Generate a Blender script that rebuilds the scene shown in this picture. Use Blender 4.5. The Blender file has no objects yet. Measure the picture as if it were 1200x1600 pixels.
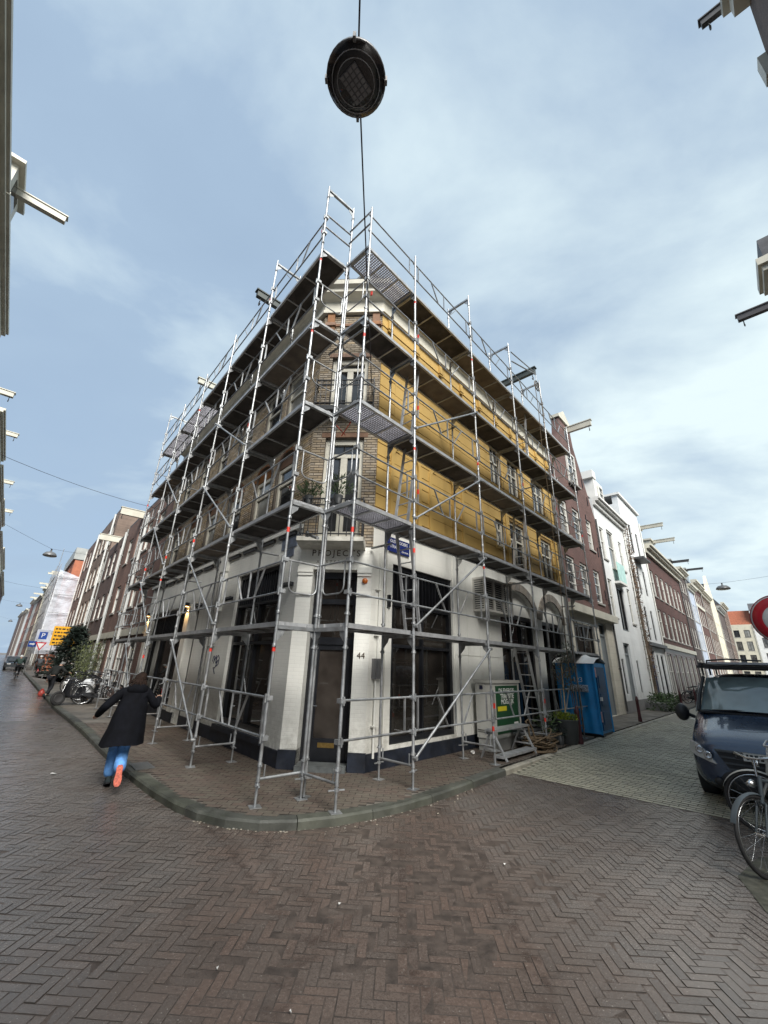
import bpy, bmesh, math, random
from math import sin, cos, pi, radians, sqrt, atan2, hypot
from mathutils import Vector, Matrix
random.seed(11)
SC = bpy.context.scene
COL = SC.collection
# ---------------------------------------------------------------- camera, sky, sun, exposure
CAM_H = 1.88
def make_camera():
    cam = bpy.data.cameras.new('camera')
    cam.sensor_fit = 'HORIZONTAL'; cam.sensor_width = 36.0
    cam.lens = 36.0 * 628.83 / 1200.0
    cam.clip_start = 0.05; cam.clip_end = 3000
    ob = bpy.data.objects.new('camera', cam); COL.objects.link(ob)
    p, r = radians(20.7305), radians(1.8748)
    right = Vector((1, 0, 0)); up = Vector((0, -sin(p), cos(p))); f = Vector((0, cos(p), sin(p)))
    R_ = right * cos(r) + up * sin(r); U_ = up * cos(r) - right * sin(r)
    m = Matrix(((R_.x, U_.x, -f.x, 0), (R_.y, U_.y, -f.y, 0), (R_.z, U_.z, -f.z, CAM_H), (0, 0, 0, 1)))
    ob.matrix_world = m
    SC.camera = ob
make_camera()
SUN_DIR = Vector((0.35 * cos(radians(43)), -0.937 * cos(radians(43)), sin(radians(43)))).normalized()       # towards the sun
SUN_EL = math.asin(SUN_DIR.z); SUN_AZ = atan2(SUN_DIR.x, SUN_DIR.y)
def make_world():
    w = bpy.data.worlds.new('World'); SC.world = w; w.use_nodes = True
    nt = w.node_tree; N = nt.nodes; Lk = nt.links
    for n in list(N): N.remove(n)
    out = N.new('ShaderNodeOutputWorld')
    sky = N.new('ShaderNodeTexSky'); sky.sky_type = 'NISHITA'; sky.sun_disc = False
    sky.sun_elevation = SUN_EL; sky.sun_rotation = SUN_AZ
    sky.air_density = 1.0; sky.dust_density = 1.5; sky.ozone_density = 1.2
    b1 = N.new('ShaderNodeBackground'); b1.inputs[1].default_value = 0.05
    Lk.new(sky.outputs[0], b1.inputs[0])
    tc = N.new('ShaderNodeTexCoord'); sep = N.new('ShaderNodeSeparateXYZ'); Lk.new(tc.outputs['Generated'], sep.inputs[0])
    ad = N.new('ShaderNodeMath'); ad.operation = 'ADD'; ad.inputs[1].default_value = 0.22; Lk.new(sep.outputs[2], ad.inputs[0])
    mx = N.new('ShaderNodeMath'); mx.operation = 'MAXIMUM'; mx.inputs[1].default_value = 0.12; Lk.new(ad.outputs[0], mx.inputs[0])
    dx = N.new('ShaderNodeMath'); dx.operation = 'DIVIDE'; Lk.new(sep.outputs[0], dx.inputs[0]); Lk.new(mx.outputs[0], dx.inputs[1])
    dy = N.new('ShaderNodeMath'); dy.operation = 'DIVIDE'; Lk.new(sep.outputs[1], dy.inputs[0]); Lk.new(mx.outputs[0], dy.inputs[1])
    cb = N.new('ShaderNodeCombineXYZ'); Lk.new(dx.outputs[0], cb.inputs[0]); Lk.new(dy.outputs[0], cb.inputs[1])
    rot = N.new('ShaderNodeMapping'); rot.inputs['Rotation'].default_value = (0, 0, radians(35)); rot.inputs['Scale'].default_value = (1.0, 1.35, 1); rot.inputs['Location'].default_value = (3.1, 1.7, 0)
    Lk.new(cb.outputs[0], rot.inputs[0])
    n1 = N.new('ShaderNodeTexNoise'); n1.inputs['Scale'].default_value = 1.7; n1.inputs['Detail'].default_value = 8; n1.inputs['Roughness'].default_value = 0.54; n1.inputs['Distortion'].default_value = 0.25
    Lk.new(rot.outputs[0], n1.inputs['Vector'])
    rp = N.new('ShaderNodeMapRange'); rp.inputs['From Min'].default_value = 0.34; rp.inputs['From Max'].default_value = 0.62; rp.inputs['To Min'].default_value = 0.86; rp.inputs['To Max'].default_value = 1.0
    Lk.new(n1.outputs[0], rp.inputs[0])
    n2 = N.new('ShaderNodeTexNoise'); n2.inputs['Scale'].default_value = 0.55; n2.inputs['Detail'].default_value = 5
    Lk.new(cb.outputs[0], n2.inputs['Vector'])
    cr = N.new('ShaderNodeValToRGB'); cr.color_ramp.elements[0].position = 0.40; cr.color_ramp.elements[0].color = (0.30, 0.40, 0.52, 1)
    cr.color_ramp.elements[1].position = 0.71; cr.color_ramp.elements[1].color = (0.60, 0.70, 0.725, 1)
    sl = N.new('ShaderNodeMath'); sl.operation = 'MULTIPLY_ADD'; sl.inputs[1].default_value = 0.22; Lk.new(sep.outputs[0], sl.inputs[0]); av = N.new('ShaderNodeMath'); av.operation = 'MULTIPLY_ADD'; av.inputs[1].default_value = 0.8; Lk.new(n1.outputs[0], av.inputs[0]); hf = N.new('ShaderNodeMath'); hf.operation = 'MULTIPLY'; hf.inputs[1].default_value = 0.2; Lk.new(n2.outputs[0], hf.inputs[0]); Lk.new(hf.outputs[0], av.inputs[2]); Lk.new(av.outputs[0], sl.inputs[2])   # the cloud deck thickens to the right
    Lk.new(sl.outputs[0], cr.inputs[0])
    b2 = N.new('ShaderNodeBackground'); b2.inputs[1].default_value = 0.42; Lk.new(cr.outputs[0], b2.inputs[0])
    mix = N.new('ShaderNodeMixShader'); Lk.new(rp.outputs[0], mix.inputs[0]); Lk.new(b1.outputs[0], mix.inputs[1]); Lk.new(b2.outputs[0], mix.inputs[2])
    Lk.new(mix.outputs[0], out.inputs[0])
make_world()
def make_sun():
    l = bpy.data.lights.new('sun', 'SUN'); l.energy = 2.2; l.angle = radians(36); l.color = (1.0, 0.96, 0.9)
    o = bpy.data.objects.new('sun', l); COL.objects.link(o)
    o.rotation_euler = SUN_DIR.to_track_quat('Z', 'Y').to_euler()
make_sun()
SC.view_settings.view_transform = 'Standard'; SC.view_settings.look = 'None'
SC.view_settings.exposure = 1.75; SC.view_settings.gamma = 1.0; SC.view_settings.use_curve_mapping = False
SC.render.engine = 'CYCLES'; SC.cycles.use_denoising = True; SC.cycles.max_bounces = 6
SC.cycles.diffuse_bounces = 4; SC.cycles.glossy_bounces = 3; SC.cycles.transparent_max_bounces = 8

# ---------------------------------------------------------------- materials
MATS = {}
def _mk(name):
    m = bpy.data.materials.new(name); m.use_nodes = True
    return m, m.node_tree.nodes, m.node_tree.links, m.node_tree.nodes['Principled BSDF']
def rgb(c): return (c[0], c[1], c[2], 1.0)
def mixcol(N, Lk, fac, a, b):
    mx = N.new('ShaderNodeMix'); mx.data_type = 'RGBA'
    if isinstance(fac, (int, float)): mx.inputs[0].default_value = fac
    else: Lk.new(fac, mx.inputs[0])
    for i, c in ((6, a), (7, b)):
        if isinstance(c, (tuple, list)): mx.inputs[i].default_value = rgb(c)
        else: Lk.new(c, mx.inputs[i])
    return mx.outputs[2]
def noise(N, Lk, vec, scale, detail=5, rough=0.55):
    n = N.new('ShaderNodeTexNoise'); n.inputs['Scale'].default_value = scale; n.inputs['Detail'].default_value = detail; n.inputs['Roughness'].default_value = rough
    if vec is not None: Lk.new(vec, n.inputs['Vector'])
    return n.outputs[0]
def mrange(N, Lk, v, a, b, c, d):
    r = N.new('ShaderNodeMapRange')
    for k, x in zip(('From Min', 'From Max', 'To Min', 'To Max'), (a, b, c, d)): r.inputs[k].default_value = x
    Lk.new(v, r.inputs[0]); return r.outputs[0]
def bump(N, Lk, B, h, strength, dist=0.01, prev=None):
    b = N.new('ShaderNodeBump'); b.inputs['Strength'].default_value = strength; b.inputs['Distance'].default_value = dist
    Lk.new(h, b.inputs['Height'])
    if prev: Lk.new(prev, b.inputs['Normal'])
    Lk.new(b.outputs[0], B.inputs['Normal']); return b.outputs[0]
def M(name, col, rough=0.6, metal=0.0, var=0.12, scale=2.0, bmp=0.0, bscale=60.0, spec=0.5, coat=0.0, island=0.0, rvar=0.0, dirt=None, stretch=None):
    """plain procedural material: base colour, slow colour noise, optional per-piece variation, dirt and fine bump"""
    if name in MATS: return MATS[name]
    m, N, Lk, B = _mk(name); MATS[name] = m
    g = N.new('ShaderNodeNewGeometry'); pos = g.outputs['Position']
    if stretch:
        mp = N.new('ShaderNodeMapping'); mp.inputs['Scale'].default_value = stretch; Lk.new(pos, mp.inputs[0]); pos = mp.outputs[0]
    nz = noise(N, Lk, pos, scale, 6)
    lo = tuple(max(0, c * (1 - var * 1.6)) for c in col); hi = tuple(min(1, c * (1 + var * 1.6)) for c in col)
    c = mixcol(N, Lk, mrange(N, Lk, nz, 0.3, 0.7, 0, 1), lo, hi)
    if island:
        oi = N.new('ShaderNodeObjectInfo'); ad = N.new('ShaderNodeMath'); ad.operation = 'ADD'
        Lk.new(oi.outputs['Random'], ad.inputs[0]); Lk.new(g.outputs['Random Per Island'], ad.inputs[1])
        fr = N.new('ShaderNodeMath'); fr.operation = 'FRACT'; Lk.new(ad.outputs[0], fr.inputs[0])
        hsv = N.new('ShaderNodeHueSaturation'); Lk.new(c, hsv.inputs['Color'])
        Lk.new(mrange(N, Lk, fr.outputs[0], 0, 1, 1 - island, 1 + island), hsv.inputs['Value'])
        fr2 = N.new('ShaderNodeMath'); fr2.operation = 'FRACT'; ml = N.new('ShaderNodeMath'); ml.operation = 'MULTIPLY'; ml.inputs[1].default_value = 7.31
        Lk.new(fr.outputs[0], ml.inputs[0]); Lk.new(ml.outputs[0], fr2.inputs[0])
        Lk.new(mrange(N, Lk, fr2.outputs[0], 0, 1, 0.7, 1.25), hsv.inputs['Saturation'])
        c = hsv.outputs[0]
    if dirt:
        dcol, amt, ds = dirt
        dn = noise(N, Lk, pos, ds, 8, 0.65)
        c = mixcol(N, Lk, mrange(N, Lk, dn, 0.5, 0.75, 0, amt), c, dcol)
    Lk.new(c, B.inputs['Base Color'])
    B.inputs['Roughness'].default_value = rough; B.inputs['Metallic'].default_value = metal
    B.inputs['Specular IOR Level'].default_value = spec
    if coat: B.inputs['Coat Weight'].default_value = coat; B.inputs['Coat Roughness'].default_value = 0.05
    if rvar:
        rn = noise(N, Lk, pos, scale * 2.3, 5); Lk.new(mrange(N, Lk, rn, 0.3, 0.7, max(0.02, rough - rvar), min(1, rough + rvar)), B.inputs['Roughness'])
    if bmp: bump(N, Lk, B, noise(N, Lk, pos, bscale, 4), bmp, 0.01)
    return m
def brickmat(name, c1, c2, mortar, u, bw=0.22, bh=0.072, rough=0.8, bmp=0.5, paint=False, var=0.25):
    """brickwork along the horizontal direction u (for walls too far away for single bricks, and painted brick)"""
    if name in MATS: return MATS[name]
    m, N, Lk, B = _mk(name); MATS[name] = m
    g = N.new('ShaderNodeNewGeometry')
    d = N.new('ShaderNodeVectorMath'); d.operation = 'DOT_PRODUCT'; d.inputs[1].default_value = (u[0], u[1], 0); Lk.new(g.outputs['Position'], d.inputs[0])
    sp = N.new('ShaderNodeSeparateXYZ'); Lk.new(g.outputs['Position'], sp.inputs[0])
    cb = N.new('ShaderNodeCombineXYZ'); Lk.new(d.outputs['Value'], cb.inputs[0]); Lk.new(sp.outputs[2], cb.inputs[1])
    bt = N.new('ShaderNodeTexBrick'); bt.inputs['Scale'].default_value = 1.0; bt.inputs['Brick Width'].default_value = bw; bt.inputs['Row Height'].default_value = bh
    bt.inputs['Mortar Size'].default_value = 0.006; bt.inputs['Mortar Smooth'].default_value = 0.3; bt.inputs['Bias'].default_value = 0.0
    bt.inputs['Color1'].default_value = rgb(c1); bt.inputs['Color2'].default_value = rgb(c2); bt.inputs['Mortar'].default_value = rgb(mortar)
    Lk.new(cb.outputs[0], bt.inputs['Vector'])
    nz = noise(N, Lk, g.outputs['Position'], 0.9, 7, 0.6)
    hsv = N.new('ShaderNodeHueSaturation'); Lk.new(bt.outputs['Color'], hsv.inputs['Color']); Lk.new(mrange(N, Lk, nz, 0.3, 0.7, 1 - var, 1 + var), hsv.inputs['Value'])
    c = hsv.outputs[0]
    mpx = N.new('ShaderNodeMapping'); mpx.inputs['Scale'].default_value = (2.2, 2.2, 0.18); Lk.new(g.outputs['Position'], mpx.inputs[0])
    st = noise(N, Lk, mpx.outputs[0], 1.0, 6, 0.6)
    c = mixcol(N, Lk, mrange(N, Lk, st, 0.52, 0.78, 0, 0.35), c, (0.05, 0.045, 0.04) if not paint else (0.42, 0.42, 0.39))
    if paint:                                      # rain splash and scuffs near the pavement
        ml_ = N.new('ShaderNodeMath'); ml_.operation = 'MULTIPLY'; Lk.new(mrange(N, Lk, sp.outputs[2], 0.35, 1.3, 0.75, 0), ml_.inputs[0]); Lk.new(mrange(N, Lk, noise(N, Lk, g.outputs['Position'], 5, 7, 0.7), 0.38, 0.66, 0, 1), ml_.inputs[1])
        c = mixcol(N, Lk, ml_.outputs[0], c, (0.30, 0.29, 0.25))
    Lk.new(c, B.inputs['Base Color']); B.inputs['Roughness'].default_value = rough
    inv = N.new('ShaderNodeMath'); inv.operation = 'SUBTRACT'; inv.inputs[0].default_value = 1.0; Lk.new(bt.outputs['Fac'], inv.inputs[1])
    b = bump(N, Lk, B, inv.outputs[0], bmp, 0.006)
    bump(N, Lk, B, noise(N, Lk, g.outputs['Position'], 70, 4), 0.25, 0.004, b)
    return m
def emis(name, col, strength):
    if name in MATS: return MATS[name]
    m, N, Lk, B = _mk(name); MATS[name] = m
    B.inputs['Base Color'].default_value = rgb(col); B.inputs['Emission Color'].default_value = rgb(col); B.inputs['Emission Strength'].default_value = strength
    return m
def glassmat(name, col, rough=0.03, spec=0.75, wav=0.15, var=0.5):
    if name in MATS: return MATS[name]
    m, N, Lk, B = _mk(name); MATS[name] = m
    g = N.new('ShaderNodeNewGeometry')
    nz = noise(N, Lk, g.outputs['Position'], 1.3, 3)
    c = mixcol(N, Lk, mrange(N, Lk, nz, 0.35, 0.65, 0, 1), tuple(x * (1 - var) for x in col), tuple(x * (1 + var) for x in col))
    Lk.new(c, B.inputs['Base Color']); B.inputs['Roughness'].default_value = rough; B.inputs['Specular IOR Level'].default_value = spec; B.inputs['IOR'].default_value = 1.52
    bump(N, Lk, B, noise(N, Lk, g.outputs['Position'], 1.1, 2), wav, 0.02)
    return m

# ---------------------------------------------------------------- frames of the two streets
def V2(a, b): return Vector((a, b, 0.0))
L0 = V2(-1.54892, 6.24519); R0 = V2(-0.49670, 6.13488)
DL = V2(-0.65608, 0.75469); NL = V2(-0.75469, -0.65608)
DR = V2(0.68820, 0.72552); NR = V2(0.72552, -0.68820)
Z = Vector((0, 0, 1))
class Fr:
    def __init__(s, o, u, n): s.o, s.u, s.n = Vector(o), Vector(u).normalized(), Vector(n).normalized()
    def pt(s, a, d, z): return s.o + s.u * a + s.n * d + Z * z
    def mat(s, a=0, d=0, z=0):
        p = s.pt(a, d, z)
        return Matrix(((s.u.x, s.n.x, 0, p.x), (s.u.y, s.n.y, 0, p.y), (0, 0, 1, p.z), (0, 0, 0, 1)))
    def tmat(s, a, d, z, flip=False):
        """text frame: x along the reading direction, y up, z out of the wall"""
        p = s.pt(a, d, z); x = -s.u if flip else s.u; n = s.n
        return Matrix(((x.x, 0, n.x, p.x), (x.y, 0, n.y, p.y), (0, 1, 0, p.z), (0, 0, 0, 1)))
WALL = 1.2
LF = Fr(L0 - NL * WALL, DL, NL)          # d = 0 is the wall plane, d > 0 towards the street
RF = Fr(R0 - NR * WALL, DR, NR)
CLp = LF.pt(1.67, 0, 0); CRp = RF.pt(1.69, 0, 0)
DC = (CRp - CLp).normalized(); NC = V2(DC.y, -DC.x); CW = (CRp - CLp).length
CF = Fr(CLp, DC, NC)                      # chamfered corner, u to the right
# ---------------------------------------------------------------- mesh helpers
class MB:
    def __init__(s): s.v, s.f, s.sm, s.mi, s.cur = [], [], [], [], 0
    def add(s, vs, fs, smooth=False):
        b = len(s.v); s.v += [tuple(v) for v in vs]
        for f in fs: s.f.append(tuple(b + i for i in f)); s.sm.append(smooth); s.mi.append(s.cur)
    def quad(s, a, b, c, d): s.add([a, b, c, d], [(0, 1, 2, 3)])
    def poly(s, pts): s.add(pts, [tuple(range(len(pts)))])
    def hexa(s, p): s.add(p, [(0, 3, 2, 1), (4, 5, 6, 7), (0, 1, 5, 4), (1, 2, 6, 5), (2, 3, 7, 6), (3, 0, 4, 7)])
    def box(s, x0, x1, y0, y1, z0, z1):
        s.hexa([(x0, y0, z0), (x1, y0, z0), (x1, y1, z0), (x0, y1, z0), (x0, y0, z1), (x1, y0, z1), (x1, y1, z1), (x0, y1, z1)])
    def fbox(s, fr, a0, a1, d0, d1, z0, z1):
        s.hexa([fr.pt(a, d, z) for z in (z0, z1) for a, d in ((a0, d0), (a1, d0), (a1, d1), (a0, d1))])
    def bar(s, p, q, w, h, up=Z):
        p, q = Vector(p), Vector(q); t = (q - p).normalized()
        x = t.cross(up)
        if x.length < 1e-4: x = t.cross(Vector((1, 0, 0)))
        x.normalize(); y = x.cross(t).normalized()
        x *= w / 2; y *= h / 2
        s.hexa([p - x - y, p + x - y, p + x + y, p - x + y, q - x - y, q + x - y, q + x + y, q - x + y])
    def tube(s, p, q, r, n=8, r2=None, cap=True):
        p, q = Vector(p), Vector(q); r2 = r if r2 is None else r2
        t = (q - p)
        if t.length < 1e-6: return
        t.normalize(); x = t.cross(Z)
        if x.length < 1e-3: x = Vector((1, 0, 0))
        x.normalize(); y = t.cross(x)
        ring = [(x * cos(2 * pi * i / n) + y * sin(2 * pi * i / n)) for i in range(n)]
        s.add([p + c * r for c in ring] + [q + c * r2 for c in ring], [(i, (i + 1) % n, n + (i + 1) % n, n + i) for i in range(n)], True)
        if cap: s.add([p + c * r for c in ring], [tuple(reversed(range(n)))]); s.add([q + c * r2 for c in ring], [tuple(range(n))])
    def path(s, pts, r, n=6, closed=False, rs=None):
        pts = [Vector(p) for p in pts]; m = len(pts); vs = []
        prev = None
        for i, p in enumerate(pts):
            a = pts[i - 1] if (i > 0 or closed) else p; b = pts[(i + 1) % m] if (i < m - 1 or closed) else p
            t = (b - a).normalized()
            if prev is None:
                x = t.cross(Z)
                if x.length < 1e-3: x = t.cross(Vector((1, 0, 0)))
            else: x = prev - t * prev.dot(t)
            x.normalize(); prev = x; y = t.cross(x); rr = rs[i] if rs else r
            vs += [p + (x * cos(2 * pi * k / n) + y * sin(2 * pi * k / n)) * rr for k in range(n)]
        fs = []
        for i in range(m if closed else m - 1):
            j = (i + 1) % m
            fs += [(i * n + k, i * n + (k + 1) % n, j * n + (k + 1) % n, j * n + k) for k in range(n)]
        s.add(vs, fs, True)
        if not closed: s.add(vs[:n], [tuple(reversed(range(n)))]); s.add(vs[-n:], [tuple(range(n))])
    def lathe(s, prof, c=(0, 0, 0), n=20, ax=None, cap=False):
        """prof: list of (radius, height); axis z by default or matrix ax"""
        c = Vector(c); vs = []
        for r, h in prof:
            for k in range(n):
                p = Vector((r * cos(2 * pi * k / n), r * sin(2 * pi * k / n), h))
                vs.append((ax @ p if ax is not None else p) + c)
        fs = [(i * n + k, i * n + (k + 1) % n, (i + 1) * n + (k + 1) % n, (i + 1) * n + k) for i in range(len(prof) - 1) for k in range(n)]
        s.add(vs, fs, True)
        if cap: s.add(vs[:n], [tuple(reversed(range(n)))]); s.add(vs[-n:], [tuple(range(n))])
    def prism(s, poly, ext):
        """closed polygon (3-D points) extruded by the vector ext"""
        n = len(poly); ext = Vector(ext); a = [Vector(p) for p in poly]; b = [p + ext for p in a]
        s.add(a + b, [tuple(reversed(range(n))), tuple(range(n, 2 * n))] + [(i, (i + 1) % n, n + (i + 1) % n, n + i) for i in range(n)])
    def mesh(s, name, mats):
        me = bpy.data.meshes.new(name); me.from_pydata(s.v, [], s.f); me.update()
        for m in (mats if isinstance(mats, (list, tuple)) else [mats]): me.materials.append(m)
        me.polygons.foreach_set('use_smooth', s.sm); me.polygons.foreach_set('material_index', s.mi)
        return me
    def build(s, name, mats, parent=None, Mx=None, **kw):
        return obj(name, s.mesh(name, mats), parent, Mx, **kw)
WM = {}
def obj(name, data, parent=None, Mx=None, label=None, cat=None, group=None, kind=None):
    o = bpy.data.objects.new(name, data); COL.objects.link(o)
    Mx = Mx.copy() if Mx is not None else Matrix.Identity(4)
    o.matrix_basis = Mx; WM[o.name] = Mx
    if parent is not None:
        o.parent = parent; o.matrix_parent_inverse = WM[parent.name].inverted()
    if label: o['label'] = label
    if cat: o['category'] = cat
    if group: o['group'] = group
    if kind: o['kind'] = kind
    return o
def thing(name, label, cat, loc=(0, 0, 0), group=None, Mx=None):
    return obj(name, None, None, Mx if Mx is not None else Matrix.Translation(Vector(loc)), label, cat, group)
def copy_thing(src, Mx, label=None, group=None):
    """copy a thing with its parts and sub-parts and move it to Mx"""
    T = Mx @ WM[src.name].inverted()
    r = src.copy(); COL.objects.link(r); r.matrix_basis = Mx; WM[r.name] = Mx.copy()
    if label: r['label'] = label
    if group: r['group'] = group
    for ch in src.children:
        c = ch.copy(); COL.objects.link(c); W = T @ WM[ch.name]; c.matrix_basis = W; WM[c.name] = W
        c.parent = r; c.matrix_parent_inverse = Mx.inverted()
        for g in ch.children:
            d = g.copy(); COL.objects.link(d); W2 = T @ WM[g.name]; d.matrix_basis = W2; WM[d.name] = W2
            d.parent = c; d.matrix_parent_inverse = W.inverted()
    return r
MESHC = {}
def shared(key, fn):
    if key not in MESHC: MESHC[key] = fn()
    return MESHC[key]
def text(name, body, size, Mx, mat, parent, ext=0.004, align='CENTER', kind=None, spacing=1.0, sx=1.0):
    cu = bpy.data.curves.new(name, 'FONT'); cu.body = body; cu.size = size; cu.extrude = ext; cu.align_x = align; cu.align_y = 'CENTER'; cu.space_character = spacing
    cu.resolution_u = 3
    t = bpy.data.objects.new('tmp', cu); COL.objects.link(t)
    bpy.context.view_layer.update()
    dg = bpy.context.evaluated_depsgraph_get()
    me = bpy.data.meshes.new_from_object(t.evaluated_get(dg)); me.name = name
    bpy.data.objects.remove(t); bpy.data.curves.remove(cu)
    me.materials.clear(); me.materials.append(mat)
    if sx != 1.0:
        for v in me.vertices: v.co.x *= sx
    return obj(name, me, parent, Mx)
def inpoly(x, y, poly):
    c = False; j = len(poly) - 1
    for i in range(len(poly)):
        xi, yi = poly[i][0], poly[i][1]; xj, yj = poly[j][0], poly[j][1]
        if (yi > y) != (yj > y) and x < (xj - xi) * (y - yi) / (yj - yi) + xi: c = not c
        j = i
    return c
def scatter_bricks(fr, a0, a1, z0, z1, holes, bw=0.215, bh=0.0665, gap=0.01, d0=-0.02, d1=0.0, jit=0.003, mb=None):
    """running-bond bricks on a wall plane, cut around holes; one joined mesh"""
    mb = mb or MB(); row = 0; z = z0
    while z + bh <= z1 + 0.02:
        zt = min(z + bh - gap, z1); a = a0 - (bw / 2 if row % 2 else 0)
        segs = [(a0, a1)]
        for h in holes:
            hz0, hz1 = h[2], h[3]
            ha0, ha1 = h[0], h[1]
            if len(h) > 4 and h[4] and z + bh / 2 > hz1 - h[4]:       # arched head
                if z + bh / 2 >= hz1: continue
                k = (z + bh / 2 - (hz1 - h[4])) / h[4]; w = (ha1 - ha0) / 2 * sqrt(max(0, 1 - k * k)); m = (ha0 + ha1) / 2; ha0, ha1 = m - w, m + w
            if zt > hz0 and z < hz1:
                ns = []
                for (p, q) in segs:
                    if ha1 <= p or ha0 >= q: ns.append((p, q))
                    else:
                        if p < ha0: ns.append((p, ha0))
                        if ha1 < q: ns.append((ha1, q))
                segs = ns
        while a < a1:
            for p, q in segs:
                x0, x1 = max(a, p), min(a + bw - gap, q)
                if x1 - x0 > 0.03:
                    dd = d1 + random.uniform(-jit, jit); c = 0.004
                    mb.add([fr.pt(x0, d0, z), fr.pt(x1, d0, z), fr.pt(x1, d0, zt), fr.pt(x0, d0, zt),
                            fr.pt(x0 + c, dd, z + c), fr.pt(x1 - c, dd, z + c), fr.pt(x1 - c, dd, zt - c), fr.pt(x0 + c, dd, zt - c)],
                           [(4, 5, 6, 7), (0, 1, 5, 4), (1, 2, 6, 5), (2, 3, 7, 6), (3, 0, 4, 7)])
            a += bw
        row += 1; z += bh
    return mb
def wall(mb, fr, a0, a1, z0, z1, holes, d=0.0, rev=0.15):
    """wall sheet with openings (a0,a1,z0,z1[,arch rise]) and their reveals"""
    As = sorted(set([a0, a1] + [x for h in holes for x in h[:2] if a0 < x < a1])); Zs = sorted(set([z0, z1] + [x for h in holes for x in h[2:4] if z0 < x < z1]))
    for i in range(len(As) - 1):
        for j in range(len(Zs) - 1):
            ca, cz = (As[i] + As[i + 1]) / 2, (Zs[j] + Zs[j + 1]) / 2
            if any(h[0] < ca < h[1] and h[2] < cz < h[3] for h in holes): continue
            mb.quad(fr.pt(As[i], d, Zs[j]), fr.pt(As[i + 1], d, Zs[j]), fr.pt(As[i + 1], d, Zs[j + 1]), fr.pt(As[i], d, Zs[j + 1]))
    for h in holes:
        h0, h1, y0, y1 = h[:4]; rise = h[4] if len(h) > 4 and h[4] else 0
        e = d - rev
        prof = [(h0, y0), (h0, y1 - rise)]
        if rise:
            m, w = (h0 + h1) / 2, (h1 - h0) / 2; K = 10; arc = [(m - w * cos(pi * k / K), y1 - rise + rise * sin(pi * k / K)) for k in range(K + 1)]
            prof += arc[1:-1]
            for k in range(K):
                (xa, za), (xb, zb) = arc[k], arc[k + 1]
                mb.quad(fr.pt(xa, d, za), fr.pt(xb, d, zb), fr.pt(xb, d, y1), fr.pt(xa, d, y1))
        prof += [(h1, y1 - rise), (h1, y0)]
        for k in range(len(prof)):
            (xa, za), (xb, zb) = prof[k], prof[(k + 1) % len(prof)]
            mb.quad(fr.pt(xa, d, za), fr.pt(xb, d, zb), fr.pt(xb, e, zb), fr.pt(xa, e, za))
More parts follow.
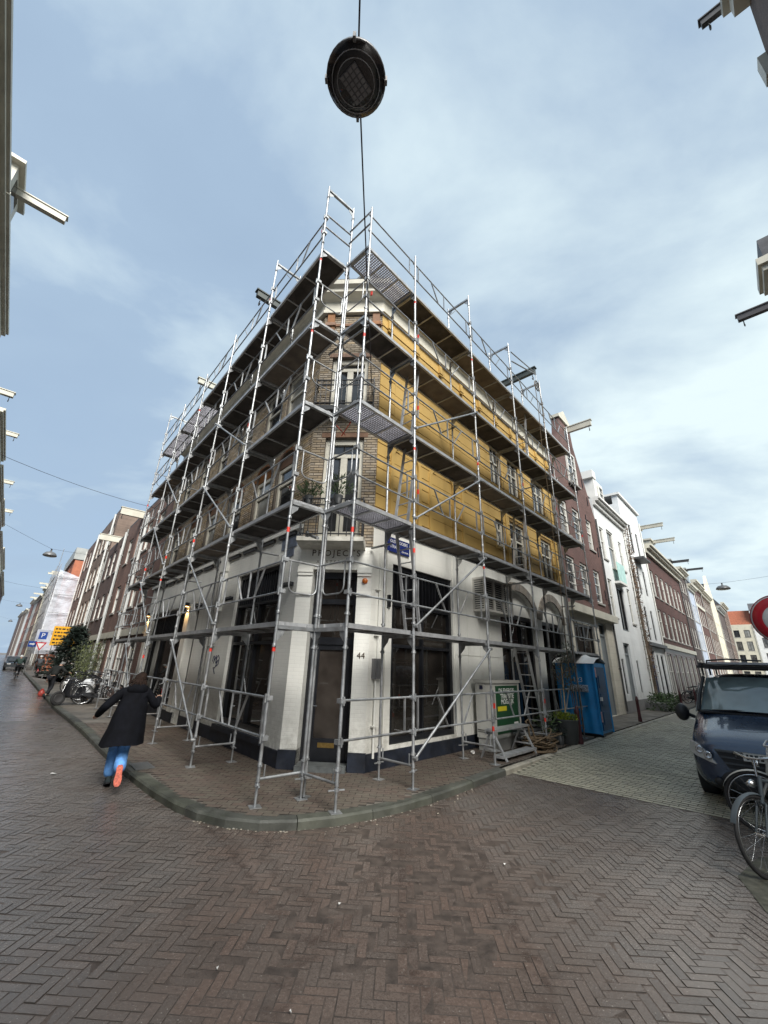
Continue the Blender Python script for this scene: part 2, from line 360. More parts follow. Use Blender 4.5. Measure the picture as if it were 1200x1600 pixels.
# ================================================================ ground, road, pavement
def in_view(p, m=0.17, far=60):
    """is the world point p inside the photograph's field of view (with a margin)? Used only to skip unseen paving bricks."""
    a, r = radians(20.7305), radians(1.8748)
    f = Vector((0, cos(a), sin(a))); up = Vector((0, -sin(a), cos(a))); ri = Vector((1, 0, 0))
    R_ = ri * cos(r) + up * sin(r); U_ = up * cos(r) - ri * sin(r)
    q = Vector(p) - Vector((0, 0, CAM_H)); w = q.dot(f)
    if w < 0.3 or w > far: return False
    return abs(q.dot(R_) / w) < 600 / 628.83 + m * 3 and abs(q.dot(U_) / w) < 800 / 628.83 + m * 3
def pavemat(name, c1, c2, rough_lo, rough_hi, isl=0.3, dirtc=(0.02, 0.018, 0.016), wetscale=0.5, tracks=False):
    m, N, Lk, B = _mk(name); MATS[name] = m
    g = N.new('ShaderNodeNewGeometry'); oi = N.new('ShaderNodeObjectInfo')
    pos = g.outputs['Position']
    ad = N.new('ShaderNodeMath'); ad.operation = 'ADD'; Lk.new(oi.outputs['Random'], ad.inputs[0]); Lk.new(g.outputs['Random Per Island'], ad.inputs[1])
    fr = N.new('ShaderNodeMath'); fr.operation = 'FRACT'; Lk.new(ad.outputs[0], fr.inputs[0])
    c = mixcol(N, Lk, fr.outputs[0], c1, c2)
    big = noise(N, Lk, pos, 0.55, 6, 0.6); fine = noise(N, Lk, pos, 45, 6, 0.7); mid = noise(N, Lk, pos, 6, 5, 0.6)
    hsv = N.new('ShaderNodeHueSaturation'); Lk.new(c, hsv.inputs['Color'])
    mm = N.new('ShaderNodeMath'); mm.operation = 'MULTIPLY'
    Lk.new(mrange(N, Lk, big, 0.3, 0.7, 0.78, 1.2), mm.inputs[0]); Lk.new(mrange(N, Lk, fine, 0.28, 0.72, 0.62, 1.42), mm.inputs[1])
    Lk.new(mm.outputs[0], hsv.inputs['Value']); c = hsv.outputs[0]
    c = mixcol(N, Lk, mrange(N, Lk, mid, 0.55, 0.8, 0, 0.55), c, dirtc)
    if tracks:
        # sky sheen painted as grey brick colour outside the dirty middle of the junction
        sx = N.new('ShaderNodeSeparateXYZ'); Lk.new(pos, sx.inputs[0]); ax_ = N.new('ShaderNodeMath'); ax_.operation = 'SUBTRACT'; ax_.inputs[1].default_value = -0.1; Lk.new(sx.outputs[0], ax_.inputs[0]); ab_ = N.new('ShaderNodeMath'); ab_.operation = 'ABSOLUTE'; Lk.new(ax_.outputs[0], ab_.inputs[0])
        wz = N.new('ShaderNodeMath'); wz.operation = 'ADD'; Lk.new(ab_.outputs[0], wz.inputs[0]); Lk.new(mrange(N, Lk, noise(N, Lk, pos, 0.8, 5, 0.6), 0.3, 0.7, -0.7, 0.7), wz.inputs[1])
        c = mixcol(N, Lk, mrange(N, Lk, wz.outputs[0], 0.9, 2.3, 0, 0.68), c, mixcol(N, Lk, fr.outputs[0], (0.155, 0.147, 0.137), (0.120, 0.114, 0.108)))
        # loose dirt that hides the bond in the middle of the junction, and reddish wheel tracks
        c = mixcol(N, Lk, mrange(N, Lk, noise(N, Lk, pos, 1.1, 7, 0.7), 0.46, 0.64, 0, 0.55), c, (0.092, 0.072, 0.060))
        for (ax, ay, bx, by, wd) in ((-0.75, 3.0, 0.55, 6.0, 0.13), (-2.2, 6.2, -0.5, 3.9, 0.10), (-1.9, 6.35, -0.2, 4.0, 0.10), (0.28, 3.0, 0.34, 6.2, 0.12), (1.05, 3.0, 1.0, 5.8, 0.10)):
            L_ = hypot(bx - ax, by - ay); nx, ny = (by - ay) / L_, -(bx - ax) / L_; tx, ty = (bx - ax) / L_, (by - ay) / L_
            dt = N.new('ShaderNodeVectorMath'); dt.operation = 'DOT_PRODUCT'; dt.inputs[1].default_value = (nx, ny, 0); Lk.new(pos, dt.inputs[0])
            wob = N.new('ShaderNodeMath'); wob.operation = 'ADD'; Lk.new(dt.outputs['Value'], wob.inputs[0]); Lk.new(mrange(N, Lk, noise(N, Lk, pos, 0.7, 3), 0.3, 0.7, -(ax * nx + ay * ny) - 0.22, -(ax * nx + ay * ny) + 0.22), wob.inputs[1])
            ab = N.new('ShaderNodeMath'); ab.operation = 'ABSOLUTE'; Lk.new(wob.outputs[0], ab.inputs[0])
            al = N.new('ShaderNodeVectorMath'); al.operation = 'DOT_PRODUCT'; al.inputs[1].default_value = (tx, ty, 0); Lk.new(pos, al.inputs[0])
            e0 = ax * tx + ay * ty; f1 = mrange(N, Lk, al.outputs['Value'], e0 - 0.6, e0 + 0.5, 0, 1); f2 = mrange(N, Lk, al.outputs['Value'], e0 + L_ - 0.6, e0 + L_ + 0.3, 1, 0)
            k1 = N.new('ShaderNodeMath'); k1.operation = 'MULTIPLY'; Lk.new(f1, k1.inputs[0]); Lk.new(f2, k1.inputs[1])
            k2 = N.new('ShaderNodeMath'); k2.operation = 'MULTIPLY'; Lk.new(k1.outputs[0], k2.inputs[0]); Lk.new(mrange(N, Lk, ab.outputs[0], wd * 0.3, wd * 1.1, 0.8, 0), k2.inputs[1])
            k3 = N.new('ShaderNodeMath'); k3.operation = 'MULTIPLY'; Lk.new(k2.outputs[0], k3.inputs[0]); Lk.new(mrange(N, Lk, noise(N, Lk, pos, 9, 6, 0.7), 0.42, 0.6, 0, 1), k3.inputs[1])
            c = mixcol(N, Lk, k3.outputs[0], c, (0.050, 0.034, 0.028))
    # grit: small pale stones
    vo = N.new('ShaderNodeTexVoronoi'); vo.inputs['Scale'].default_value = 55; Lk.new(pos, vo.inputs['Vector'])
    wn = N.new('ShaderNodeTexWhiteNoise'); Lk.new(vo.outputs['Color'], wn.inputs['Vector'])
    g1 = N.new('ShaderNodeMath'); g1.operation = 'GREATER_THAN'; g1.inputs[1].default_value = 0.93; Lk.new(wn.outputs['Value'], g1.inputs[0])
    l1 = N.new('ShaderNodeMath'); l1.operation = 'LESS_THAN'; l1.inputs[1].default_value = 0.22; Lk.new(vo.outputs['Distance'], l1.inputs[0])
    gm = N.new('ShaderNodeMath'); gm.operation = 'MULTIPLY'; Lk.new(g1.outputs[0], gm.inputs[0]); Lk.new(l1.outputs[0], gm.inputs[1])
    gm2 = N.new('ShaderNodeMath'); gm2.operation = 'MULTIPLY'; gm2.inputs[1].default_value = 0.5; Lk.new(gm.outputs[0], gm2.inputs[0])
    c = mixcol(N, Lk, gm2.outputs[0], c, (0.42, 0.39, 0.35))
    Lk.new(c, B.inputs['Base Color'])
    wet = noise(N, Lk, pos, wetscale, 5, 0.6)
    rr = N.new('ShaderNodeMath'); rr.operation = 'ADD'; Lk.new(mrange(N, Lk, wet, 0.3, 0.7, rough_lo, rough_hi), rr.inputs[0]); Lk.new(mrange(N, Lk, fine, 0.3, 0.7, -0.08, 0.12), rr.inputs[1])
    Lk.new(rr.outputs[0], B.inputs['Roughness'])
    b = bump(N, Lk, B, fine, 0.55, 0.006)
    bump(N, Lk, B, noise(N, Lk, pos, 160, 3), 0.4, 0.003, b)
    return m
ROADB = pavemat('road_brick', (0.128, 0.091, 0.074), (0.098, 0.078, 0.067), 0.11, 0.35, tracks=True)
SIDEB = pavemat('side_street_brick', (0.40, 0.38, 0.29), (0.30, 0.287, 0.225), 0.42, 0.7)
PAVEB = pavemat('pavement_brick', (0.098, 0.072, 0.058), (0.105, 0.090, 0.070), 0.40, 0.66)
JOINT = M('joint_sand', (0.035, 0.030, 0.026), 0.85, var=0.3, scale=8, bmp=0.4, bscale=90)
KERBM = M('kerb_stone', (0.062, 0.064, 0.052), 0.62, var=0.3, scale=3, island=0.25, bmp=0.5, bscale=55, dirt=((0.03, 0.035, 0.02), 0.7, 4), rvar=0.12)
def sheet(name, pts, mat, kind='structure'):
    mb = MB(); mb.poly(pts); return mb.build(name, mat, kind=kind)
sheet('ground', [(-900, -900, -0.06), (900, -900, -0.06), (900, 900, -0.06), (-900, 900, -0.06)], M('far_ground', (0.12, 0.11, 0.10), 0.8, scale=0.2))
# far part of the road: herringbone too small to tell apart
def far_road():
    m, N, Lk, B = _mk('road_far'); g = N.new('ShaderNodeNewGeometry')
    bt = N.new('ShaderNodeTexBrick'); bt.inputs['Scale'].default_value = 1; bt.inputs['Brick Width'].default_value = 0.21; bt.inputs['Row Height'].default_value = 0.0715; bt.inputs['Mortar Size'].default_value = 0.006
    bt.inputs['Color1'].default_value = (0.10, 0.076, 0.064, 1); bt.inputs['Color2'].default_value = (0.075, 0.062, 0.056, 1); bt.inputs['Mortar'].default_value = (0.06, 0.05, 0.043, 1)
    Lk.new(g.outputs['Position'], bt.inputs['Vector']); Lk.new(bt.outputs['Color'], B.inputs['Base Color'])
    wet = noise(N, Lk, g.outputs['Position'], 0.35, 6, 0.65); Lk.new(mrange(N, Lk, wet, 0.3, 0.7, 0.14, 0.38), B.inputs['Roughness'])
    bump(N, Lk, B, noise(N, Lk, g.outputs['Position'], 14, 5), 0.35, 0.01)
    return m
road = sheet('road', [(-260, -60, -0.012), (120, -60, -0.012), (120, 300, -0.012), (-260, 300, -0.012)], far_road())
# kerb line (outer edge), from far along the left street, round the corner, into the side street
kerb = [LF.pt(s, 2.3 if s > 10 else 2.15, 0) for s in (140, 90, 60, 40, 30, 24, 20, 17, 14, 12, 10, 8.5, 7, 6, 5, 4, 3.0)]
kerb += [V2(*p) for p in ((-3.55, 7.25), (-3.08, 6.72), (-2.64, 6.30), (-2.22, 5.95), (-1.78, 5.73), (-1.35, 5.66), (-0.92, 5.75), (-0.51, 5.94), (0.0, 6.22), (0.48, 6.60), (0.85, 6.98), (1.25, 7.43), (1.65, 7.90), (2.0, 8.27))]
kerb += [RF.pt(s, 1.5, 0) for s in (3.9, 4.6, 5.4, 6.4, 7.6, 9, 11, 13, 15, 17, 19, 21, 24, 30, 40, 60, 90, 125)]
NK = 17 + 14
for _ in range(3):                      # ease the corner into a smooth curve
    kk = [p.copy() for p in kerb]
    for i in range(9, NK + 3): kerb[i] = kk[i - 1] * 0.25 + kk[i] * 0.5 + kk[i + 1] * 0.25
def offset_line(pts, w):
    out = []
    for i, p in enumerate(pts):
        a = pts[max(0, i - 1)]; b = pts[min(len(pts) - 1, i + 1)]; t = (b - a).normalized()
        out.append(p + Vector((t.y, -t.x, 0)) * -w)
    return out
kin = offset_line(kerb, 0.20)          # inner edge, towards the buildings
cen = V2(-1, 12)
if (kin[22] - cen).length > (kerb[22] - cen).length: kin = offset_line(kerb, -0.20)
PAVZ = 0.10
back = [RF.pt(125, -3, 0), RF.pt(1.0, -3, 0), LF.pt(1.0, -3, 0), LF.pt(140, -3, 0)]
pave_poly = [Vector((p.x, p.y, PAVZ - 0.012)) for p in kin + back]
pavement = sheet('pavement', pave_poly, M('pavement_far', (0.125, 0.112, 0.095), 0.62, var=0.25, scale=1.2, bmp=0.4, bscale=25, rvar=0.15, dirt=((0.05, 0.05, 0.04), 0.5, 2.5)))
pave2d = [(p.x, p.y) for p in kin + back]; kerb2d = [(p.x, p.y) for p in kerb + back]
def kerb_stones():
    # walk the kerb line, one stone every ~0.95 m, slightly uneven
    acc = []; cur = []; ln = 0
    dense = []
    for i in range(len(kerb) - 1):
        n = max(1, int((kerb[i + 1] - kerb[i]).length / 0.24))
        for k in range(n): t = k / n; dense.append((kerb[i].lerp(kerb[i + 1], t), kin[i].lerp(kin[i + 1], t), i))
    dense.append((kerb[-1], kin[-1], len(kerb) - 1))
    far = MB(); i = 0
    while i < len(dense) - 1:
        j = min(i + 4, len(dense) - 1)
        seg = dense[i:j + 1]; side = seg[0][2] >= NK - 1
        mid = seg[len(seg) // 2][0]
        mb = MB() if mid.length < 26 else far
        top = 0.102 + random.uniform(-0.006, 0.006); g = 0.010
        if side: top = 0.096
        pts_o = [s[0] for s in seg]; pts_i = [s[1] for s in seg]
        # small joint
        t0 = (pts_o[1] - pts_o[0]).normalized() * g; pts_o[0] = pts_o[0] + t0; pts_i[0] = pts_i[0] + t0
        if side: pts_i = [o.lerp(q, 0.55) for o, q in zip(pts_o, pts_i)]
        n = len(seg); vs = []
        for o, q in zip(pts_o, pts_i):
            inw = (q - o).normalized()
            vs += [o + Z * -0.05, o + inw * 0.006 + Z * (top - 0.025), o + inw * 0.03 + Z * top, q + Z * (top - 0.002), q + Z * -0.05]
        fs = []
        for k in range(n - 1):
            a, b = k * 5, (k + 1) * 5
            for e in range(4): fs.append((a + e, b + e, b + e + 1, a + e + 1))
        fs += [(0, 1, 2, 3, 4), tuple((n - 1) * 5 + e for e in (4, 3, 2, 1, 0))]
        mb.add(vs, fs)
        if mb is not far: mb.build('kerb_stone', SIDEKERB if side else KERBM, pavement)
        i = j
    far.build('far_kerb_stones', KERBM, pavement, kind='stuff')
SIDEKERB = M('side_kerb', (0.30, 0.28, 0.23), 0.65, var=0.25, scale=4, bmp=0.4, bscale=50)
kerb_stones()
# side street: rises to a raised table behind the junction
def side_z(s): return 0.078 * min(1, max(0, (s - 4.2) / 2.2))
sm = MB()
for a, b in ((4.2, 4.9), (4.9, 5.6), (5.6, 6.4), (6.4, 125)):
    sm.quad(RF.pt(a, 1.5, side_z(a) - 0.006), RF.pt(a, 9.6, side_z(a) - 0.006), RF.pt(b, 9.6, side_z(b) - 0.006), RF.pt(b, 1.5, side_z(b) - 0.006))
def far_side():
    m, N, Lk, B = _mk('side_street_far'); g = N.new('ShaderNodeNewGeometry')
    mp = N.new('ShaderNodeMapping'); mp.inputs['Rotation'].default_value = (0, 0, atan2(DR.x, DR.y)); Lk.new(g.outputs['Position'], mp.inputs[0])
    bt = N.new('ShaderNodeTexBrick'); bt.inputs['Scale'].default_value = 1; bt.inputs['Brick Width'].default_value = 0.21; bt.inputs['Row Height'].default_value = 0.105; bt.inputs['Mortar Size'].default_value = 0.007
    bt.inputs['Color1'].default_value = (0.34, 0.315, 0.25, 1); bt.inputs['Color2'].default_value = (0.28, 0.26, 0.21, 1); bt.inputs['Mortar'].default_value = (0.07, 0.065, 0.05, 1)
    Lk.new(mp.outputs[0], bt.inputs['Vector'])
    Lk.new(mixcol(N, Lk, mrange(N, Lk, noise(N, Lk, g.outputs['Position'], 0.8, 6), 0.4, 0.75, 0, 0.5), bt.outputs['Color'], (0.10, 0.095, 0.08)), B.inputs['Base Color'])
    B.inputs['Roughness'].default_value = 0.6; bump(N, Lk, B, bt.outputs['Fac'], -0.3, 0.006)
    return m
side = sm.build('side_street', far_side(), kind='structure')
def brick_mesh(l, w, mat, top=0.0, h=0.05):
    mb = MB(); x, y, c = l / 2, w / 2, 0.0012
    mb.add([(-x, -y, -h), (x, -y, -h), (x, y, -h), (-x, y, -h), (-x, -y, top - c), (x, -y, top - c), (x, y, top - c), (-x, y, top - c),
            (-x + c, -y + c, top), (x - c, -y + c, top), (x - c, y - c, top), (-x + c, y - c, top)],
           [(8, 9, 10, 11)])
    n = len(mb.v); mb.cur = 1; b = n - 12
    for f in ((4, 5, 9, 8), (5, 6, 10, 9), (6, 7, 11, 10), (7, 4, 8, 11), (0, 1, 5, 4), (1, 2, 6, 5), (2, 3, 7, 6), (3, 0, 4, 7)): mb.f.append(f); mb.sm.append(False); mb.mi.append(1)
    return mb.mesh('brick', [mat, JOINT])
def lay(bricks, parent, mat, l, w, restname, n=300):
    """bricks: (x, y, z, angle); the n nearest become parts, the rest one joined part"""
    bricks.sort(key=lambda b: hypot(b[0], b[1]))
    me = brick_mesh(l, w, mat)
    for b in bricks[:n]:
        Mx = Matrix.Translation((b[0], b[1], b[2] + random.uniform(-0.0010, 0.0012))) @ Matrix.Rotation(b[3] + random.uniform(-0.008, 0.008), 4, 'Z') @ Matrix.Rotation(random.uniform(-0.012, 0.012), 4, 'X') @ Matrix.Rotation(random.uniform(-0.006, 0.006), 4, 'Y')
        obj('brick', me, parent, Mx)
    mb = MB(); x, y, c = l / 2, w / 2, 0.002
    for (px, py, pz, an) in bricks[n:]:
        ca, sa = cos(an), sin(an); pz += random.uniform(-0.0025, 0.0025); tx, ty = random.uniform(-0.01, 0.01), random.uniform(-0.02, 0.02)
        def P(u, v, z): return (px + u * ca - v * sa, py + u * sa + v * ca, pz + z + tx * u + ty * v)
        mb.add([P(-x, -y, -0.03), P(x, -y, -0.03), P(x, y, -0.03), P(-x, y, -0.03), P(-x + c, -y + c, 0), P(x - c, -y + c, 0), P(x - c, y - c, 0), P(-x + c, y - c, 0)],
               [(4, 5, 6, 7), (0, 1, 5, 4), (1, 2, 6, 5), (2, 3, 7, 6), (3, 0, 4, 7)]); mb.mi[-4:] = [1, 1, 1, 1]
    mb.build(restname, [mat, JOINT], parent, kind='stuff')
def road_bricks():
    w = 0.0715; out = []; ang = radians(-3); ca, sa = cos(ang), sin(ang)
    for i in range(-280, 180):
        for j in range(20, 300):
            k = (i - j) % 6
            if k == 0: u, v, a = (i + 1.5) * w, (j + 0.5) * w, 0
            elif k == 5: u, v, a = (i + 0.5) * w, (j + 1.5) * w, pi / 2
            else: continue
            x, y = u * ca - v * sa, u * sa + v * ca
            if hypot(x, y) > 17 or not in_view((x, y, 0)): continue
            if inpoly(x, y, kerb2d): continue
            q = V2(x, y) - RF.o
            if q.dot(RF.u) > 4.16 and q.dot(RF.n) < 9: continue
            # gently worn wheel tracks
            fill = 0.0026 * math.exp(-((x - 0.1) / 2.1) ** 2) * (0.75 + 0.35 * sin(x * 2.3 + y * 1.1) * sin(y * 1.7 - x))
            out.append((x, y, 0.0012 * sin(x * 1.3 + 0.6) * sin(y * 0.9) - fill, a + ang))
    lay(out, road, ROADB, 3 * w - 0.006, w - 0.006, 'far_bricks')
road_bricks()
def joint_sand():
    pts = [(-6.5, 1.2), (6.0, 1.2), (7.5, 4.0), (8.2, 7.5), (2.8, 9.4), (-2, 11), (-8.0, 13.9), (-11.6, 11.6), (-13.4, 8.6)]
    mb = MB(); mb.poly([(x, y, -0.0036) for x, y in pts]); mb.build('joint_sand', M('road_sand', (0.072, 0.055, 0.045), 0.5, var=0.3, scale=9, bmp=0.6, bscale=110, dirt=((0.035, 0.027, 0.022), 0.6, 3)), road, kind='stuff')
joint_sand()
def side_bricks():
    out = []; w = 0.106; an = atan2(NR.y, NR.x)
    r = 0; s = 4.26
    while s < 17:
        d = 1.60 + (0.106 if r % 2 else 0)
        while d < 7.0:
            p = RF.pt(s, d, 0)
            if in_view(p): out.append((p.x, p.y, side_z(s), an))
            d += 0.212
        s += w; r += 1
    lay(out, side, SIDEB, 0.204, 0.099, 'far_bricks')
side_bricks()
mb = MB()
for a, b in ((4.22, 4.9), (4.9, 5.6), (5.6, 6.4), (6.4, 17)): mb.quad(RF.pt(a, 1.55, side_z(a) - 0.004), RF.pt(a, 7.2, side_z(a) - 0.004), RF.pt(b, 7.2, side_z(b) - 0.004), RF.pt(b, 1.55, side_z(b) - 0.004))
mb.build('joint_sand', M('side_sand', (0.11, 0.105, 0.078), 0.8, var=0.3, scale=6, bmp=0.4), side, kind='stuff')
def pavement_bricks():
    out = []; w = 0.103; an = atan2(DC.y, DC.x)
    for j in range(-40, 90):
        for i in range(-60, 60):
            u = (i + (0.5 if j % 2 else 0)) * 0.206; v = -j * w
            p = CF.o + CF.u * u + CF.n * -v
            if not inpoly(p.x, p.y, pave2d) or not in_view((p.x, p.y, PAVZ)): continue
            qa = p - LF.o; qb = p - RF.o; qc = p - CF.o
            if qa.dot(LF.n) < -0.1 and qb.dot(RF.n) < -0.1 and qc.dot(CF.n) < -0.1: continue
            if hypot(p.x, p.y) > 15: continue
            out.append((p.x, p.y, PAVZ, an))
    lay(out, pavement, PAVEB, 0.199, 0.096, 'far_bricks')
pavement_bricks()
# pavement on the right, where the bicycles stand
rp = [Vector((2.75, 2.0, 0.006)), Vector((3.05, 3.2, 0.006)), Vector((3.38, 4.4, 0.006)), Vector((3.66, 5.02, 0.006)), Vector((4.3, 5.5, 0.006)), RF.pt(4.2, 6.6, 0.012), RF.pt(60, 7.0, 0.10), RF.pt(60, 9.2, 0.10), Vector((6.0, 2.0, 0.006))]
sheet('right_pavement', rp, M('right_pavement', (0.062, 0.062, 0.048), 0.75, var=0.45, scale=9, bmp=0.6, bscale=35, dirt=((0.035, 0.04, 0.02), 0.8, 5)))
# zebra-like blocks and small litter
for k in range(4):
    mb = MB(); d = 2.3 + k * 0.95; mb.fbox(RF, 19.2, 19.8, d, d + 0.55, 0.071, 0.083)
    mb.build('block_marking', M('road_paint', (0.55, 0.54, 0.5), 0.6, var=0.2, scale=12), side)
# ================================================================ the corner building
WHITEP = M('white_paint', (0.76, 0.76, 0.71), 0.5, var=0.06, scale=1.5, dirt=((0.35, 0.34, 0.30), 0.35, 3), bmp=0.08)
CREAM = M('cream_joinery', (0.56, 0.54, 0.46), 0.45, var=0.08, scale=2, dirt=((0.30, 0.28, 0.22), 0.3, 5))
BLACKP = M('black_paint', (0.012, 0.013, 0.016), 0.32, var=0.3, scale=3, spec=0.5)
NAVY = M('plinth_navy', (0.012, 0.016, 0.026), 0.5, var=0.35, scale=4, bmp=0.3, bscale=30, dirt=((0.06, 0.06, 0.06), 0.4, 6))
PWB_L = brickmat('painted_brick_l', (0.77, 0.77, 0.72), (0.74, 0.74, 0.69), (0.71, 0.71, 0.665), DL, bh=0.068, rough=0.5, bmp=0.35, paint=True, var=0.07)
PWB_C = brickmat('painted_brick_c', (0.77, 0.77, 0.72), (0.74, 0.74, 0.69), (0.71, 0.71, 0.665), DC, bh=0.068, rough=0.5, bmp=0.35, paint=True, var=0.07)
PWB_R = brickmat('painted_wall_r', (0.76, 0.755, 0.70), (0.74, 0.735, 0.68), (0.68, 0.68, 0.63), DR, bw=1.2, bh=0.30, rough=0.55, bmp=0.2, paint=True, var=0.08)
TANB = M('tan_brick', (0.285, 0.235, 0.17), 0.75, var=0.14, scale=4, island=0.24, bmp=0.4, bscale=50, dirt=((0.10, 0.085, 0.065), 0.55, 2.2))
MORT = M('mortar', (0.10, 0.085, 0.07), 0.9, var=0.2, scale=10, bmp=0.3)
RUSTB = M('orange_brick', (0.20, 0.10, 0.05), 0.75, var=0.2, scale=4, island=0.25, bmp=0.4)
YELM = M('yellow_render', (0.52, 0.345, 0.108), 0.62, var=0.045, scale=1.3, bmp=0.12, bscale=18, dirt=((0.40, 0.265, 0.085), 0.15, 1.6), stretch=(1, 1, 0.35))
YELD = M('yellow_joint', (0.24, 0.145, 0.042), 0.7, var=0.1, scale=2)
GLD = glassmat('shop_glass', (0.022, 0.019, 0.016), 0.02, 0.9, 0.10)
GLW = glassmat('window_glass', (0.030, 0.032, 0.034), 0.025, 0.8, 0.25)
GLC = glassmat('curtained_glass', (0.24, 0.24, 0.22), 0.04, 0.7, 0.2, 0.3)
BRASS = M('brass', (0.45, 0.30, 0.10), 0.35, 0.9, var=0.15, scale=20)
DGREY = M('dark_grey', (0.05, 0.05, 0.052), 0.5, var=0.2)
def windowp(fr, a0, a1, z0, z1, parent, fmat, gmat=None, d=-0.11, fw=0.07, tr=(), mu=(), dep=0.07, bars=None, sill=None, name='window', label=None):
    """a window: frame (part) with one pane (sub-part) for every light; tr: heights of transoms, mu: places of mullions; all in metres from the opening's corner"""
    mb = MB(); W, H = a1 - a0, z1 - z0
    mb.fbox(fr, a0, a0 + fw, d, d + dep, z0, z1); mb.fbox(fr, a1 - fw, a1, d, d + dep, z0, z1)
    mb.fbox(fr, a0 + fw, a1 - fw, d, d + dep, z0, z0 + fw); mb.fbox(fr, a0 + fw, a1 - fw, d, d + dep, z1 - fw, z1)
    tb = 0.06
    for t in tr: mb.fbox(fr, a0 + fw, a1 - fw, d - 0.002, d + dep - 0.004, z0 + t - tb / 2, z0 + t + tb / 2)
    zs = [z0 + fw] + [z0 + t for t in sorted(tr)] + [z1 - fw]
    xs = [a0 + fw] + [a0 + m for m in sorted(mu)] + [a1 - fw]
    for m in mu: mb.fbox(fr, a0 + m - tb / 2, a0 + m + tb / 2, d + 0.001, d + dep - 0.008, z0 + fw, z1 - fw)
    if bars:                                       # slender glazing bars in the top light
        zb = z0 + bars[1]
        for k in range(1, bars[0]): x = a0 + fw + (W - 2 * fw) * k / bars[0]; mb.fbox(fr, x - 0.014, x + 0.014, d + 0.012, d + dep - 0.018, zb, z1 - fw)
    w = mb.build(name, fmat, parent)
    if label: w['label'] = label
    for i in range(len(xs) - 1):
        for j in range(len(zs) - 1):
            p = MB(); p.fbox(fr, xs[i], xs[i + 1], d + 0.018, d + 0.026, zs[j], zs[j + 1])
            g = gmat if gmat else random.choice((GLW, GLW, GLC))
            p.build('pane', g, w)
    if sill:
        s = MB(); s.fbox(fr, a0 - 0.05, a1 + 0.05, d, 0.055, z0 - 0.09, z0 - 0.004); s.build('sill', sill, w)
    return w
def sweep(path_n, prof, name, mat, parent, closed=True):
    """profile (d, z) swept along a facade polyline [(point, ...)], normals per segment, mitred"""
    pts, ns = path_n; mb = MB(); rows = []
    for i, p in enumerate(pts):
        n1 = ns[max(0, i - 1)]; n2 = ns[min(len(ns) - 1, i)]
        m = (n1 + n2) / (1 + n1.dot(n2)) if (n1 - n2).length > 1e-5 else n1
        rows.append([p + m * d + Z * z for d, z in prof])
    k = len(prof)
    for i in range(len(pts) - 1):
        for j in range(k if closed else k - 1):
            jj = (j + 1) % k; mb.quad(rows[i][j], rows[i + 1][j], rows[i + 1][jj], rows[i][jj])
    mb.poly(rows[0]); mb.poly(list(reversed(rows[-1])))
    return mb.build(name, mat, parent)
LE, RE = 14.0, 12.6
B = thing('corner_building', 'three-storey corner building, white ground floor, tan brick and yellow render, behind scaffolding', 'building', CF.pt(CW / 2, -0.5, 0.1))
OUT = ([LF.pt(LE, 0, 0), CLp.copy(), CRp.copy(), RF.pt(RE, 0, 0)], [NL, NC, NR])
# ---- left facade
hl = [(2.3, 4.8, 0.5, 3.95), (7.5, 8.2, 0.1, 3.5), (8.7, 13.25, 0.42, 3.5)]
mb = MB(); wall(mb, LF, 1.67, LE, 0.1, 4.66, hl, rev=0.28); mb.build('left_ground_floor_wall', PWB_L, B)
mb = MB()
for a, b in ((1.67, 7.5), (8.2, LE)): mb.fbox(LF, a, b, -0.05, 0.035, 0.1, 0.37)
mb.fbox(LF, 2.3, 4.8, 0.0, 0.10, 0.37, 0.47)
mb.build('left_plinth', NAVY, B)
windowp(LF, 2.3, 4.8, 0.5, 3.95, B, BLACKP, GLD, d=-0.2, fw=0.10, tr=(1.75, 2.65), mu=(1.25,), dep=0.12, bars=(20, 2.68), name='shop_window')
windowp(LF, 8.7, 13.25, 0.42, 3.5, B, BLACKP, GLD, d=-0.25, fw=0.12, tr=(2.2,), mu=(1.5, 3.0), dep=0.12, bars=(24, 2.2), name='shop_window')
mb = MB(); mb.fbox(LF, 7.5, 8.2, -0.25, -0.18, 0.1, 3.5); dr_ = mb.build('side_door', BLACKP, B)
mb = MB(); mb.fbox(LF, 7.62, 8.08, -0.18, -0.172, 0.5, 2.1); mb.build('pane', GLD, dr_)
for a in (8.23, 13.3):
    mb = MB(); mb.fbox(LF, a, a + 0.42, 0.0, 0.06, 0.37, 3.5); mb.build('pilaster', WHITEP, B)
for a in (5.75, 6.15):
    mb = MB(); mb.tube(LF.pt(a, 0.07, 0.2), LF.pt(a, 0.07, 4.5), 0.03 if a > 6 else 0.018, 8)
    for z in (1.0, 2.2, 3.4): mb.fbox(LF, a - 0.045, a + 0.045, 0.0, 0.08, z, z + 0.03)
    mb.build('drain_pipe', M('grey_pipe', (0.34, 0.34, 0.32), 0.5), B)
mb = MB(); mb.fbox(LF, 5.62, 6.02, 0.0, 0.11, 4.2, 4.6); mb.fbox(LF, 5.66, 5.98, 0.0, 0.08, 3.1, 4.2); mb.build('pilaster_capital', PWB_L, B)
mb = MB()
a = 1.9
while a < LE - 1.0: mb.fbox(LF, a, a + 0.75, 0.0, 0.06, 4.50, 4.58); a += 1.0
mb.build('fascia_vents', DGREY, B)
mb = MB(); mb.fbox(LF, 1.66, LE, 0.0, 0.09, 4.58, 4.68); mb.build('fascia_moulding', WHITEP, B)
f1 = [(2.4, 3.35), (3.7, 4.65), (5.55, 6.5), (7.55, 8.5), (9.55, 10.5), (11.6, 12.55)]
hb = [(a, b, 5.05, 6.95, 0.36) for a, b in f1] + [(a, b, 7.6, 9.4, 0) for a, b in f1]
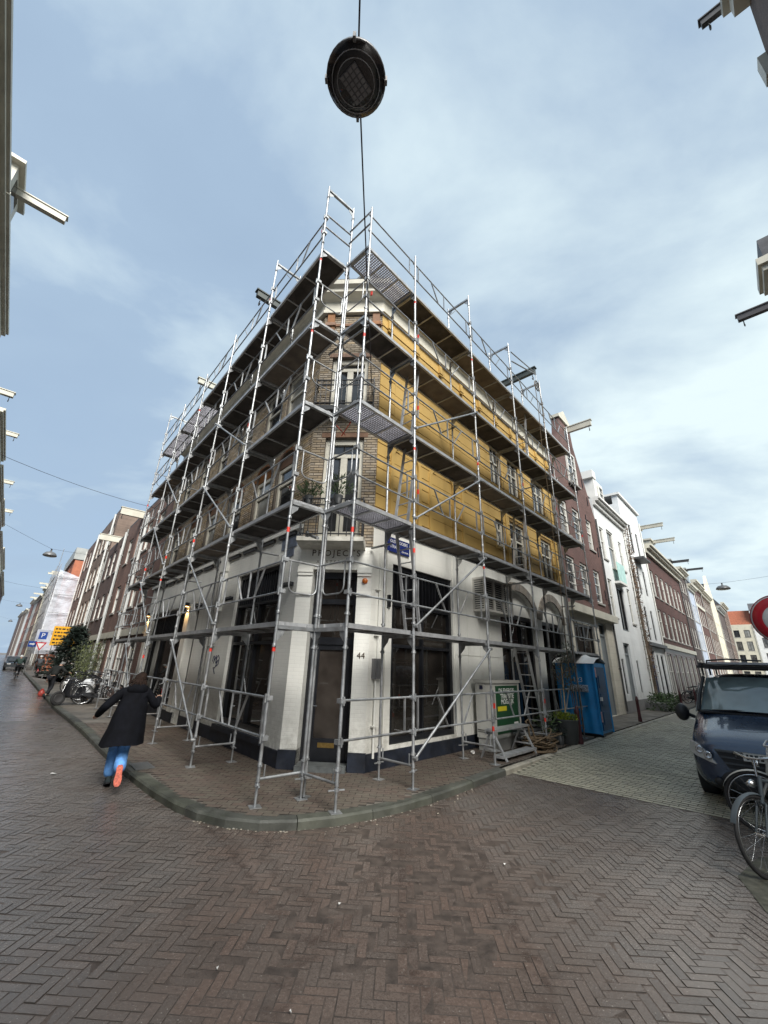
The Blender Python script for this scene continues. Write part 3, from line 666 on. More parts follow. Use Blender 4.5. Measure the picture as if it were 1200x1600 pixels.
mb = MB(); wall(mb, LF, 1.67, LE, 4.66, 10.7, hb, d=-0.012, rev=0.16); mb.build('left_upper_wall', MORT, B)
scatter_bricks(LF, 1.68, LE, 4.70, 10.62, [(h[0] - (0.09 if h[4] else 0), h[1] + (0.09 if h[4] else 0), h[2], h[3] + (0.09 if h[4] else 0.2), h[4] + 0.09 if h[4] else 0) for h in hb], d1=0.0).build('left_brickwork', M('tan_brick_left', (0.38, 0.305, 0.21), 0.75, var=0.14, scale=4, island=0.24, bmp=0.4, bscale=50, dirt=((0.10, 0.085, 0.065), 0.5, 2.2)), B, kind='stuff')
for a, b in f1:
    windowp(LF, a, b, 5.05, 6.55, B, CREAM, random.choice((GLW, GLC)), d=-0.14, fw=0.09, tr=(1.02,), sill=CREAM)
    mb = MB(); m, w = (a + b) / 2, (b - a) / 2                     # brown arched head panel
    arc = [LF.pt(m - w * cos(pi * k / 10), -0.10, 6.59 + 0.36 * sin(pi * k / 10)) for k in range(11)]
    mb.prism(arc, NL * 0.03); mb.build('arch_panel', RUSTB, B)
    for k in range(14):                                             # voussoirs
        t0, t1 = pi * k / 14, pi * (k + 0.86) / 14
        q = [LF.pt(m - (w + r) * cos(t), -0.03, 6.59 + (0.36 + r) * sin(t)) for t, r in ((t0, 0.0), (t1, 0.0), (t1, 0.085), (t0, 0.085))]
        mb = MB(); mb.prism(q, NL * (0.04 + random.uniform(0, 0.006))); mb.build('voussoir', RUSTB, B)
    windowp(LF, a, b, 7.6, 9.4, B, CREAM, random.choice((GLW, GLC)), d=-0.14, fw=0.09, tr=(1.15,), sill=CREAM)
    mb = MB(); mb.fbox(LF, a - 0.08, b + 0.08, -0.03, 0.02, 9.42, 9.6); mb.build('lintel', CREAM, B)
# ---- chamfered corner
hc = [(0.31, 1.24, 0.1, 3.69)]
mb = MB(); wall(mb, CF, 0, CW, 0.1, 4.17, hc, rev=0.42); mb.build('corner_ground_floor_wall', PWB_C, B)
mb = MB()
for a, b in ((-0.02, 0.31), (1.24, CW + 0.02)): mb.fbox(CF, a, b, -0.3, 0.05, 0.1, 0.40)
mb.build('corner_plinth', NAVY, B)
for a, b in ((0.0, 0.31), (1.24, CW)):
    mb = MB(); mb.fbox(CF, a - 0.005, b + 0.005, 0, 0.05, 3.62, 3.74); mb.fbox(CF, a, b, 0, 0.03, 3.56, 3.62); mb.fbox(CF, a, b, 0, 0.035, 3.15, 3.22); mb.build('pilaster_moulding', WHITEP, B)
dm = MB()
dm.fbox(CF, 0.31, 0.40, -0.40, -0.28, 0.1, 3.69); dm.fbox(CF, 1.15, 1.24, -0.40, -0.28, 0.1, 3.69)
dm.fbox(CF, 0.40, 1.15, -0.40, -0.28, 3.55, 3.69); dm.fbox(CF, 0.40, 1.15, -0.40, -0.28, 3.02, 3.12); dm.fbox(CF, 0.40, 1.15, -0.40, -0.28, 2.22, 2.36)
dm.fbox(CF, 0.36, 1.19, -0.42, -0.10, 0.1, 0.16)
door = dm.build('entrance_door', BLACKP, B)
for z0, z1 in ((3.12, 3.55), (2.36, 3.02)):
    mb = MB(); mb.fbox(CF, 0.40, 1.15, -0.36, -0.35, z0, z1); mb.build('pane', GLD, door)
mb = MB(); mb.fbox(CF, 0.41, 0.52, -0.38, -0.31, 0.17, 2.22); mb.fbox(CF, 1.03, 1.14, -0.38, -0.31, 0.17, 2.22); mb.fbox(CF, 0.52, 1.03, -0.38, -0.31, 0.17, 0.55); mb.fbox(CF, 0.52, 1.03, -0.38, -0.31, 2.12, 2.22)
mb.build('door_leaf', BLACKP, door)
mb = MB(); mb.fbox(CF, 0.52, 1.03, -0.355, -0.345, 0.55, 2.12); mb.build('pane', glassmat('door_glass', (0.05, 0.042, 0.036), 0.05, 0.7, 0.1), door)
mb = MB(); mb.fbox(CF, 0.62, 0.93, -0.31, -0.30, 0.40, 0.48); mb.build('letter_plate', BRASS, door)
mb = MB(); mb.tube(CF.pt(0.47, -0.31, 1.1), CF.pt(0.47, -0.24, 1.1), 0.012); mb.tube(CF.pt(0.47, -0.24, 1.1), CF.pt(0.57, -0.24, 1.1), 0.011); mb.build('door_handle', M('chrome', (0.6, 0.6, 0.6), 0.2, 1.0, var=0.05), door)
mb = MB(); mb.fbox(CF, 0.33, 1.22, -0.2, 0.16, 0.1, 0.19); mb.build('door_step', M('step_stone', (0.11, 0.12, 0.12), 0.5, var=0.2, scale=8, bmp=0.2), B)
hcu = [(0.31, 1.22, 4.3, 6.82), (0.30, 1.23, 7.55, 9.18)]
mb = MB(); wall(mb, CF, 0, CW, 4.17, 10.7, hcu, d=-0.012, rev=0.2); mb.build('corner_upper_wall', MORT, B)
scatter_bricks(CF, 0.0, CW, 4.19, 10.62, [(0.31, 1.22, 4.3, 6.95), (0.30, 1.23, 7.55, 9.30)]).build('corner_brickwork', TANB, B, kind='stuff')
for z in (6.84, 9.20):
    mb = MB(); mb.fbox(CF, 0.22, 1.31, -0.03, 0.015, z, z + 0.12); mb.build('lintel', RUSTB, B)
for z0, z1, tz in ((4.3, 6.82, 2.05), (7.55, 9.18, 1.28)):
    mb = MB(); d = -0.18; f = 0.09
    mb.fbox(CF, 0.31, 0.31 + f, d, d + 0.09, z0, z1); mb.fbox(CF, 1.22 - f, 1.22, d, d + 0.09, z0, z1); mb.fbox(CF, 0.4, 1.13, d, d + 0.09, z1 - 0.13, z1)
    mb.fbox(CF, 0.4, 1.13, d, d + 0.08, z0 + tz, z0 + tz + 0.09); mb.fbox(CF, 0.40, 1.13, d, d + 0.07, z0, z0 + 0.25)
    mb.fbox(CF, 0.69, 0.84, d, d + 0.075, z0 + 0.25, z0 + tz)
    w = mb.build('balcony_door', CREAM, B)
    for a, b, c, e in ((0.4, 0.69, z0 + 0.25, z0 + tz), (0.84, 1.13, z0 + 0.25, z0 + tz), (0.4, 1.13, z0 + tz + 0.09, z1 - 0.13)):
        mb = MB(); mb.fbox(CF, a, b, d + 0.02, d + 0.03, c, e); mb.build('pane', GLW, w)
# balcony of the first floor: stone slab on a corbel, iron railing
mb = MB()
pr = [CF.pt(0.02, 0, 4.26), CF.pt(0.02, 0.48, 4.26), CF.pt(0.02, 0.48, 4.17), CF.pt(0.02, 0.30, 4.12), CF.pt(0.02, 0, 4.11)]
mb.prism(pr, DC * (CW - 0.18)); mb.build('balcony_slab', M('balcony_stone', (0.50, 0.49, 0.44), 0.7, var=0.12, scale=4, dirt=((0.16, 0.17, 0.11), 0.6, 5), bmp=0.3), B)
def railing(t0, t1, d1, z0, z1, step, nm='railing'):
    mb = MB(); P = lambda t, d, z: CF.pt(t, d, z)
    for z in (z0 + 0.06, z1 - 0.14, z1): mb.bar(P(t0, d1, z), P(t1, d1, z), 0.03, 0.022); mb.bar(P(t0, 0, z), P(t0, d1, z), 0.025, 0.02); mb.bar(P(t1, 0, z), P(t1, d1, z), 0.025, 0.02)
    n = int((t1 - t0) / step)
    for k in range(n + 1): t = t0 + (t1 - t0) * k / n; mb.tube(P(t, d1, z0), P(t, d1, z1), 0.009, 6)
    for t in (t0, t1):
        for d in (d1 * 0.4, d1 * 0.75): mb.tube(P(t, d, z0), P(t, d, z1), 0.009, 6)
        mb.tube(P(t, d1, z0), P(t, d1, z1 + 0.04), 0.016, 8)
    # scroll work between the top rails
    for k in range(n):
        t = t0 + (t1 - t0) * (k + 0.5) / n; mb.path([P(t + 0.03 * cos(a), d1, z1 - 0.07 + 0.045 * sin(a)) for a in [2 * pi * q / 8 for q in range(8)]], 0.005, 4, True)
    return mb.build(nm, BLACKP, B)
railing(0.06, 1.34, 0.43, 4.27, 5.1, 0.15)
mb = MB(); mb.fbox(CF, 0.0, 1.42, 0.0, 0.30, 7.42, 7.54); mb.build('balcony_slab', M('slate_slab', (0.06, 0.065, 0.07), 0.6, var=0.2), B)
railing(0.02, 1.42, 0.26, 7.56, 8.28, 0.12)
for t in (0.10, 1.30):                                             # orange brick brackets under the cornice
    for z0, z1, e, g in ((10.05, 10.2, 0.05, 0.03), (10.2, 10.3, 0.09, 0.06), (10.3, 10.62, 0.06, 0.02)):
        mb = MB(); mb.fbox(CF, t - g, t + 0.15 + g, 0, e, z0, z1); mb.build('brick_bracket', RUSTB, B)
mb = MB(); mb.fbox(CF, 0.0, CW, 0, 0.03, 10.22, 10.30); mb.build('string_course', RUSTB, B)
# lettering, number, alarm, conduits
LETM = M('letter_bronze', (0.09, 0.065, 0.045), 0.45, 0.3, var=0.1)
text('lettering_projects', 'PROJECTS', 0.185, CF.tmat(0.765, 0.004, 4.03), LETM, B, 0.006, spacing=1.32)
text('lettering_amsterdam', 'AMSTERDAM', 0.085, CF.tmat(0.765, 0.004, 3.845), LETM, B, 0.003, spacing=1.9)
text('house_number', '44', 0.16, CF.tmat(1.39, 0.004, 2.02), LETM, B, 0.006)
mb = MB(); ax = CF.tmat(0, 0, 0).to_3x3().to_4x4(); mb.lathe([(0.0, 0.07), (0.03, 0.068), (0.05, 0.05), (0.058, 0.02), (0.06, 0.0)], CF.pt(1.40, 0.0, 3.46), 16, ax); mb.build('alarm_lamp', M('amber', (0.55, 0.13, 0.01), 0.25), B)
mb = MB(); mb.fbox(RF, 1.78, 1.98, 0.0, 0.12, 1.62, 1.98); mb.fbox(RF, 1.80, 1.96, 0.12, 0.14, 1.66, 1.95); mb.build('meter_box', M('meter_grey', (0.19, 0.19, 0.19), 0.5), B)
mb = MB(); mb.tube(RF.pt(1.86, 0.04, 0.3), RF.pt(1.86, 0.04, 1.62), 0.022); mb.tube(RF.pt(1.90, 0.03, 1.98), RF.pt(1.90, 0.03, 4.1), 0.012); mb.tube(RF.pt(2.12, 0.03, 0.5), RF.pt(2.12, 0.03, 4.6), 0.01)
for z in (0.8, 2.4, 3.3): mb.fbox(RF, 1.80, 1.93, 0, 0.07, z, z + 0.025)
mb.build('conduit', WHITEP, B)
mb = MB(); mb.fbox(RF, 2.16, 2.24, 0.0, 0.05, 3.0, 3.25); mb.build('wall_sensor', BLACKP, B)
for fr, a in ((LF, 1.85), (LF, 5.0), (LF, 7.2)):
    mb = MB(); mb.fbox(fr, a - 0.04, a + 0.04, 0, 0.1, 3.35, 3.43); mb.tube(fr.pt(a, 0.05, 3.39), fr.pt(a, 0.22, 3.33), 0.055, 10); mb.build('spotlight', BLACKP, B)
# ---- right facade, ground floor
hr = [(2.33, 4.6, 0.45, 3.95), (7.1, 9.5, 0.1, 4.22, 0.75), (10.07, 11.95, 0.1, 4.22, 0.75)]
mb = MB(); wall(mb, RF, 1.69, RE, 0.1, 4.75, hr, rev=0.25); mb.build('right_ground_floor_wall', PWB_R, B)
for a, b in ((1.69, 7.1), (9.5, 10.07), (11.95, RE)): mb = MB(); mb.fbox(RF, a, b, -0.05, 0.03, 0.1, 0.38); mb.build('right_plinth', NAVY, B)
windowp(RF, 2.33, 4.6, 0.45, 3.95, B, BLACKP, GLD, d=-0.17, fw=0.11, tr=(1.80, 2.65), mu=(1.12,), dep=0.12, bars=(16, 2.68), name='shop_window')
for k, (a, b) in enumerate(((4.64, 5.22), (5.23, 5.81), (5.82, 6.40), (6.41, 7.0))):
    for z0, z1 in ((0.39, 2.14), (2.155, 4.66)):
        mb = MB(); mb.fbox(RF, a, b, 0.0, 0.022, z0, z1); mb.build('wall_panel', WHITEP, B)
STONE = M('arch_stone', (0.24, 0.215, 0.185), 0.75, var=0.2, scale=5, bmp=0.4, bscale=30, island=0.12)
for a, b in ((7.1, 9.5), (10.07, 11.95)):
    m, w = (a + b) / 2, (b - a) / 2
    for k in range(15):
        t0, t1 = pi * k / 15, pi * (k + 0.95) / 15
        q = [RF.pt(m - (w + r) * cos(t), -0.02, 3.47 + (0.75 + r) * sin(t)) for t, r in ((t0, 0.0), (t1, 0.0), (t1, 0.26), (t0, 0.26))]
        mb = MB(); mb.prism(q, NR * 0.07); mb.build('arch_stone', STONE, B)
    mb = MB(); arc = [RF.pt(m - w * cos(pi * k / 12), -0.2, 3.47 + 0.75 * sin(pi * k / 12)) for k in range(13)]; mb.prism(arc, NR * 0.06); mb.build('tympanum', WHITEP, B)
    windowp(RF, a, b, 0.1, 3.46, B, BLACKP, GLD, d=-0.22, fw=0.12, tr=(2.35,), mu=((b - a) * 0.34, (b - a) * 0.66), dep=0.1, name='shop_window')
mb = MB(); mb.fbox(RF, 1.69, RE, 0.0, 0.05, 4.66, 4.76); mb.build('fascia_moulding', WHITEP, B)
# louvred ventilation box
lv = MB(); lv.fbox(RF, 5.55, 7.1, 0.023, 0.42, 3.28, 3.34); lv.fbox(RF, 5.55, 7.1, 0.023, 0.42, 4.12, 4.18)
for a in (5.55, 6.02, 6.55, 7.04): lv.fbox(RF, a, a + 0.06, 0.36, 0.42, 3.34, 4.12)
lv.fbox(RF, 5.55, 5.60, 0.023, 0.07, 3.34, 4.12); lv.fbox(RF, 7.05, 7.10, 0.023, 0.07, 3.34, 4.12)
vent = lv.build('ventilation_box', M('louvre_grey', (0.50, 0.49, 0.45), 0.5), B)
mb = MB(); mb.fbox(RF, 5.6, 7.05, 0.03, 0.25, 3.35, 4.11); mb.build('vent_inside', BLACKP, vent)
for k in range(13):
    z = 3.37 + k * 0.058; mb = MB()
    mb.hexa([RF.pt(5.57, 0.345, z + 0.03), RF.pt(7.08, 0.345, z + 0.03), RF.pt(7.08, 0.40, z), RF.pt(5.57, 0.40, z), RF.pt(5.57, 0.345, z + 0.038), RF.pt(7.08, 0.345, z + 0.038), RF.pt(7.08, 0.40, z + 0.008), RF.pt(5.57, 0.40, z + 0.008)])
    mb.hexa([RF.pt(5.565, 0.07, z + 0.0), RF.pt(5.575, 0.07, z), RF.pt(5.575, 0.36, z), RF.pt(5.565, 0.36, z), RF.pt(5.565, 0.07, z + 0.03), RF.pt(5.575, 0.07, z + 0.03), RF.pt(5.575, 0.36, z + 0.03), RF.pt(5.565, 0.36, z + 0.03)])
    mb.build('slat', MATS['louvre_grey'], vent)
# ---- right facade, yellow render in courses
wy = [(8.2, 9.35, 5.0, 6.62, 0), (10.75, 11.8, 5.0, 6.62, 0), (7.2, 7.75, 5.5, 6.45, 0), (7.12, 7.9, 7.55, 9.15, 0), (8.4, 9.28, 7.55, 9.15, 0), (10.5, 11.6, 7.55, 9.15, 0)]
ny = [(2.25, 3.2, 4.95, 6.95, 0.42), (3.75, 4.75, 4.95, 6.95, 0.42), (5.3, 6.3, 4.95, 6.95, 0.42), (2.25, 3.2, 7.5, 9.35, 0), (3.75, 4.75, 7.5, 9.35, 0), (5.3, 6.3, 7.5, 9.35, 0)]
mb = MB(); wall(mb, RF, 1.69, RE, 4.76, 10.7, wy, d=-0.016, rev=0.16); mb.build('right_upper_wall', YELD, B)
arches = [(8.0, 9.55, 4.95, 7.1, 0.5), (10.55, 12.0, 4.95, 7.1, 0.5)]
z = 4.78; row = 0
def cut(segs, h, zc):
    a, b = h[0], h[1]
    if h[4] and zc > h[3] - h[4]:
        k = (zc - (h[3] - h[4])) / h[4]
        if k >= 1: return segs
        w = (b - a) / 2 * sqrt(1 - k * k); m = (a + b) / 2; a, b = m - w, m + w
    if not (h[2] < zc < h[3]): return segs
    out = []
    for p, q in segs:
        if b <= p or a >= q: out.append((p, q)); continue
        if p < a: out.append((p, a))
        if b < q: out.append((b, q))
    return out
while z < 10.2:
    zt = min(z + 0.318, 10.24); segs = [(1.70, RE)]
    for h in wy: segs = cut(segs, h, (z + zt) / 2)
    for p, q in segs:
        if q - p > 0.05:
            # one course between openings, niches recessed a little
            inner = [(p, q)]
            for h in ny: inner = cut(inner, h, (z + zt) / 2)
            for a, b in inner:
                if b - a < 0.04: continue
                mb = MB(); mb.fbox(RF, a + 0.003, b - 0.003, -0.016, 0.008 + random.uniform(-0.002, 0.002), z + 0.009, zt - 0.010); mb.build('render_course', YELM, B)
            for a, b in [(max(p, h[0]), min(q, h[1])) for h in ny if h[2] < (z + zt) / 2 < h[3]]:
                if b - a > 0.05:
                    mb = MB(); mb.fbox(RF, a + 0.02, b - 0.02, -0.016, -0.009, z + 0.004, zt - 0.005); mb.build('render_course', YELM, B)
    z += 0.325; row += 1
for h in ny[:3] + arches:
    m, w = (h[0] + h[1]) / 2, (h[1] - h[0]) / 2; mb = MB(); zs_ = h[3] - h[4]
    K = 14; ins = [(m - w * cos(pi * k / K), zs_ + h[4] * sin(pi * k / K)) for k in range(K + 1)]; outs = [(m - (w + 0.11) * cos(pi * k / K), zs_ + (h[4] + 0.11) * sin(pi * k / K)) for k in range(K + 1)]
    for k in range(K): mb.prism([RF.pt(*[ins[k][0], 0.0, ins[k][1]]), RF.pt(ins[k + 1][0], 0, ins[k + 1][1]), RF.pt(outs[k + 1][0], 0, outs[k + 1][1]), RF.pt(outs[k][0], 0, outs[k][1])], NR * 0.045)
    mb.fbox(RF, h[0] - 0.11, h[0] - 0.002, 0, 0.045, h[2], zs_); mb.fbox(RF, h[1] + 0.002, h[1] + 0.11, 0, 0.045, h[2], zs_)
    mb.build('arch_moulding', YELM, B)
for h in wy:
    windowp(RF, h[0], h[1], h[2], h[3], B, CREAM, GLW, d=-0.14, fw=0.09, tr=((h[3] - h[2]) * 0.62,), mu=((h[1] - h[0]) / 2,), sill=M('yellow_sill', (0.5, 0.36, 0.13), 0.6))
    if h[1] - h[0] > 0.7:
        mb = MB()
        for zz in (h[2] + 0.1, h[2] + 0.42): mb.tube(RF.pt(h[0], 0.06, zz), RF.pt(h[1], 0.06, zz), 0.012, 6)
        for k in range(4): a = h[0] + (h[1] - h[0]) * k / 3; mb.tube(RF.pt(a, 0.06, h[2] + 0.1), RF.pt(a, 0.06, h[2] + 0.42), 0.008, 6); mb.tube(RF.pt(a, -0.1, h[2] + 0.1), RF.pt(a, 0.06, h[2] + 0.1), 0.006, 5)
        mb.build('window_guard', BLACKP, B)
mb = MB(); mb.fbox(RF, 1.69, RE, -0.016, 0.03, 10.24, 10.30); mb.fbox(RF, 1.69, RE, -0.016, 0.012, 10.30, 10.62); mb.build('frieze', YELM, B)
a = 1.95
while a < RE: 
    mb = MB(); mb.fbox(RF, a - 0.07, a + 0.07, 0.013, 0.07, 10.16, 10.62); mb.fbox(RF, a - 0.09, a + 0.09, 0.031, 0.09, 10.22, 10.34); mb.build('frieze_bracket', YELM, B); a += 1.15
mb = MB(); mb.tube(RF.pt(12.45, 0.08, 0.15), RF.pt(12.45, 0.08, 10.6), 0.05, 10)
for zz in (1.5, 3.5, 5.5, 7.5, 9.5): mb.fbox(RF, 12.38, 12.52, 0, 0.14, zz, zz + 0.04)
mb.build('drain_pipe', M('zinc_pipe', (0.22, 0.23, 0.24), 0.5, 0.3), B)
# ---- cornice and roof all round
sweep(OUT, [(-0.1, 10.62), (0.10, 10.62), (0.10, 10.72), (0.05, 10.74), (0.05, 11.05), (0.12, 11.09), (0.30, 11.14), (0.30, 11.24), (0.40, 11.30), (0.42, 11.42), (-0.1, 11.46)], 'cornice', CREAM, B)
sweep(OUT, [(-0.12, 11.44), (0.34, 11.44), (0.37, 11.50), (0.30, 11.50), (0.26, 11.46), (-0.12, 11.48)], 'gutter', M('zinc', (0.16, 0.17, 0.18), 0.45, 0.5), B)
rf = sweep(OUT, [(-0.15, 11.45), (-0.85, 12.35), (-6.0, 12.45), (-6.0, 11.3)], 'roof', M('roof_felt', (0.025, 0.025, 0.028), 0.75, var=0.3, bmp=0.3), B)
mb = MB(); mb.fbox(RF, 2.0, 3.1, -1.9, -0.95, 11.9, 13.25); mb.fbox(RF, 1.93, 3.17, -1.97, -0.88, 13.25, 13.36); mb.build('roof_hatch', M('hatch_grey', (0.22, 0.23, 0.23), 0.5), B)
mb = MB(); mb.fbox(RF, 8.1, 9.5, -0.9, -0.3, 11.5, 12.75); mb.fbox(RF, 8.0, 9.6, -0.95, -0.2, 12.75, 12.9); mb.build('roof_dormer', CREAM, B)
def hoist(fr, a, z, d0, d1, mat, parent, w=0.13, h=0.2, hook=True):
    mb = MB(); mb.fbox(fr, a - w / 2, a + w / 2, d0, d1, z - h, z); mb.fbox(fr, a - w / 2 - 0.03, a + w / 2 + 0.03, d0, d1 + 0.04, z, z + 0.04)
    o = mb.build('hoist_beam', mat, parent)
    if hook:
        k = MB(); k.tube(fr.pt(a, d1 - 0.12, z - h), fr.pt(a, d1 - 0.12, z - h - 0.12), 0.014)
        k.path([fr.pt(a + 0.07 * sin(t), d1 - 0.12, z - h - 0.19 + 0.07 * cos(t)) for t in [i * 0.5 for i in range(9)]], 0.016, 6); k.build('hook', DGREY, o)
    return o
hoist(LF, 3.7, 12.25, -1.0, 1.25, M('beam_green', (0.05, 0.06, 0.055), 0.5), B)
hoist(LF, 8.75, 12.0, -1.0, 1.25, M('beam_pale', (0.42, 0.42, 0.36), 0.5), B)
hoist(RF, 8.6, 12.55, -0.9, 1.35, MATS['beam_green'], B)
# body: side and back so that the house is closed
mb = MB(); bk = [LF.pt(LE, 0, 0), LF.pt(LE, -6, 0), RF.pt(RE, -6, 0), RF.pt(RE, 0, 0)]
for p, q in zip(bk[:-1], bk[1:]): mb.quad(p + Z * 0.0, q + Z * 0.0, q + Z * 11.5, p + Z * 11.5)
mb.poly([p + Z * 12.4 for p in (LF.pt(LE, -5, 0), LF.pt(2.5, -3.0, 0), RF.pt(2.5, -3.0, 0), RF.pt(RE, -5, 0))])
mb.build('party_walls', M('party_wall', (0.2, 0.15, 0.12), 0.85), B)
# graffiti tag on the white pier
mb = MB(); g = [(-0.22, 0.1), (-0.2, 0.24), (-0.12, 0.26), (-0.12, 0.06), (-0.05, 0.2), (0.0, 0.27), (0.02, 0.06), (0.06, 0.22), (0.14, 0.28), (0.22, 0.2), (0.2, 0.04), (0.1, -0.02), (0.07, 0.1), (0.16, 0.16), (0.02, -0.06), (-0.1, -0.05), (-0.02, -0.14), (0.05, -0.22)]
mb.path([LF.pt(5.45 - x, 0.006, 1.72 + y * 0.9) for x, y in g], 0.011, 5); mb.build('graffiti', M('graffiti_ink', (0.015, 0.02, 0.06), 0.5), B)
# warm wall lamps beside the shop entrance (lit)
for a in (8.44, 13.5):
    lt = thing('wall_lamp', 'small lit wall lamp on the %s white pilaster beside the black shopfront' % ('nearer' if a < 9 else 'farther'), 'lamp', LF.pt(a, 0.06, 3.42), group='lit lamps of the shopfront')
    mb = MB(); mb.fbox(LF, a - 0.05, a + 0.05, 0.061, 0.17, 3.44, 3.56); mb.build('lamp_housing', BLACKP, lt)
    mb = MB(); mb.fbox(LF, a - 0.035, a + 0.035, 0.075, 0.155, 3.425, 3.44); mb.build('bulb', emis('warm_bulb', (1.0, 0.55, 0.18), 3), lt)
    ld = bpy.data.lights.new('lamp_light', 'SPOT'); ld.energy = 12; ld.color = (1.0, 0.6, 0.25); ld.shadow_soft_size = 0.03; ld.spot_size = radians(95); ld.spot_blend = 0.6
    obj('lamp_light', ld, lt, Matrix.Translation(LF.pt(a, 0.14, 3.41)))
# street-name plates (things hung on the wall)
ENAM = M('blue_enamel', (0.012, 0.022, 0.12), 0.25, var=0.1); ENW = M('white_enamel', (0.75, 0.75, 0.74), 0.35, var=0.03)
t = thing('street_sign', 'blue street name plate above the right shop window, left of the ladder', 'street sign', RF.pt(2.47, 0.03, 4.35))
mb = MB(); mb.fbox(RF, 2.10, 2.84, 0.023, 0.04, 4.2, 4.52); mb.build('plate', ENAM, t)
text('lettering', 'OUDE LOOIERS', 0.105, RF.tmat(2.47, 0.042, 4.44), ENW, t, 0.001, sx=0.82); text('lettering', 'STRAAT', 0.105, RF.tmat(2.34, 0.042, 4.32), ENW, t, 0.001, sx=0.85); text('lettering', 'CENTRUM', 0.05, RF.tmat(2.68, 0.042, 4.255), ENW, t, 0.001)
t = thing('street_sign', 'dusty blue street name plate on the white fascia left of the corner', 'street sign', LF.pt(2.2, 0.03, 4.3))
mb = MB(); mb.fbox(LF, 1.84, 2.52, 0.004, 0.02, 4.22, 4.48); mb.fbox(LF, 1.95, 2.25, 0.004, 0.02, 4.02, 4.2); mb.build('plate', M('dusty_enamel', (0.10, 0.12, 0.16), 0.4, var=0.3, scale=6), t)
# ================================================================ scaffolding
GALV = M('galvanised', (0.37, 0.383, 0.392), 0.45, 0.7, var=0.22, scale=4, rvar=0.15, island=0.12, dirt=((0.20, 0.19, 0.175), 0.7, 7), bmp=0.08, bscale=120)
ALU = M('aluminium', (0.46, 0.47, 0.48), 0.45, 0.6, var=0.12, scale=6, rvar=0.1, dirt=((0.25, 0.24, 0.23), 0.4, 8))
DECKP = M('deck_panel_dark', (0.045, 0.040, 0.036), 0.8, var=0.35, scale=3, dirt=((0.12, 0.11, 0.10), 0.3, 6))
DECKQ = M('deck_panel_ply', (0.15, 0.125, 0.10), 0.75, var=0.2, scale=3, dirt=((0.08, 0.07, 0.06), 0.5, 4))
REDT = M('red_band', (0.62, 0.035, 0.02), 0.5, var=0.15)
SZ = 0.39; LIFT = 2.0; FW = 0.73
def frame_mesh(h=2.0, key='full'):
    def mk():
        mb = MB(); r = 0.0242
        for y in (0, FW):
            mb.tube((0, y, 0), (0, y, h), r, 8); mb.tube((0, y, h), (0, y, h + 0.10), 0.019, 8)
            mb.tube((0, y, -0.006), (0, y, 0.05), 0.029, 8)
            if key == 'full':
                s = 1 if y == 0 else -1                       # gusset plate with its hole
                mb.prism([(-0.004, y + s * 0.02, h - 0.06), (-0.004, y + s * 0.15, h - 0.06), (-0.004, y + s * 0.13, h - 0.13), (-0.004, y + s * 0.02, h - 0.24)], (0.008, 0, 0))
        # U-shaped transom
        if key == 'full':
            mb.box(-0.026, 0.026, 0.02, FW - 0.02, h - 0.065, h - 0.058); mb.box(-0.026, -0.02, 0.02, FW - 0.02, h - 0.065, h - 0.005); mb.box(0.02, 0.026, 0.02, FW - 0.02, h - 0.065, h - 0.005)
        for y in (0, FW):
            for z in (0.16, h - 0.32): mb.tube((-0.004, y, z), (0.004, y, z + 0.05), 0.034, 6); mb.box(-0.05, 0.05, y - 0.012, y + 0.012, z + 0.01, z + 0.03)
        # guard-rail wedge housings
        for z in (0.5, 1.0): mb.box(-0.045, 0.045, FW - 0.055, FW + 0.03, z - 0.03, z + 0.03); mb.box(-0.012, 0.012, FW + 0.0, FW + 0.05, z - 0.06, z + 0.055)
        return mb.mesh('frame', GALV)
    return shared(('frame', h, key), mk)
def rail_mesh(L, truss=True):
    def mk():
        mb = MB(); r = 0.0168
        for z in (0.5, 1.0): mb.tube((0.03, 0, z), (L - 0.03, 0, z), r, 8)
        if truss:
            for x in (0.16, L - 0.16): mb.bar((x, 0, 0.5), (x, 0, 1.0), 0.018, 0.032, Vector((0, 1, 0)))
            m = L / 2
            if L > 2: mb.bar((m, 0, 0.5), (m, 0, 1.0), 0.018, 0.028, Vector((0, 1, 0)))
            for a, b in ((0.28 * L, 0.40 * L), (0.74 * L, 0.60 * L)): mb.bar((a, 0, 1.0), (b, 0, 0.5), 0.018, 0.03, Vector((0, 1, 0)))
        else:
            mb.bar((L - 0.18, 0, 0.5), (L - 0.18, 0, 1.0), 0.018, 0.03, Vector((0, 1, 0)))
        return mb.mesh('guardrail', GALV)
    return shared(('rail', L, truss), mk)
def deck_frame_mesh(L):
    def mk():
        mb = MB(); y0, y1 = 0.045, FW - 0.045; t = 0.07
        for y in (y0, y1 - 0.045): mb.box(0.03, L - 0.03, y, y + 0.045, -0.01, t - 0.01)
        for x in (0.03, L - 0.08): mb.box(x, x + 0.05, y0 + 0.045, y1 - 0.045, -0.008, t - 0.012)
        for k in (1, 2): x = L * k / 3; mb.box(x - 0.016, x + 0.016, y0 + 0.045, y1 - 0.045, -0.006, 0.02)
        for x in (0.0, L - 0.06):
            for y in (0.14, FW - 0.2): mb.box(x, x + 0.06, y, y + 0.06, 0.0, 0.05)
        return mb.mesh('deck', ALU)
    return shared(('deck', L), mk)
def deck_panel_mesh(L, mat):
    def mk():
        mb = MB(); mb.box(0.08, L - 0.08, 0.09, FW - 0.09, 0.024, 0.052); return mb.mesh('deck_panel', mat)
    return shared(('panel', L, mat.name), mk)
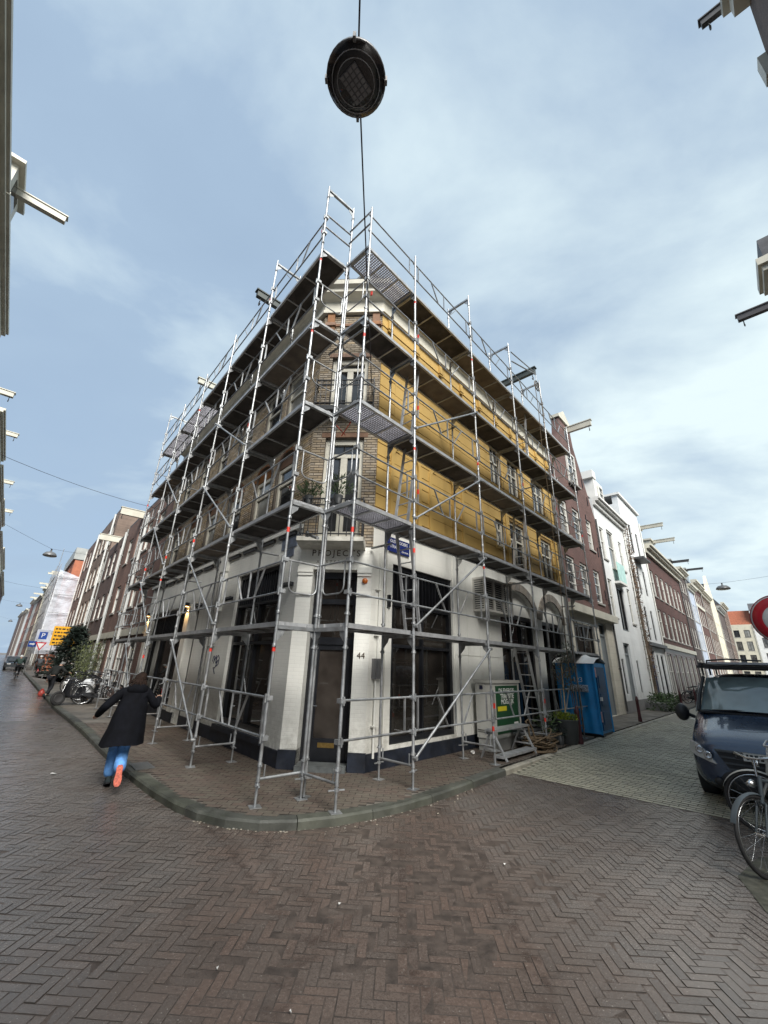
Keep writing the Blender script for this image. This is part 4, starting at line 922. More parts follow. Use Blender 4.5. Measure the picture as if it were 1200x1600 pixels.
def grate_mesh(L):
    def mk():
        mb = MB()
        for k in range(13): y = 0.09 + (FW - 0.19) * k / 12; mb.box(0.08, L - 0.08, y, y + 0.012, 0.02, 0.05)
        n = int(L / 0.055)
        for k in range(n): x = 0.09 + (L - 0.19) * k / (n - 1); mb.box(x, x + 0.018, 0.09, FW - 0.09, 0.024, 0.046)
        return mb.mesh('deck_grating', M('grating', (0.33, 0.33, 0.37), 0.5, 0.5, var=0.15))
    return shared(('grate', L), mk)
def jack_mesh():
    def mk():
        mb = MB(); mb.tube((0, 0, 0.008), (0, 0, 0.33), 0.0185, 8); mb.box(-0.075, 0.075, -0.075, 0.075, 0.0, 0.009)
        mb.tube((0, 0, 0.225), (0, 0, 0.26), 0.034, 8); mb.box(-0.11, 0.11, -0.012, 0.012, 0.236, 0.25)
        return mb.mesh('base_jack', GALV)
    return shared('jack', mk)
def base_mesh():
    def mk():
        mb = MB(); mb.tube((0, 0.0, 0.0), (0, FW, 0.0), 0.019, 8); mb.tube((0, 0.08, 0.0), (0, 0.08, 0.16), 0.011, 6); mb.tube((0, FW - 0.08, 0), (0, FW - 0.08, 0.16), 0.011, 6)
        return mb.mesh('base_transom', GALV)
    return shared('base', mk)
def end_rail_mesh():
    def mk():
        mb = MB(); mb.tube((0, 0, 1.0), (0, FW, 1.0), 0.017, 8)
        y0, y1, rr = 0.1, FW - 0.12, 0.11
        pts = [(0, y0, 1.0), (0, y0, 0.62)] + [(0, y0 + rr - rr * cos(t), 0.5 + 0.11 - rr * sin(t) + 0.0) for t in (0.4, 0.8, 1.2, pi / 2)] + [(0, y1 - rr + rr * cos(t), 0.5 + 0.11 - rr * sin(t)) for t in (pi / 2, 1.2, 0.8, 0.4)] + [(0, y1, 0.62), (0, y1, 1.0)]
        mb.path(pts, 0.013, 6); return mb.mesh('end_guardrail', GALV)
    return shared('endrail', mk)
def band_mesh():
    def mk():
        mb = MB(); mb.tube((0, 0, 0), (0, 0, 0.085), 0.0262, 8); return mb.mesh('red_band', REDT)
    return shared('band', mk)
def scaffold(name, label, fr, S, bays, tops, braces, grates, plys, skip_rail0=()):
    T = thing(name, label, 'scaffolding', fr.pt(S[0], 1.2 - FW, PAVZ))
    inn = WALL - FW
    for i, s in enumerate(S):
        for y in (0, FW):
            obj('base_jack', jack_mesh(), T, fr.mat(s, inn + y, PAVZ + 0.001) @ Matrix.Rotation(random.uniform(-0.5, 0.5), 4, 'Z'))
        obj('base_transom', base_mesh(), T, fr.mat(s, inn, PAVZ + 0.31))
        for k in range(5):
            f = obj('frame', frame_mesh(), T, fr.mat(s, inn, SZ + LIFT * k))
            if random.random() < 0.42: obj('red_band', band_mesh(), f, fr.mat(s, inn + FW, SZ + LIFT * k + random.choice((1.62, 1.45, 0.3))))
        if tops[i] == 'full': obj('frame', frame_mesh(), T, fr.mat(s, inn, SZ + 10.0))
        else:
            mb = MB(); mb.tube((0, FW, 0), (0, FW, 1.22), 0.0242, 8)
            for z in (0.5, 1.0): mb.box(-0.035, 0.035, FW - 0.05, FW - 0.018, z - 0.035, z + 0.035)
            obj('guard_post', shared('gpost', lambda: mb.mesh('guard_post', GALV)), T, fr.mat(s, inn, SZ + 10.0))
    for b in range(len(S) - 1):
        L = round(S[b + 1] - S[b], 3)
        for k in range(6):
            z = SZ + LIFT * k
            if not (k == 0 and b in skip_rail0):
                g = obj('guardrail', rail_mesh(L, L > 2), T, fr.mat(S[b], WALL - 0.034, z))
                if random.random() < 0.3: obj('red_band', shared('band2', lambda: (lambda m: (m.box(-0.012, 0.012, -0.019, 0.019, -0.05, 0.05), m.mesh('red_band', REDT))[1])(MB())), g, fr.mat(S[b] + 0.16, WALL - 0.034, z + 0.75))
            if k > 0:
                d = obj('deck', deck_frame_mesh(L), T, fr.mat(S[b], inn, z - 0.005))
                if (b, k) in grates: obj('deck_grating', grate_mesh(L), d, fr.mat(S[b], inn, z - 0.005))
                else: obj('deck_panel', deck_panel_mesh(L, DECKQ if (b, k) in plys else DECKP), d, fr.mat(S[b], inn, z - 0.005))
        if b in braces:
            for k in range(5 if b == 1 else 4):
                lo, hi = (S[b], S[b + 1]) if braces[b] > 0 else (S[b + 1], S[b])
                if k == 4: continue
                mb = MB(); p = fr.pt(lo, WALL + 0.045, SZ + LIFT * k + 0.13); q = fr.pt(hi, WALL + 0.045, SZ + LIFT * (k + 1) - 0.13); mb.tube(p, q, 0.021, 8)
                for e in (p, q): mb.tube(e - fr.n * 0.05, e + fr.n * 0.035, 0.03, 8)
                mb.build('diagonal_brace', GALV, T)
    for k in range(5):
        for s in ((S[0], S[-1]) if k else (S[0],)):
            if k: obj('end_guardrail', end_rail_mesh(), T, fr.mat(s, inn, SZ + LIFT * k))
    for k in (5,):
        mb = MB()
        for z in (0.72, 1.12): mb.tube(fr.pt(S[0], inn, SZ + 10 + z), fr.pt(S[0], WALL, SZ + 10 + z), 0.02, 8)
        mb.build('end_guardrail', GALV, T)
    # wall ties
    for i, s in enumerate(S):
        for k in (2, 4):
            if (i + k // 2) % 2 == 0:
                mb = MB(); z = SZ + LIFT * k - 0.25; mb.tube(fr.pt(s + 0.06, inn + FW + 0.05 if i % 3 == 0 else inn + 0.1, z), fr.pt(s + 0.06, 0.02, z), 0.0242, 8); mb.build('wall_tie', GALV, T)
    return T
SL = [0, 2.57, 5.14, 7.71, 10.28, 12.95]; SR = [0, 1.57, 4.14, 6.71, 9.30, 11.85]
SCL = scaffold('scaffold', 'silver tube scaffold with dark decks along the tan brick left facade', LF, SL, 5, ['full', 'full', 'post', 'post', 'post', 'full'], {1: 1, 3: 1}, {(4, 5), (3, 5)}, {(0, 4), (1, 2), (4, 4)})
SCR = scaffold('scaffold', 'silver tube scaffold with ladders along the yellow right facade', RF, SR, 5, ['post', 'post', 'full', 'full', 'full', 'post'], {1: 1}, {(0, 2), (0, 3), (0, 5)}, {(1, 4), (1, 2), (2, 3), (3, 5), (2, 5)})
# ladders between the decks of the right-hand scaffold
def ladder(parent, fr, a0, a1, z0, z1, d, w=0.34, name='ladder'):
    mb = MB(); p0 = fr.pt(a0, d, z0); p1 = fr.pt(a1, d, z1); n = int((z1 - z0) / 0.28)
    for e in (0, w): mb.bar(p0 + fr.n * e, p1 + fr.n * e, 0.028, 0.06, fr.n)
    for k in range(1, n + 1):
        c = p0.lerp(p1, k / (n + 0.6)); mb.tube(c, c + fr.n * w, 0.013, 6)
    return mb.build(name, ALU, parent)
for k, (a0, a1) in {1: (2.05, 1.72), 3: (1.75, 2.0)}.items(): ladder(SCR, RF, a0, a1, SZ + LIFT * k + 0.06, SZ + LIFT * (k + 1) + 0.05, 0.62)
ladder(SCR, RF, 1.65, 1.95, SZ + LIFT * 2 + 0.06, SZ + LIFT * 3 + 0.05, 0.62)
ladder(SCR, RF, 6.95, 7.25, SZ + LIFT * 2 + 0.06, SZ + LIFT * 3 + 0.05, 0.62)
ladder(SCR, RF, 7.9, 8.15, SZ + LIFT * 4 + 0.06, SZ + LIFT * 5 + 0.05, 0.62)
ladder(SCR, RF, 7.25, 6.55, PAVZ + 0.02, SZ + LIFT + 0.05, 0.62)
# a short tube clamped at the corner, red lashing straps
mb = MB(); mb.tube(CF.pt(0.36, 0.95, 4.15), CF.pt(0.74, 1.65, 3.86), 0.03, 8); mb.tube(CF.pt(0.36, 0.95, 4.15) - Z * 0.05, CF.pt(0.36, 0.95, 4.15) + Z * 0.05, 0.035, 8); mb.build('clamped_tube', GALV, SCL)
mb = MB()
for a, b in ((CF.pt(0.95, 1.35, 6.05), CF.pt(1.18, 1.35, 6.5)), (CF.pt(1.02, 1.3, 6.1), CF.pt(0.72, 1.35, 6.42))): mb.bar(a, b, 0.035, 0.006)
mb.build('lashing_strap', REDT, SCR)
# hand-rope pulley on the right scaffold
PU = thing('rope_pulley', 'hand rope pulley wheel on an arm at the top of the right scaffold', 'pulley', RF.pt(6.71, 1.25, 11.9))
mb = MB(); mb.tube(RF.pt(6.75, 1.26, 11.7), RF.pt(8.42, 1.42, 12.1), 0.024); mb.tube(RF.pt(6.75, 1.26, 12.1), RF.pt(8.42, 1.42, 12.16), 0.02); mb.tube(RF.pt(8.4, 1.42, 12.1), RF.pt(8.4, 1.42, 11.82), 0.012); mb.build('arm', GALV, PU)
mb = MB(); c = RF.pt(8.4, 1.42, 11.58)
mb.path([c + DR * (0.2 * cos(t)) + Z * (0.2 * sin(t)) for t in [2 * pi * i / 20 for i in range(20)]], 0.02, 6, True)
for k in range(4): t = pi * k / 4; mb.tube(c + DR * (0.2 * cos(t)) + Z * (0.2 * sin(t)), c - DR * (0.2 * cos(t)) - Z * (0.2 * sin(t)), 0.01, 6)
mb.build('wheel', M('pulley_steel', (0.14, 0.13, 0.12), 0.5, 0.6), PU)
ROPE = M('rope', (0.125, 0.088, 0.052), 0.9, var=0.25, scale=20, bmp=0.5, bscale=150)
mb = MB()
for dx in (-0.21, 0.21):
    mb.path([RF.pt(8.4 + dx + 0.03 * sin(k * 0.9 + dx), 1.42 + 0.015 * sin(k * 1.3), 11.6 - k * 0.7) for k in range(17)], 0.011, 5)
mb.build('rope', ROPE, PU)
# ================================================================ neighbouring houses
GLX = glassmat('grey_glass', (0.10, 0.095, 0.085), 0.05, 0.7, 0.3, 0.6)  # plain grey pane tone, for variety among the house windows
WFRAME = M('white_frame', (0.66, 0.66, 0.62), 0.45, var=0.06, scale=2)
DOORG = M('door_grey', (0.16, 0.18, 0.19), 0.4); DOORB = M('door_navy', (0.015, 0.02, 0.06), 0.35); DOORR = M('door_oxblood', (0.05, 0.012, 0.010), 0.4)
SLATE = M('slate_roof', (0.07, 0.072, 0.08), 0.6, var=0.25, scale=3); TILE = M('orange_tile', (0.28, 0.085, 0.04), 0.7, var=0.2, scale=4, bmp=0.3)
SILLS = M('sill_stone', (0.30, 0.29, 0.27), 0.65, var=0.15)
def sash_mesh(w, h, style, mat):
    def mk():
        mb = MB(); f = min(0.085, w * 0.12); y0, y1 = -0.13, -0.05
        mb.box(0, f, y0, y1, 0, h); mb.box(w - f, w, y0, y1, 0, h); mb.box(f, w - f, y0, y1, 0, f); mb.box(f, w - f, y0, y1, h - f, h)
        b = 0.045
        if 'm' in style: mb.box(f, w - f, y0, y1 - 0.01, h * 0.56 - b / 2, h * 0.56 + b / 2)
        if 'v' in style: mb.box(w / 2 - 0.02, w / 2 + 0.02, y0, y1 - 0.02, f, h - f)
        if 'g' in style:
            for z in (0.28, 0.8): mb.box(f, w - f, y0, y1 - 0.025, h * z - 0.014, h * z + 0.014)
        return mb.mesh('window', mat)
    return shared(('sash', round(w, 2), round(h, 2), style, mat.name), mk)
def pane_mesh(w, h, mat):
    def mk():
        mb = MB(); mb.box(0.02, w - 0.02, -0.115, -0.105, 0.02, h - 0.02); return mb.mesh('pane', mat)
    return shared(('pane', round(w, 2), round(h, 2), mat.name), mk)
def sill_mesh(w, mat):
    def mk():
        mb = MB(); mb.box(-0.05, w + 0.05, -0.13, 0.06, -0.09, -0.004); return mb.mesh('sill', mat)
    return shared(('sill', round(w, 2), mat.name), mk)
def put_window(T, fr, a0, a1, z0, z1, style='m', fmat=None, gmat=None, sill=True, d=0.0):
    w, h = a1 - a0, z1 - z0; fmat = fmat or WFRAME
    o = obj('window', sash_mesh(w, h, style, fmat), T, fr.mat(a0, d, z0))
    obj('pane', pane_mesh(w, h, gmat or random.choice((GLW, GLW, GLC, GLX))), o, fr.mat(a0, d, z0))
    if sill: obj('sill', sill_mesh(w, SILLS), o, fr.mat(a0, d, z0))
    return o
def put_door(T, fr, a0, a1, z0, z1, mat, top=0.5):
    mb = MB(); f = 0.09
    mb.fbox(fr, a0, a0 + f, -0.2, -0.1, z0, z1); mb.fbox(fr, a1 - f, a1, -0.2, -0.1, z0, z1); mb.fbox(fr, a0 + f, a1 - f, -0.2, -0.1, z1 - f, z1); mb.fbox(fr, a0 + f, a1 - f, -0.2, -0.1, z1 - top - f, z1 - top)
    mb.fbox(fr, a0 + f, a1 - f, -0.19, -0.14, z0, z1 - top - f)
    for za, zb in ((0.12, 0.42), (0.5, 0.92)): mb.fbox(fr, a0 + f + 0.1, a1 - f - 0.1, -0.14, -0.125, z0 + (z1 - z0 - top) * za, z0 + (z1 - z0 - top) * zb)
    o = mb.build('door', mat, T)
    p = MB(); p.fbox(fr, a0 + f, a1 - f, -0.17, -0.16, z1 - top, z1 - f); p.build('pane', GLW, o)
    return o
def house(label, fr, s0, s1, h, wm, ops, base=PAVZ, depth=8.0, cornice=None, gable=None, roof='mansard', rmat=None, plinth=None, bands=(), name='house', style='m', fmat=None, roofh=1.8, gf=None, cat='house', group=None):
    T = thing(name, label, cat, fr.pt((s0 + s1) / 2, -0.4, base), group)
    holes = [(o[0], o[1], o[2], o[3]) + ((o[5],) if len(o) > 5 else (0,)) for o in ops]
    mb = MB(); zsplit = gf[0] if gf else base
    wall(mb, fr, s0, s1, zsplit, h, [q for q in holes if (q[2] + q[3]) / 2 > zsplit], rev=0.2)
    a, b, c, e = fr.pt(s0, 0, 0), fr.pt(s1, 0, 0), fr.pt(s1, -depth, 0), fr.pt(s0, -depth, 0)
    for p, q in ((b, c), (c, e), (e, a)): mb.quad(p, q, q + Z * h, p + Z * h)
    mb.build('wall', wm, T)
    if gf:
        mb = MB(); wall(mb, fr, s0, s1, base, zsplit, [q for q in holes if (q[2] + q[3]) / 2 <= zsplit], rev=0.2); mb.build('ground_floor_wall', gf[1], T)
    for o in ops:
        k = o[4]
        if k == 'w': put_window(T, fr, o[0], o[1], o[2], o[3] - (o[5] * 0.0 if len(o) > 5 else 0), style, fmat)
        elif k == 'g': put_window(T, fr, o[0], o[1], o[2], o[3], style + 'g', fmat)
        elif k == 'b': put_window(T, fr, o[0], o[1], o[2], o[3], 'v', BLACKP, GLD, False)
        elif k == 's': put_window(T, fr, o[0], o[1], o[2], o[3], 'mv', fmat, GLD, False)
        elif k in 'dnr': put_door(T, fr, o[0], o[1], o[2], o[3], {'d': DOORG, 'n': DOORB, 'r': DOORR}[k])
    if cornice:
        z0, z1, pj, cm = cornice; mb = MB()
        mb.fbox(fr, s0 + 0.003, s1 - 0.003, 0.0, pj * 0.35, z0, z0 + (z1 - z0) * 0.5); mb.fbox(fr, s0 + 0.002, s1 - 0.002, 0.0, pj * 0.75, z0 + (z1 - z0) * 0.5, z0 + (z1 - z0) * 0.75); mb.fbox(fr, s0 + 0.001, s1 - 0.001, 0, pj, z0 + (z1 - z0) * 0.75, z1); mb.build('cornice', cm, T)
    for z0, z1, pj, bm in bands:
        mb = MB(); mb.fbox(fr, s0 + 0.002, s1 - 0.002, 0.0, pj, z0, z1); mb.build('band', bm, T)
    if plinth:
        mb = MB(); mb.fbox(fr, s0 + 0.01, s1 - 0.01, 0.0, 0.04, base, plinth[0]); mb.build('plinth', plinth[1], T)
    rmat = rmat or SLATE
    mb = MB(); mb.tube(fr.pt(s1 - 0.1, 0.07, base + 0.1), fr.pt(s1 - 0.1, 0.07, h - 0.1), 0.04, 8)
    for zz in (2.0, 5.0, 8.0): mb.fbox(fr, s1 - 0.16, s1 - 0.04, 0.0, 0.115, zz, zz + 0.04)
    mb.build('drain_pipe', random.choice((CORG, DGREY, WFRAME)), T)
    if gable:
        mb = MB(); mb.prism([fr.pt(x, 0.0, z) for x, z in gable], fr.n * -0.35); mb.build('gable', wm, T)
        top = max(z for x, z in gable); m = (s0 + s1) / 2; mb = MB()
        mb.prism([fr.pt(s0 + 0.1, -0.3, h - 0.02), fr.pt(m, -0.3, top - 1.2), fr.pt(s1 - 0.1, -0.3, h - 0.02)], fr.n * -(depth - 0.4)); mb.build('roof', rmat, T)
    elif roof == 'mansard':
        mb = MB(); mb.prism([fr.pt(s0 + 0.02, -0.05, h - 0.01), fr.pt(s0 + 0.02, -roofh * 0.7, h + roofh), fr.pt(s0 + 0.02, -depth + 1, h + roofh), fr.pt(s0 + 0.02, -depth, h - 0.01)], fr.u * (s1 - s0 - 0.04)); mb.build('roof', rmat, T)
    else:
        mb = MB(); mb.fbox(fr, s0, s1, -depth, 0.0, h, h + 0.12); mb.build('roof', rmat, T)
    return T
def dormer(T, fr, a, w, z0, z1, mat, d=-0.5):
    mb = MB(); mb.fbox(fr, a - w / 2, a + w / 2, d - 1.4, d, z0, z1); mb.fbox(fr, a - w / 2 - 0.12, a + w / 2 + 0.12, d - 1.5, d + 0.12, z1, z1 + 0.14); o = mb.build('dormer', mat, T)
    p = MB(); p.fbox(fr, a - w / 2 + 0.15, a + w / 2 - 0.15, d, d + 0.012, z0 + 0.35, z1 - 0.12); p.build('pane', GLW, o)
def cols(s0, s1, n, w, m=0.4):
    g = (s1 - s0 - 2 * m - n * w) / max(1, n - 1) if n > 1 else 0
    return [(s0 + m + i * (w + g), s0 + m + i * (w + g) + w) for i in range(n)] if n > 1 else [((s0 + s1 - w) / 2, (s0 + s1 + w) / 2)]
def grid(cs, zs, k='w', rise=0): return [(a, b, z0, z1, k) + ((rise,) if rise else ()) for z0, z1 in zs for a, b in cs]
def br(n, c, fr, v=0.25, spread=0.25): return brickmat(n, c, tuple(x * (1 - spread) for x in c), tuple(min(1, x * 1.25 + 0.02) for x in c), fr.u, var=v)
BR_BROWN = br('brick_brown_r', (0.115, 0.063, 0.055), RF); BR_RED = br('brick_red_r', (0.072, 0.029, 0.024), RF); BR_DARK = br('brick_dark_r', (0.062, 0.044, 0.041), RF); BR_MID = br('brick_mid_r', (0.115, 0.078, 0.062), RF)
BL_BROWN = br('brick_brown_l', (0.165, 0.098, 0.078), LF); BL_GREY = br('brick_grey_l', (0.19, 0.135, 0.105), LF); BL_DARK = br('brick_dark_l', (0.10, 0.066, 0.058), LF)
WHR = brickmat('white_plaster_r', (0.70, 0.72, 0.72), (0.67, 0.69, 0.69), (0.64, 0.66, 0.66), DR, bw=0.9, bh=0.3, rough=0.6, bmp=0.1, paint=True, var=0.08)
CREAMR = brickmat('cream_block_r', (0.55, 0.52, 0.44), (0.52, 0.49, 0.41), (0.40, 0.38, 0.32), DR, bw=0.55, bh=0.30, rough=0.6, bmp=0.35, paint=True, var=0.1)
BLUEH = M('blue_plaster', (0.36, 0.41, 0.50), 0.6, var=0.08); CREAMH = M('cream_plaster', (0.60, 0.56, 0.44), 0.65, var=0.1, dirt=((0.3, 0.27, 0.2), 0.3, 2)); WHITEH = M('white_plaster', (0.70, 0.70, 0.67), 0.6, var=0.06); OCHRE = M('orange_plaster', (0.36, 0.12, 0.06), 0.65, var=0.12)
CORN = M('cornice_cream', (0.52, 0.50, 0.42), 0.5, var=0.1, dirt=((0.25, 0.24, 0.2), 0.4, 4)); CORG = M('cornice_grey', (0.30, 0.31, 0.30), 0.5, var=0.1)
# ---- right-hand street, beyond the scaffold
T = house('brown brick house with tall neck gable and hoist beam beside the scaffold end', RF, 12.62, 18.7, 9.7, BR_BROWN,
    grid([(13.4, 14.35), (15.05, 16.0), (16.9, 17.85)], [(4.95, 6.55)], 'g') + grid([(13.4, 14.35), (15.05, 16.0)], [(7.6, 9.25)], 'g') + [(16.95, 17.8, 7.6, 9.2, 'g', 0)] + [(13.3, 15.6, 1.7, 3.7, 'b'), (16.4, 17.55, 0.1, 4.0, 'd')],
    gable=[(12.66, 9.68), (14.7, 13.2), (14.95, 14.25), (16.55, 14.25), (16.7, 13.2), (18.66, 9.68)], gf=(4.15, CREAMR), bands=((4.1, 4.42, 0.3, CORN),))
mb = MB(); mb.fbox(RF, 14.85, 16.65, -0.4, 0.08, 14.25, 14.42); mb.prism([RF.pt(14.9, 0.06, 14.42), RF.pt(15.75, 0.06, 15.0), RF.pt(16.6, 0.06, 14.42)], NR * -0.45); mb.build('gable_cap', CORN, T)
put_window(T, RF, 15.1, 16.3, 10.6, 12.4, 'mg', d=0.15); hoist(RF, 15.75, 13.9, -0.3, 1.3, CORN, T, 0.16, 0.3)
mb = MB(); 
for a, z in ((17.3, 11.0), (17.75, 10.1), (17.0, 8.9), (18.2, 7.4), (18.3, 5.2), (13.0, 10.2)): mb.fbox(RF, a - 0.02, a + 0.02, 0.0, 0.04, z, z + 0.5)
mb.build('wall_anchors', BLACKP, T)
T = house('white plastered house with mint glass balcony panel and tall dormer', RF, 18.75, 24.7, 10.9, WHR,
    grid([(19.2, 19.95), (22.9, 23.6)], [(4.5, 6.5), (7.6, 9.4)]) + [(20.6, 21.9, 3.95, 6.3, 'b'), (20.6, 21.9, 7.3, 9.6, 'w', 0), (20.1, 21.3, 0.1, 3.3, 'd'), (19.3, 19.7, 0.9, 2.5, 'b'), (22.2, 22.6, 0.9, 2.5, 'b')],
    cornice=(10.5, 10.95, 0.4, WHITEH), plinth=(0.6, M('grey_plinth', (0.2, 0.2, 0.2), 0.6)), roofh=1.6)
mb = MB(); mb.fbox(RF, 19.7, 21.4, -0.55, 0.0, 10.95, 12.5); mb.fbox(RF, 19.5, 20.1, -0.6, 0.05, 12.5, 12.95); dm_ = mb.build('dormer', WHITEH, T)
put_window(T, RF, 20.2, 21.0, 11.2, 12.2, 'm', sill=False, d=0.15)
mb = MB(); mb.fbox(RF, 20.5, 22.0, 0.25, 0.28, 6.55, 7.6); mb.build('balcony_panel', M('mint_glass', (0.38, 0.62, 0.56), 0.2), T); mb = MB(); mb.fbox(RF, 20.5, 22.0, 0.0, 0.3, 6.42, 6.54); mb.build('balcony_slab', WHITEH, T)
T = house('tall narrow white house with slit windows behind the bare climber', RF, 25.0, 30.3, 12.6, WHR,
    [(26.6, 27.2, 3.8, 5.9, 'b'), (28.3, 28.9, 3.9, 5.8, 'b'), (26.6, 27.2, 6.7, 8.6, 'b'), (28.3, 28.9, 6.8, 8.5, 'b'), (26.6, 27.3, 9.5, 11.6, 'b'), (28.4, 29.0, 9.5, 11.3, 'b'), (26.0, 27.1, 0.1, 3.2, 'n'), (27.6, 28.2, 0.5, 3.0, 'b'), (28.8, 29.6, 0.5, 3.0, 'b')],
    bands=((3.45, 3.65, 0.25, DGREY),), gable=[(25.02, 12.58), (25.02, 13.2), (30.28, 13.2), (30.28, 12.58)])
mb = MB(); mb.fbox(RF, 24.9, 30.4, -8, 0.15, 13.2, 13.35); mb.build('roof_edge', WHITEH, T)
mb = MB(); mb.prism([RF.pt(29.2, -1.0, 13.3), RF.pt(29.9, -1.0, 14.6), RF.pt(30.3, -1.0, 13.3)], NR * -3); mb.build('roof_ridge', SLATE, T)
mb = MB(); mb.fbox(RF, 26.4, 28.4, 0.0, 0.6, 9.0, 9.12); mb.build('canopy', DGREY, T)
T = house('wide red brick house with rows of white sash windows and two dormers', RF, 30.4, 44.4, 10.5, BR_RED,
    grid(cols(30.6, 43.9, 7, 1.15), [(4.3, 6.25), (7.2, 9.15)]) + grid(cols(30.8, 44.0, 6, 1.5, 0.3), [(0.5, 3.2)], 's'), cornice=(10.3, 10.95, 0.55, CORN), bands=((3.55, 3.85, 0.15, CORN),), gf=(3.6, DOORR), roofh=2.0)
for a in (33.0, 38.0): dormer(T, RF, a, 1.8, 10.9, 13.0, CORN); hoist(RF, a, 13.1, -0.5, 1.2, CORN, T, 0.18, 0.25)
T = house('narrow dark brick house between the wide red one and the pale blue one', RF, 44.45, 49.4, 11.6, BR_DARK, grid(cols(44.5, 49.3, 3, 0.9), [(4.3, 6.2), (7.2, 9.0), (9.6, 10.9)]) + grid(cols(44.6, 49.2, 2, 1.6), [(0.6, 3.2)], 's'), cornice=(11.4, 11.9, 0.5, CORN)); hoist(RF, 47, 13.0, -0.8, 1.0, DGREY, T); dormer(T, RF, 47, 1.5, 11.8, 13.0, CORG)
house('pale blue plastered house in the side street row', RF, 49.45, 54, 10.8, BLUEH, grid(cols(49.6, 53.8, 3, 0.9), [(4.3, 6.2), (7.2, 9.0)]) + grid(cols(49.6, 53.8, 2, 1.4), [(0.6, 3.0)], 's'), cornice=(10.5, 11.0, 0.5, CORN))
T = house('red brick house with cream attic band in the side street row', RF, 54.05, 61, 11.8, BR_RED, grid(cols(54.2, 60.8, 4, 1.0), [(4.3, 6.2), (7.2, 9.0), (9.7, 11.0)]) + grid(cols(54.3, 60.7, 3, 1.4), [(0.6, 3.0)], 's'), cornice=(11.5, 12.2, 0.6, CORN), bands=((9.2, 9.5, 0.1, CORN),)); dormer(T, RF, 57.5, 1.8, 12.2, 14.0, CORG); hoist(RF, 57.5, 14.1, -0.5, 1.2, DGREY, T)
house('brown brick house with dense windows in the side street row', RF, 61.05, 70, 11.6, BR_MID, grid(cols(61.2, 69.8, 5, 1.0), [(4.3, 6.2), (7.2, 9.0), (9.6, 11.0)]) + grid(cols(61.4, 69.6, 3, 1.8), [(0.6, 3.0)], 's'), cornice=(11.4, 12.0, 0.5, CORN))
house('cream house with a tall pointed gable in the side street row', RF, 70.05, 79, 11.2, CREAMH, grid(cols(70.2, 78.8, 4, 1.0), [(4.3, 6.2), (7.2, 9.0)]) + grid(cols(70.4, 78.6, 3, 1.6), [(0.6, 3.0)], 's'), gable=[(70.1, 11.18), (74.5, 16.2), (78.9, 11.18)])
house('dark brick house before the last house of the side street', RF, 79.05, 89, 11.8, BR_DARK, grid(cols(79.2, 88.8, 5, 1.0), [(4.3, 6.2), (7.2, 9.0)]) + grid(cols(79.4, 88.6, 4, 1.4), [(0.6, 3.0)], 's'), cornice=(11.5, 12.2, 0.5, CORG))
house('last brown house at the far end of the side street', RF, 89.05, 99, 13.6, BR_MID, grid(cols(89.2, 98.8, 5, 1.0), [(4.3, 6.2), (7.2, 9.0), (10, 11.8)]), cornice=(13.4, 14, 0.5, CORN))
# white houses that close the side street
EF = Fr(RF.pt(128, -6, 0), NR, -DR)
house('white house with orange tiled roof closing the side street', EF, 0, 8.5, 13.5, CREAMH, grid(cols(0.2, 8.3, 4, 1.1, 0.6), [(1, 3), (4.4, 6.6), (7.6, 9.6), (10.6, 12.2)]), base=0.05, rmat=TILE, roofh=3.5, style='v', fmat=DGREY)
house('tall white house behind the round red sign', EF, 8.55, 22, 16.5, WHITEH, grid(cols(8.8, 21.7, 5, 1.3, 0.7), [(1, 3), (4.6, 7.0), (8.2, 10.4), (11.6, 13.4)]), base=0.05, roofh=2, style='v', fmat=DGREY)
# ---- left-hand street, beyond the corner building
N1w = grid(cols(14.6, 24.4, 4, 1.15, 0.7), [(4.2, 5.8), (7.15, 8.75)])
T = house('brown brick house with white lintel band next to the corner building', LF, 14.05, 25.0, 9.9, BL_BROWN, N1w + grid(cols(14.4, 24.6, 4, 1.5, 0.5), [(0.6, 2.7)], 's'), roof='flat', bands=((2.78, 3.1, 0.06, CORN),)); hoist(LF, 21.0, 10.0, -0.4, 1.2, CORN, T, 0.2, 0.4)
T = house('low brown brick house between two white drain pipes', LF, 25.05, 32.0, 9.6, BL_DARK, grid(cols(25.4, 31.7, 3, 1.1, 0.5), [(4.2, 5.85), (7.15, 9.0)]) + grid(cols(25.3, 31.8, 3, 1.4, 0.4), [(0.6, 2.7)], 's'), roof='flat', bands=((2.78, 3.1, 0.06, CORN),)); hoist(LF, 28.5, 10.0, -0.4, 1.2, CORN, T, 0.2, 0.4)
house('taller brown brick house with bare side wall above its neighbour', LF, 32.05, 42.0, 13.2, BL_GREY, grid(cols(32.6, 41.6, 4, 1.15, 0.5), [(4.3, 6.2), (7.3, 9.2), (10.4, 12.2)]) + grid(cols(32.4, 41.6, 4, 1.4, 0.4), [(0.6, 2.7)], 's'), roof='flat', bands=((2.78, 3.1, 0.06, CORN),))
house('brown brick end house before the wrapped building', LF, 42.05, 50.5, 13.0, BL_BROWN, grid(cols(42.6, 50.0, 3, 1.15, 0.5), [(4.3, 6.2), (7.3, 9.2), (10.4, 12.2)]) + grid(cols(42.4, 50.1, 3, 1.4, 0.4), [(0.6, 2.7)], 's'), roof='flat', bands=((2.78, 3.1, 0.06, CORN),))
PIPEW = M('white_pipe', (0.52, 0.53, 0.52), 0.5, var=0.1)
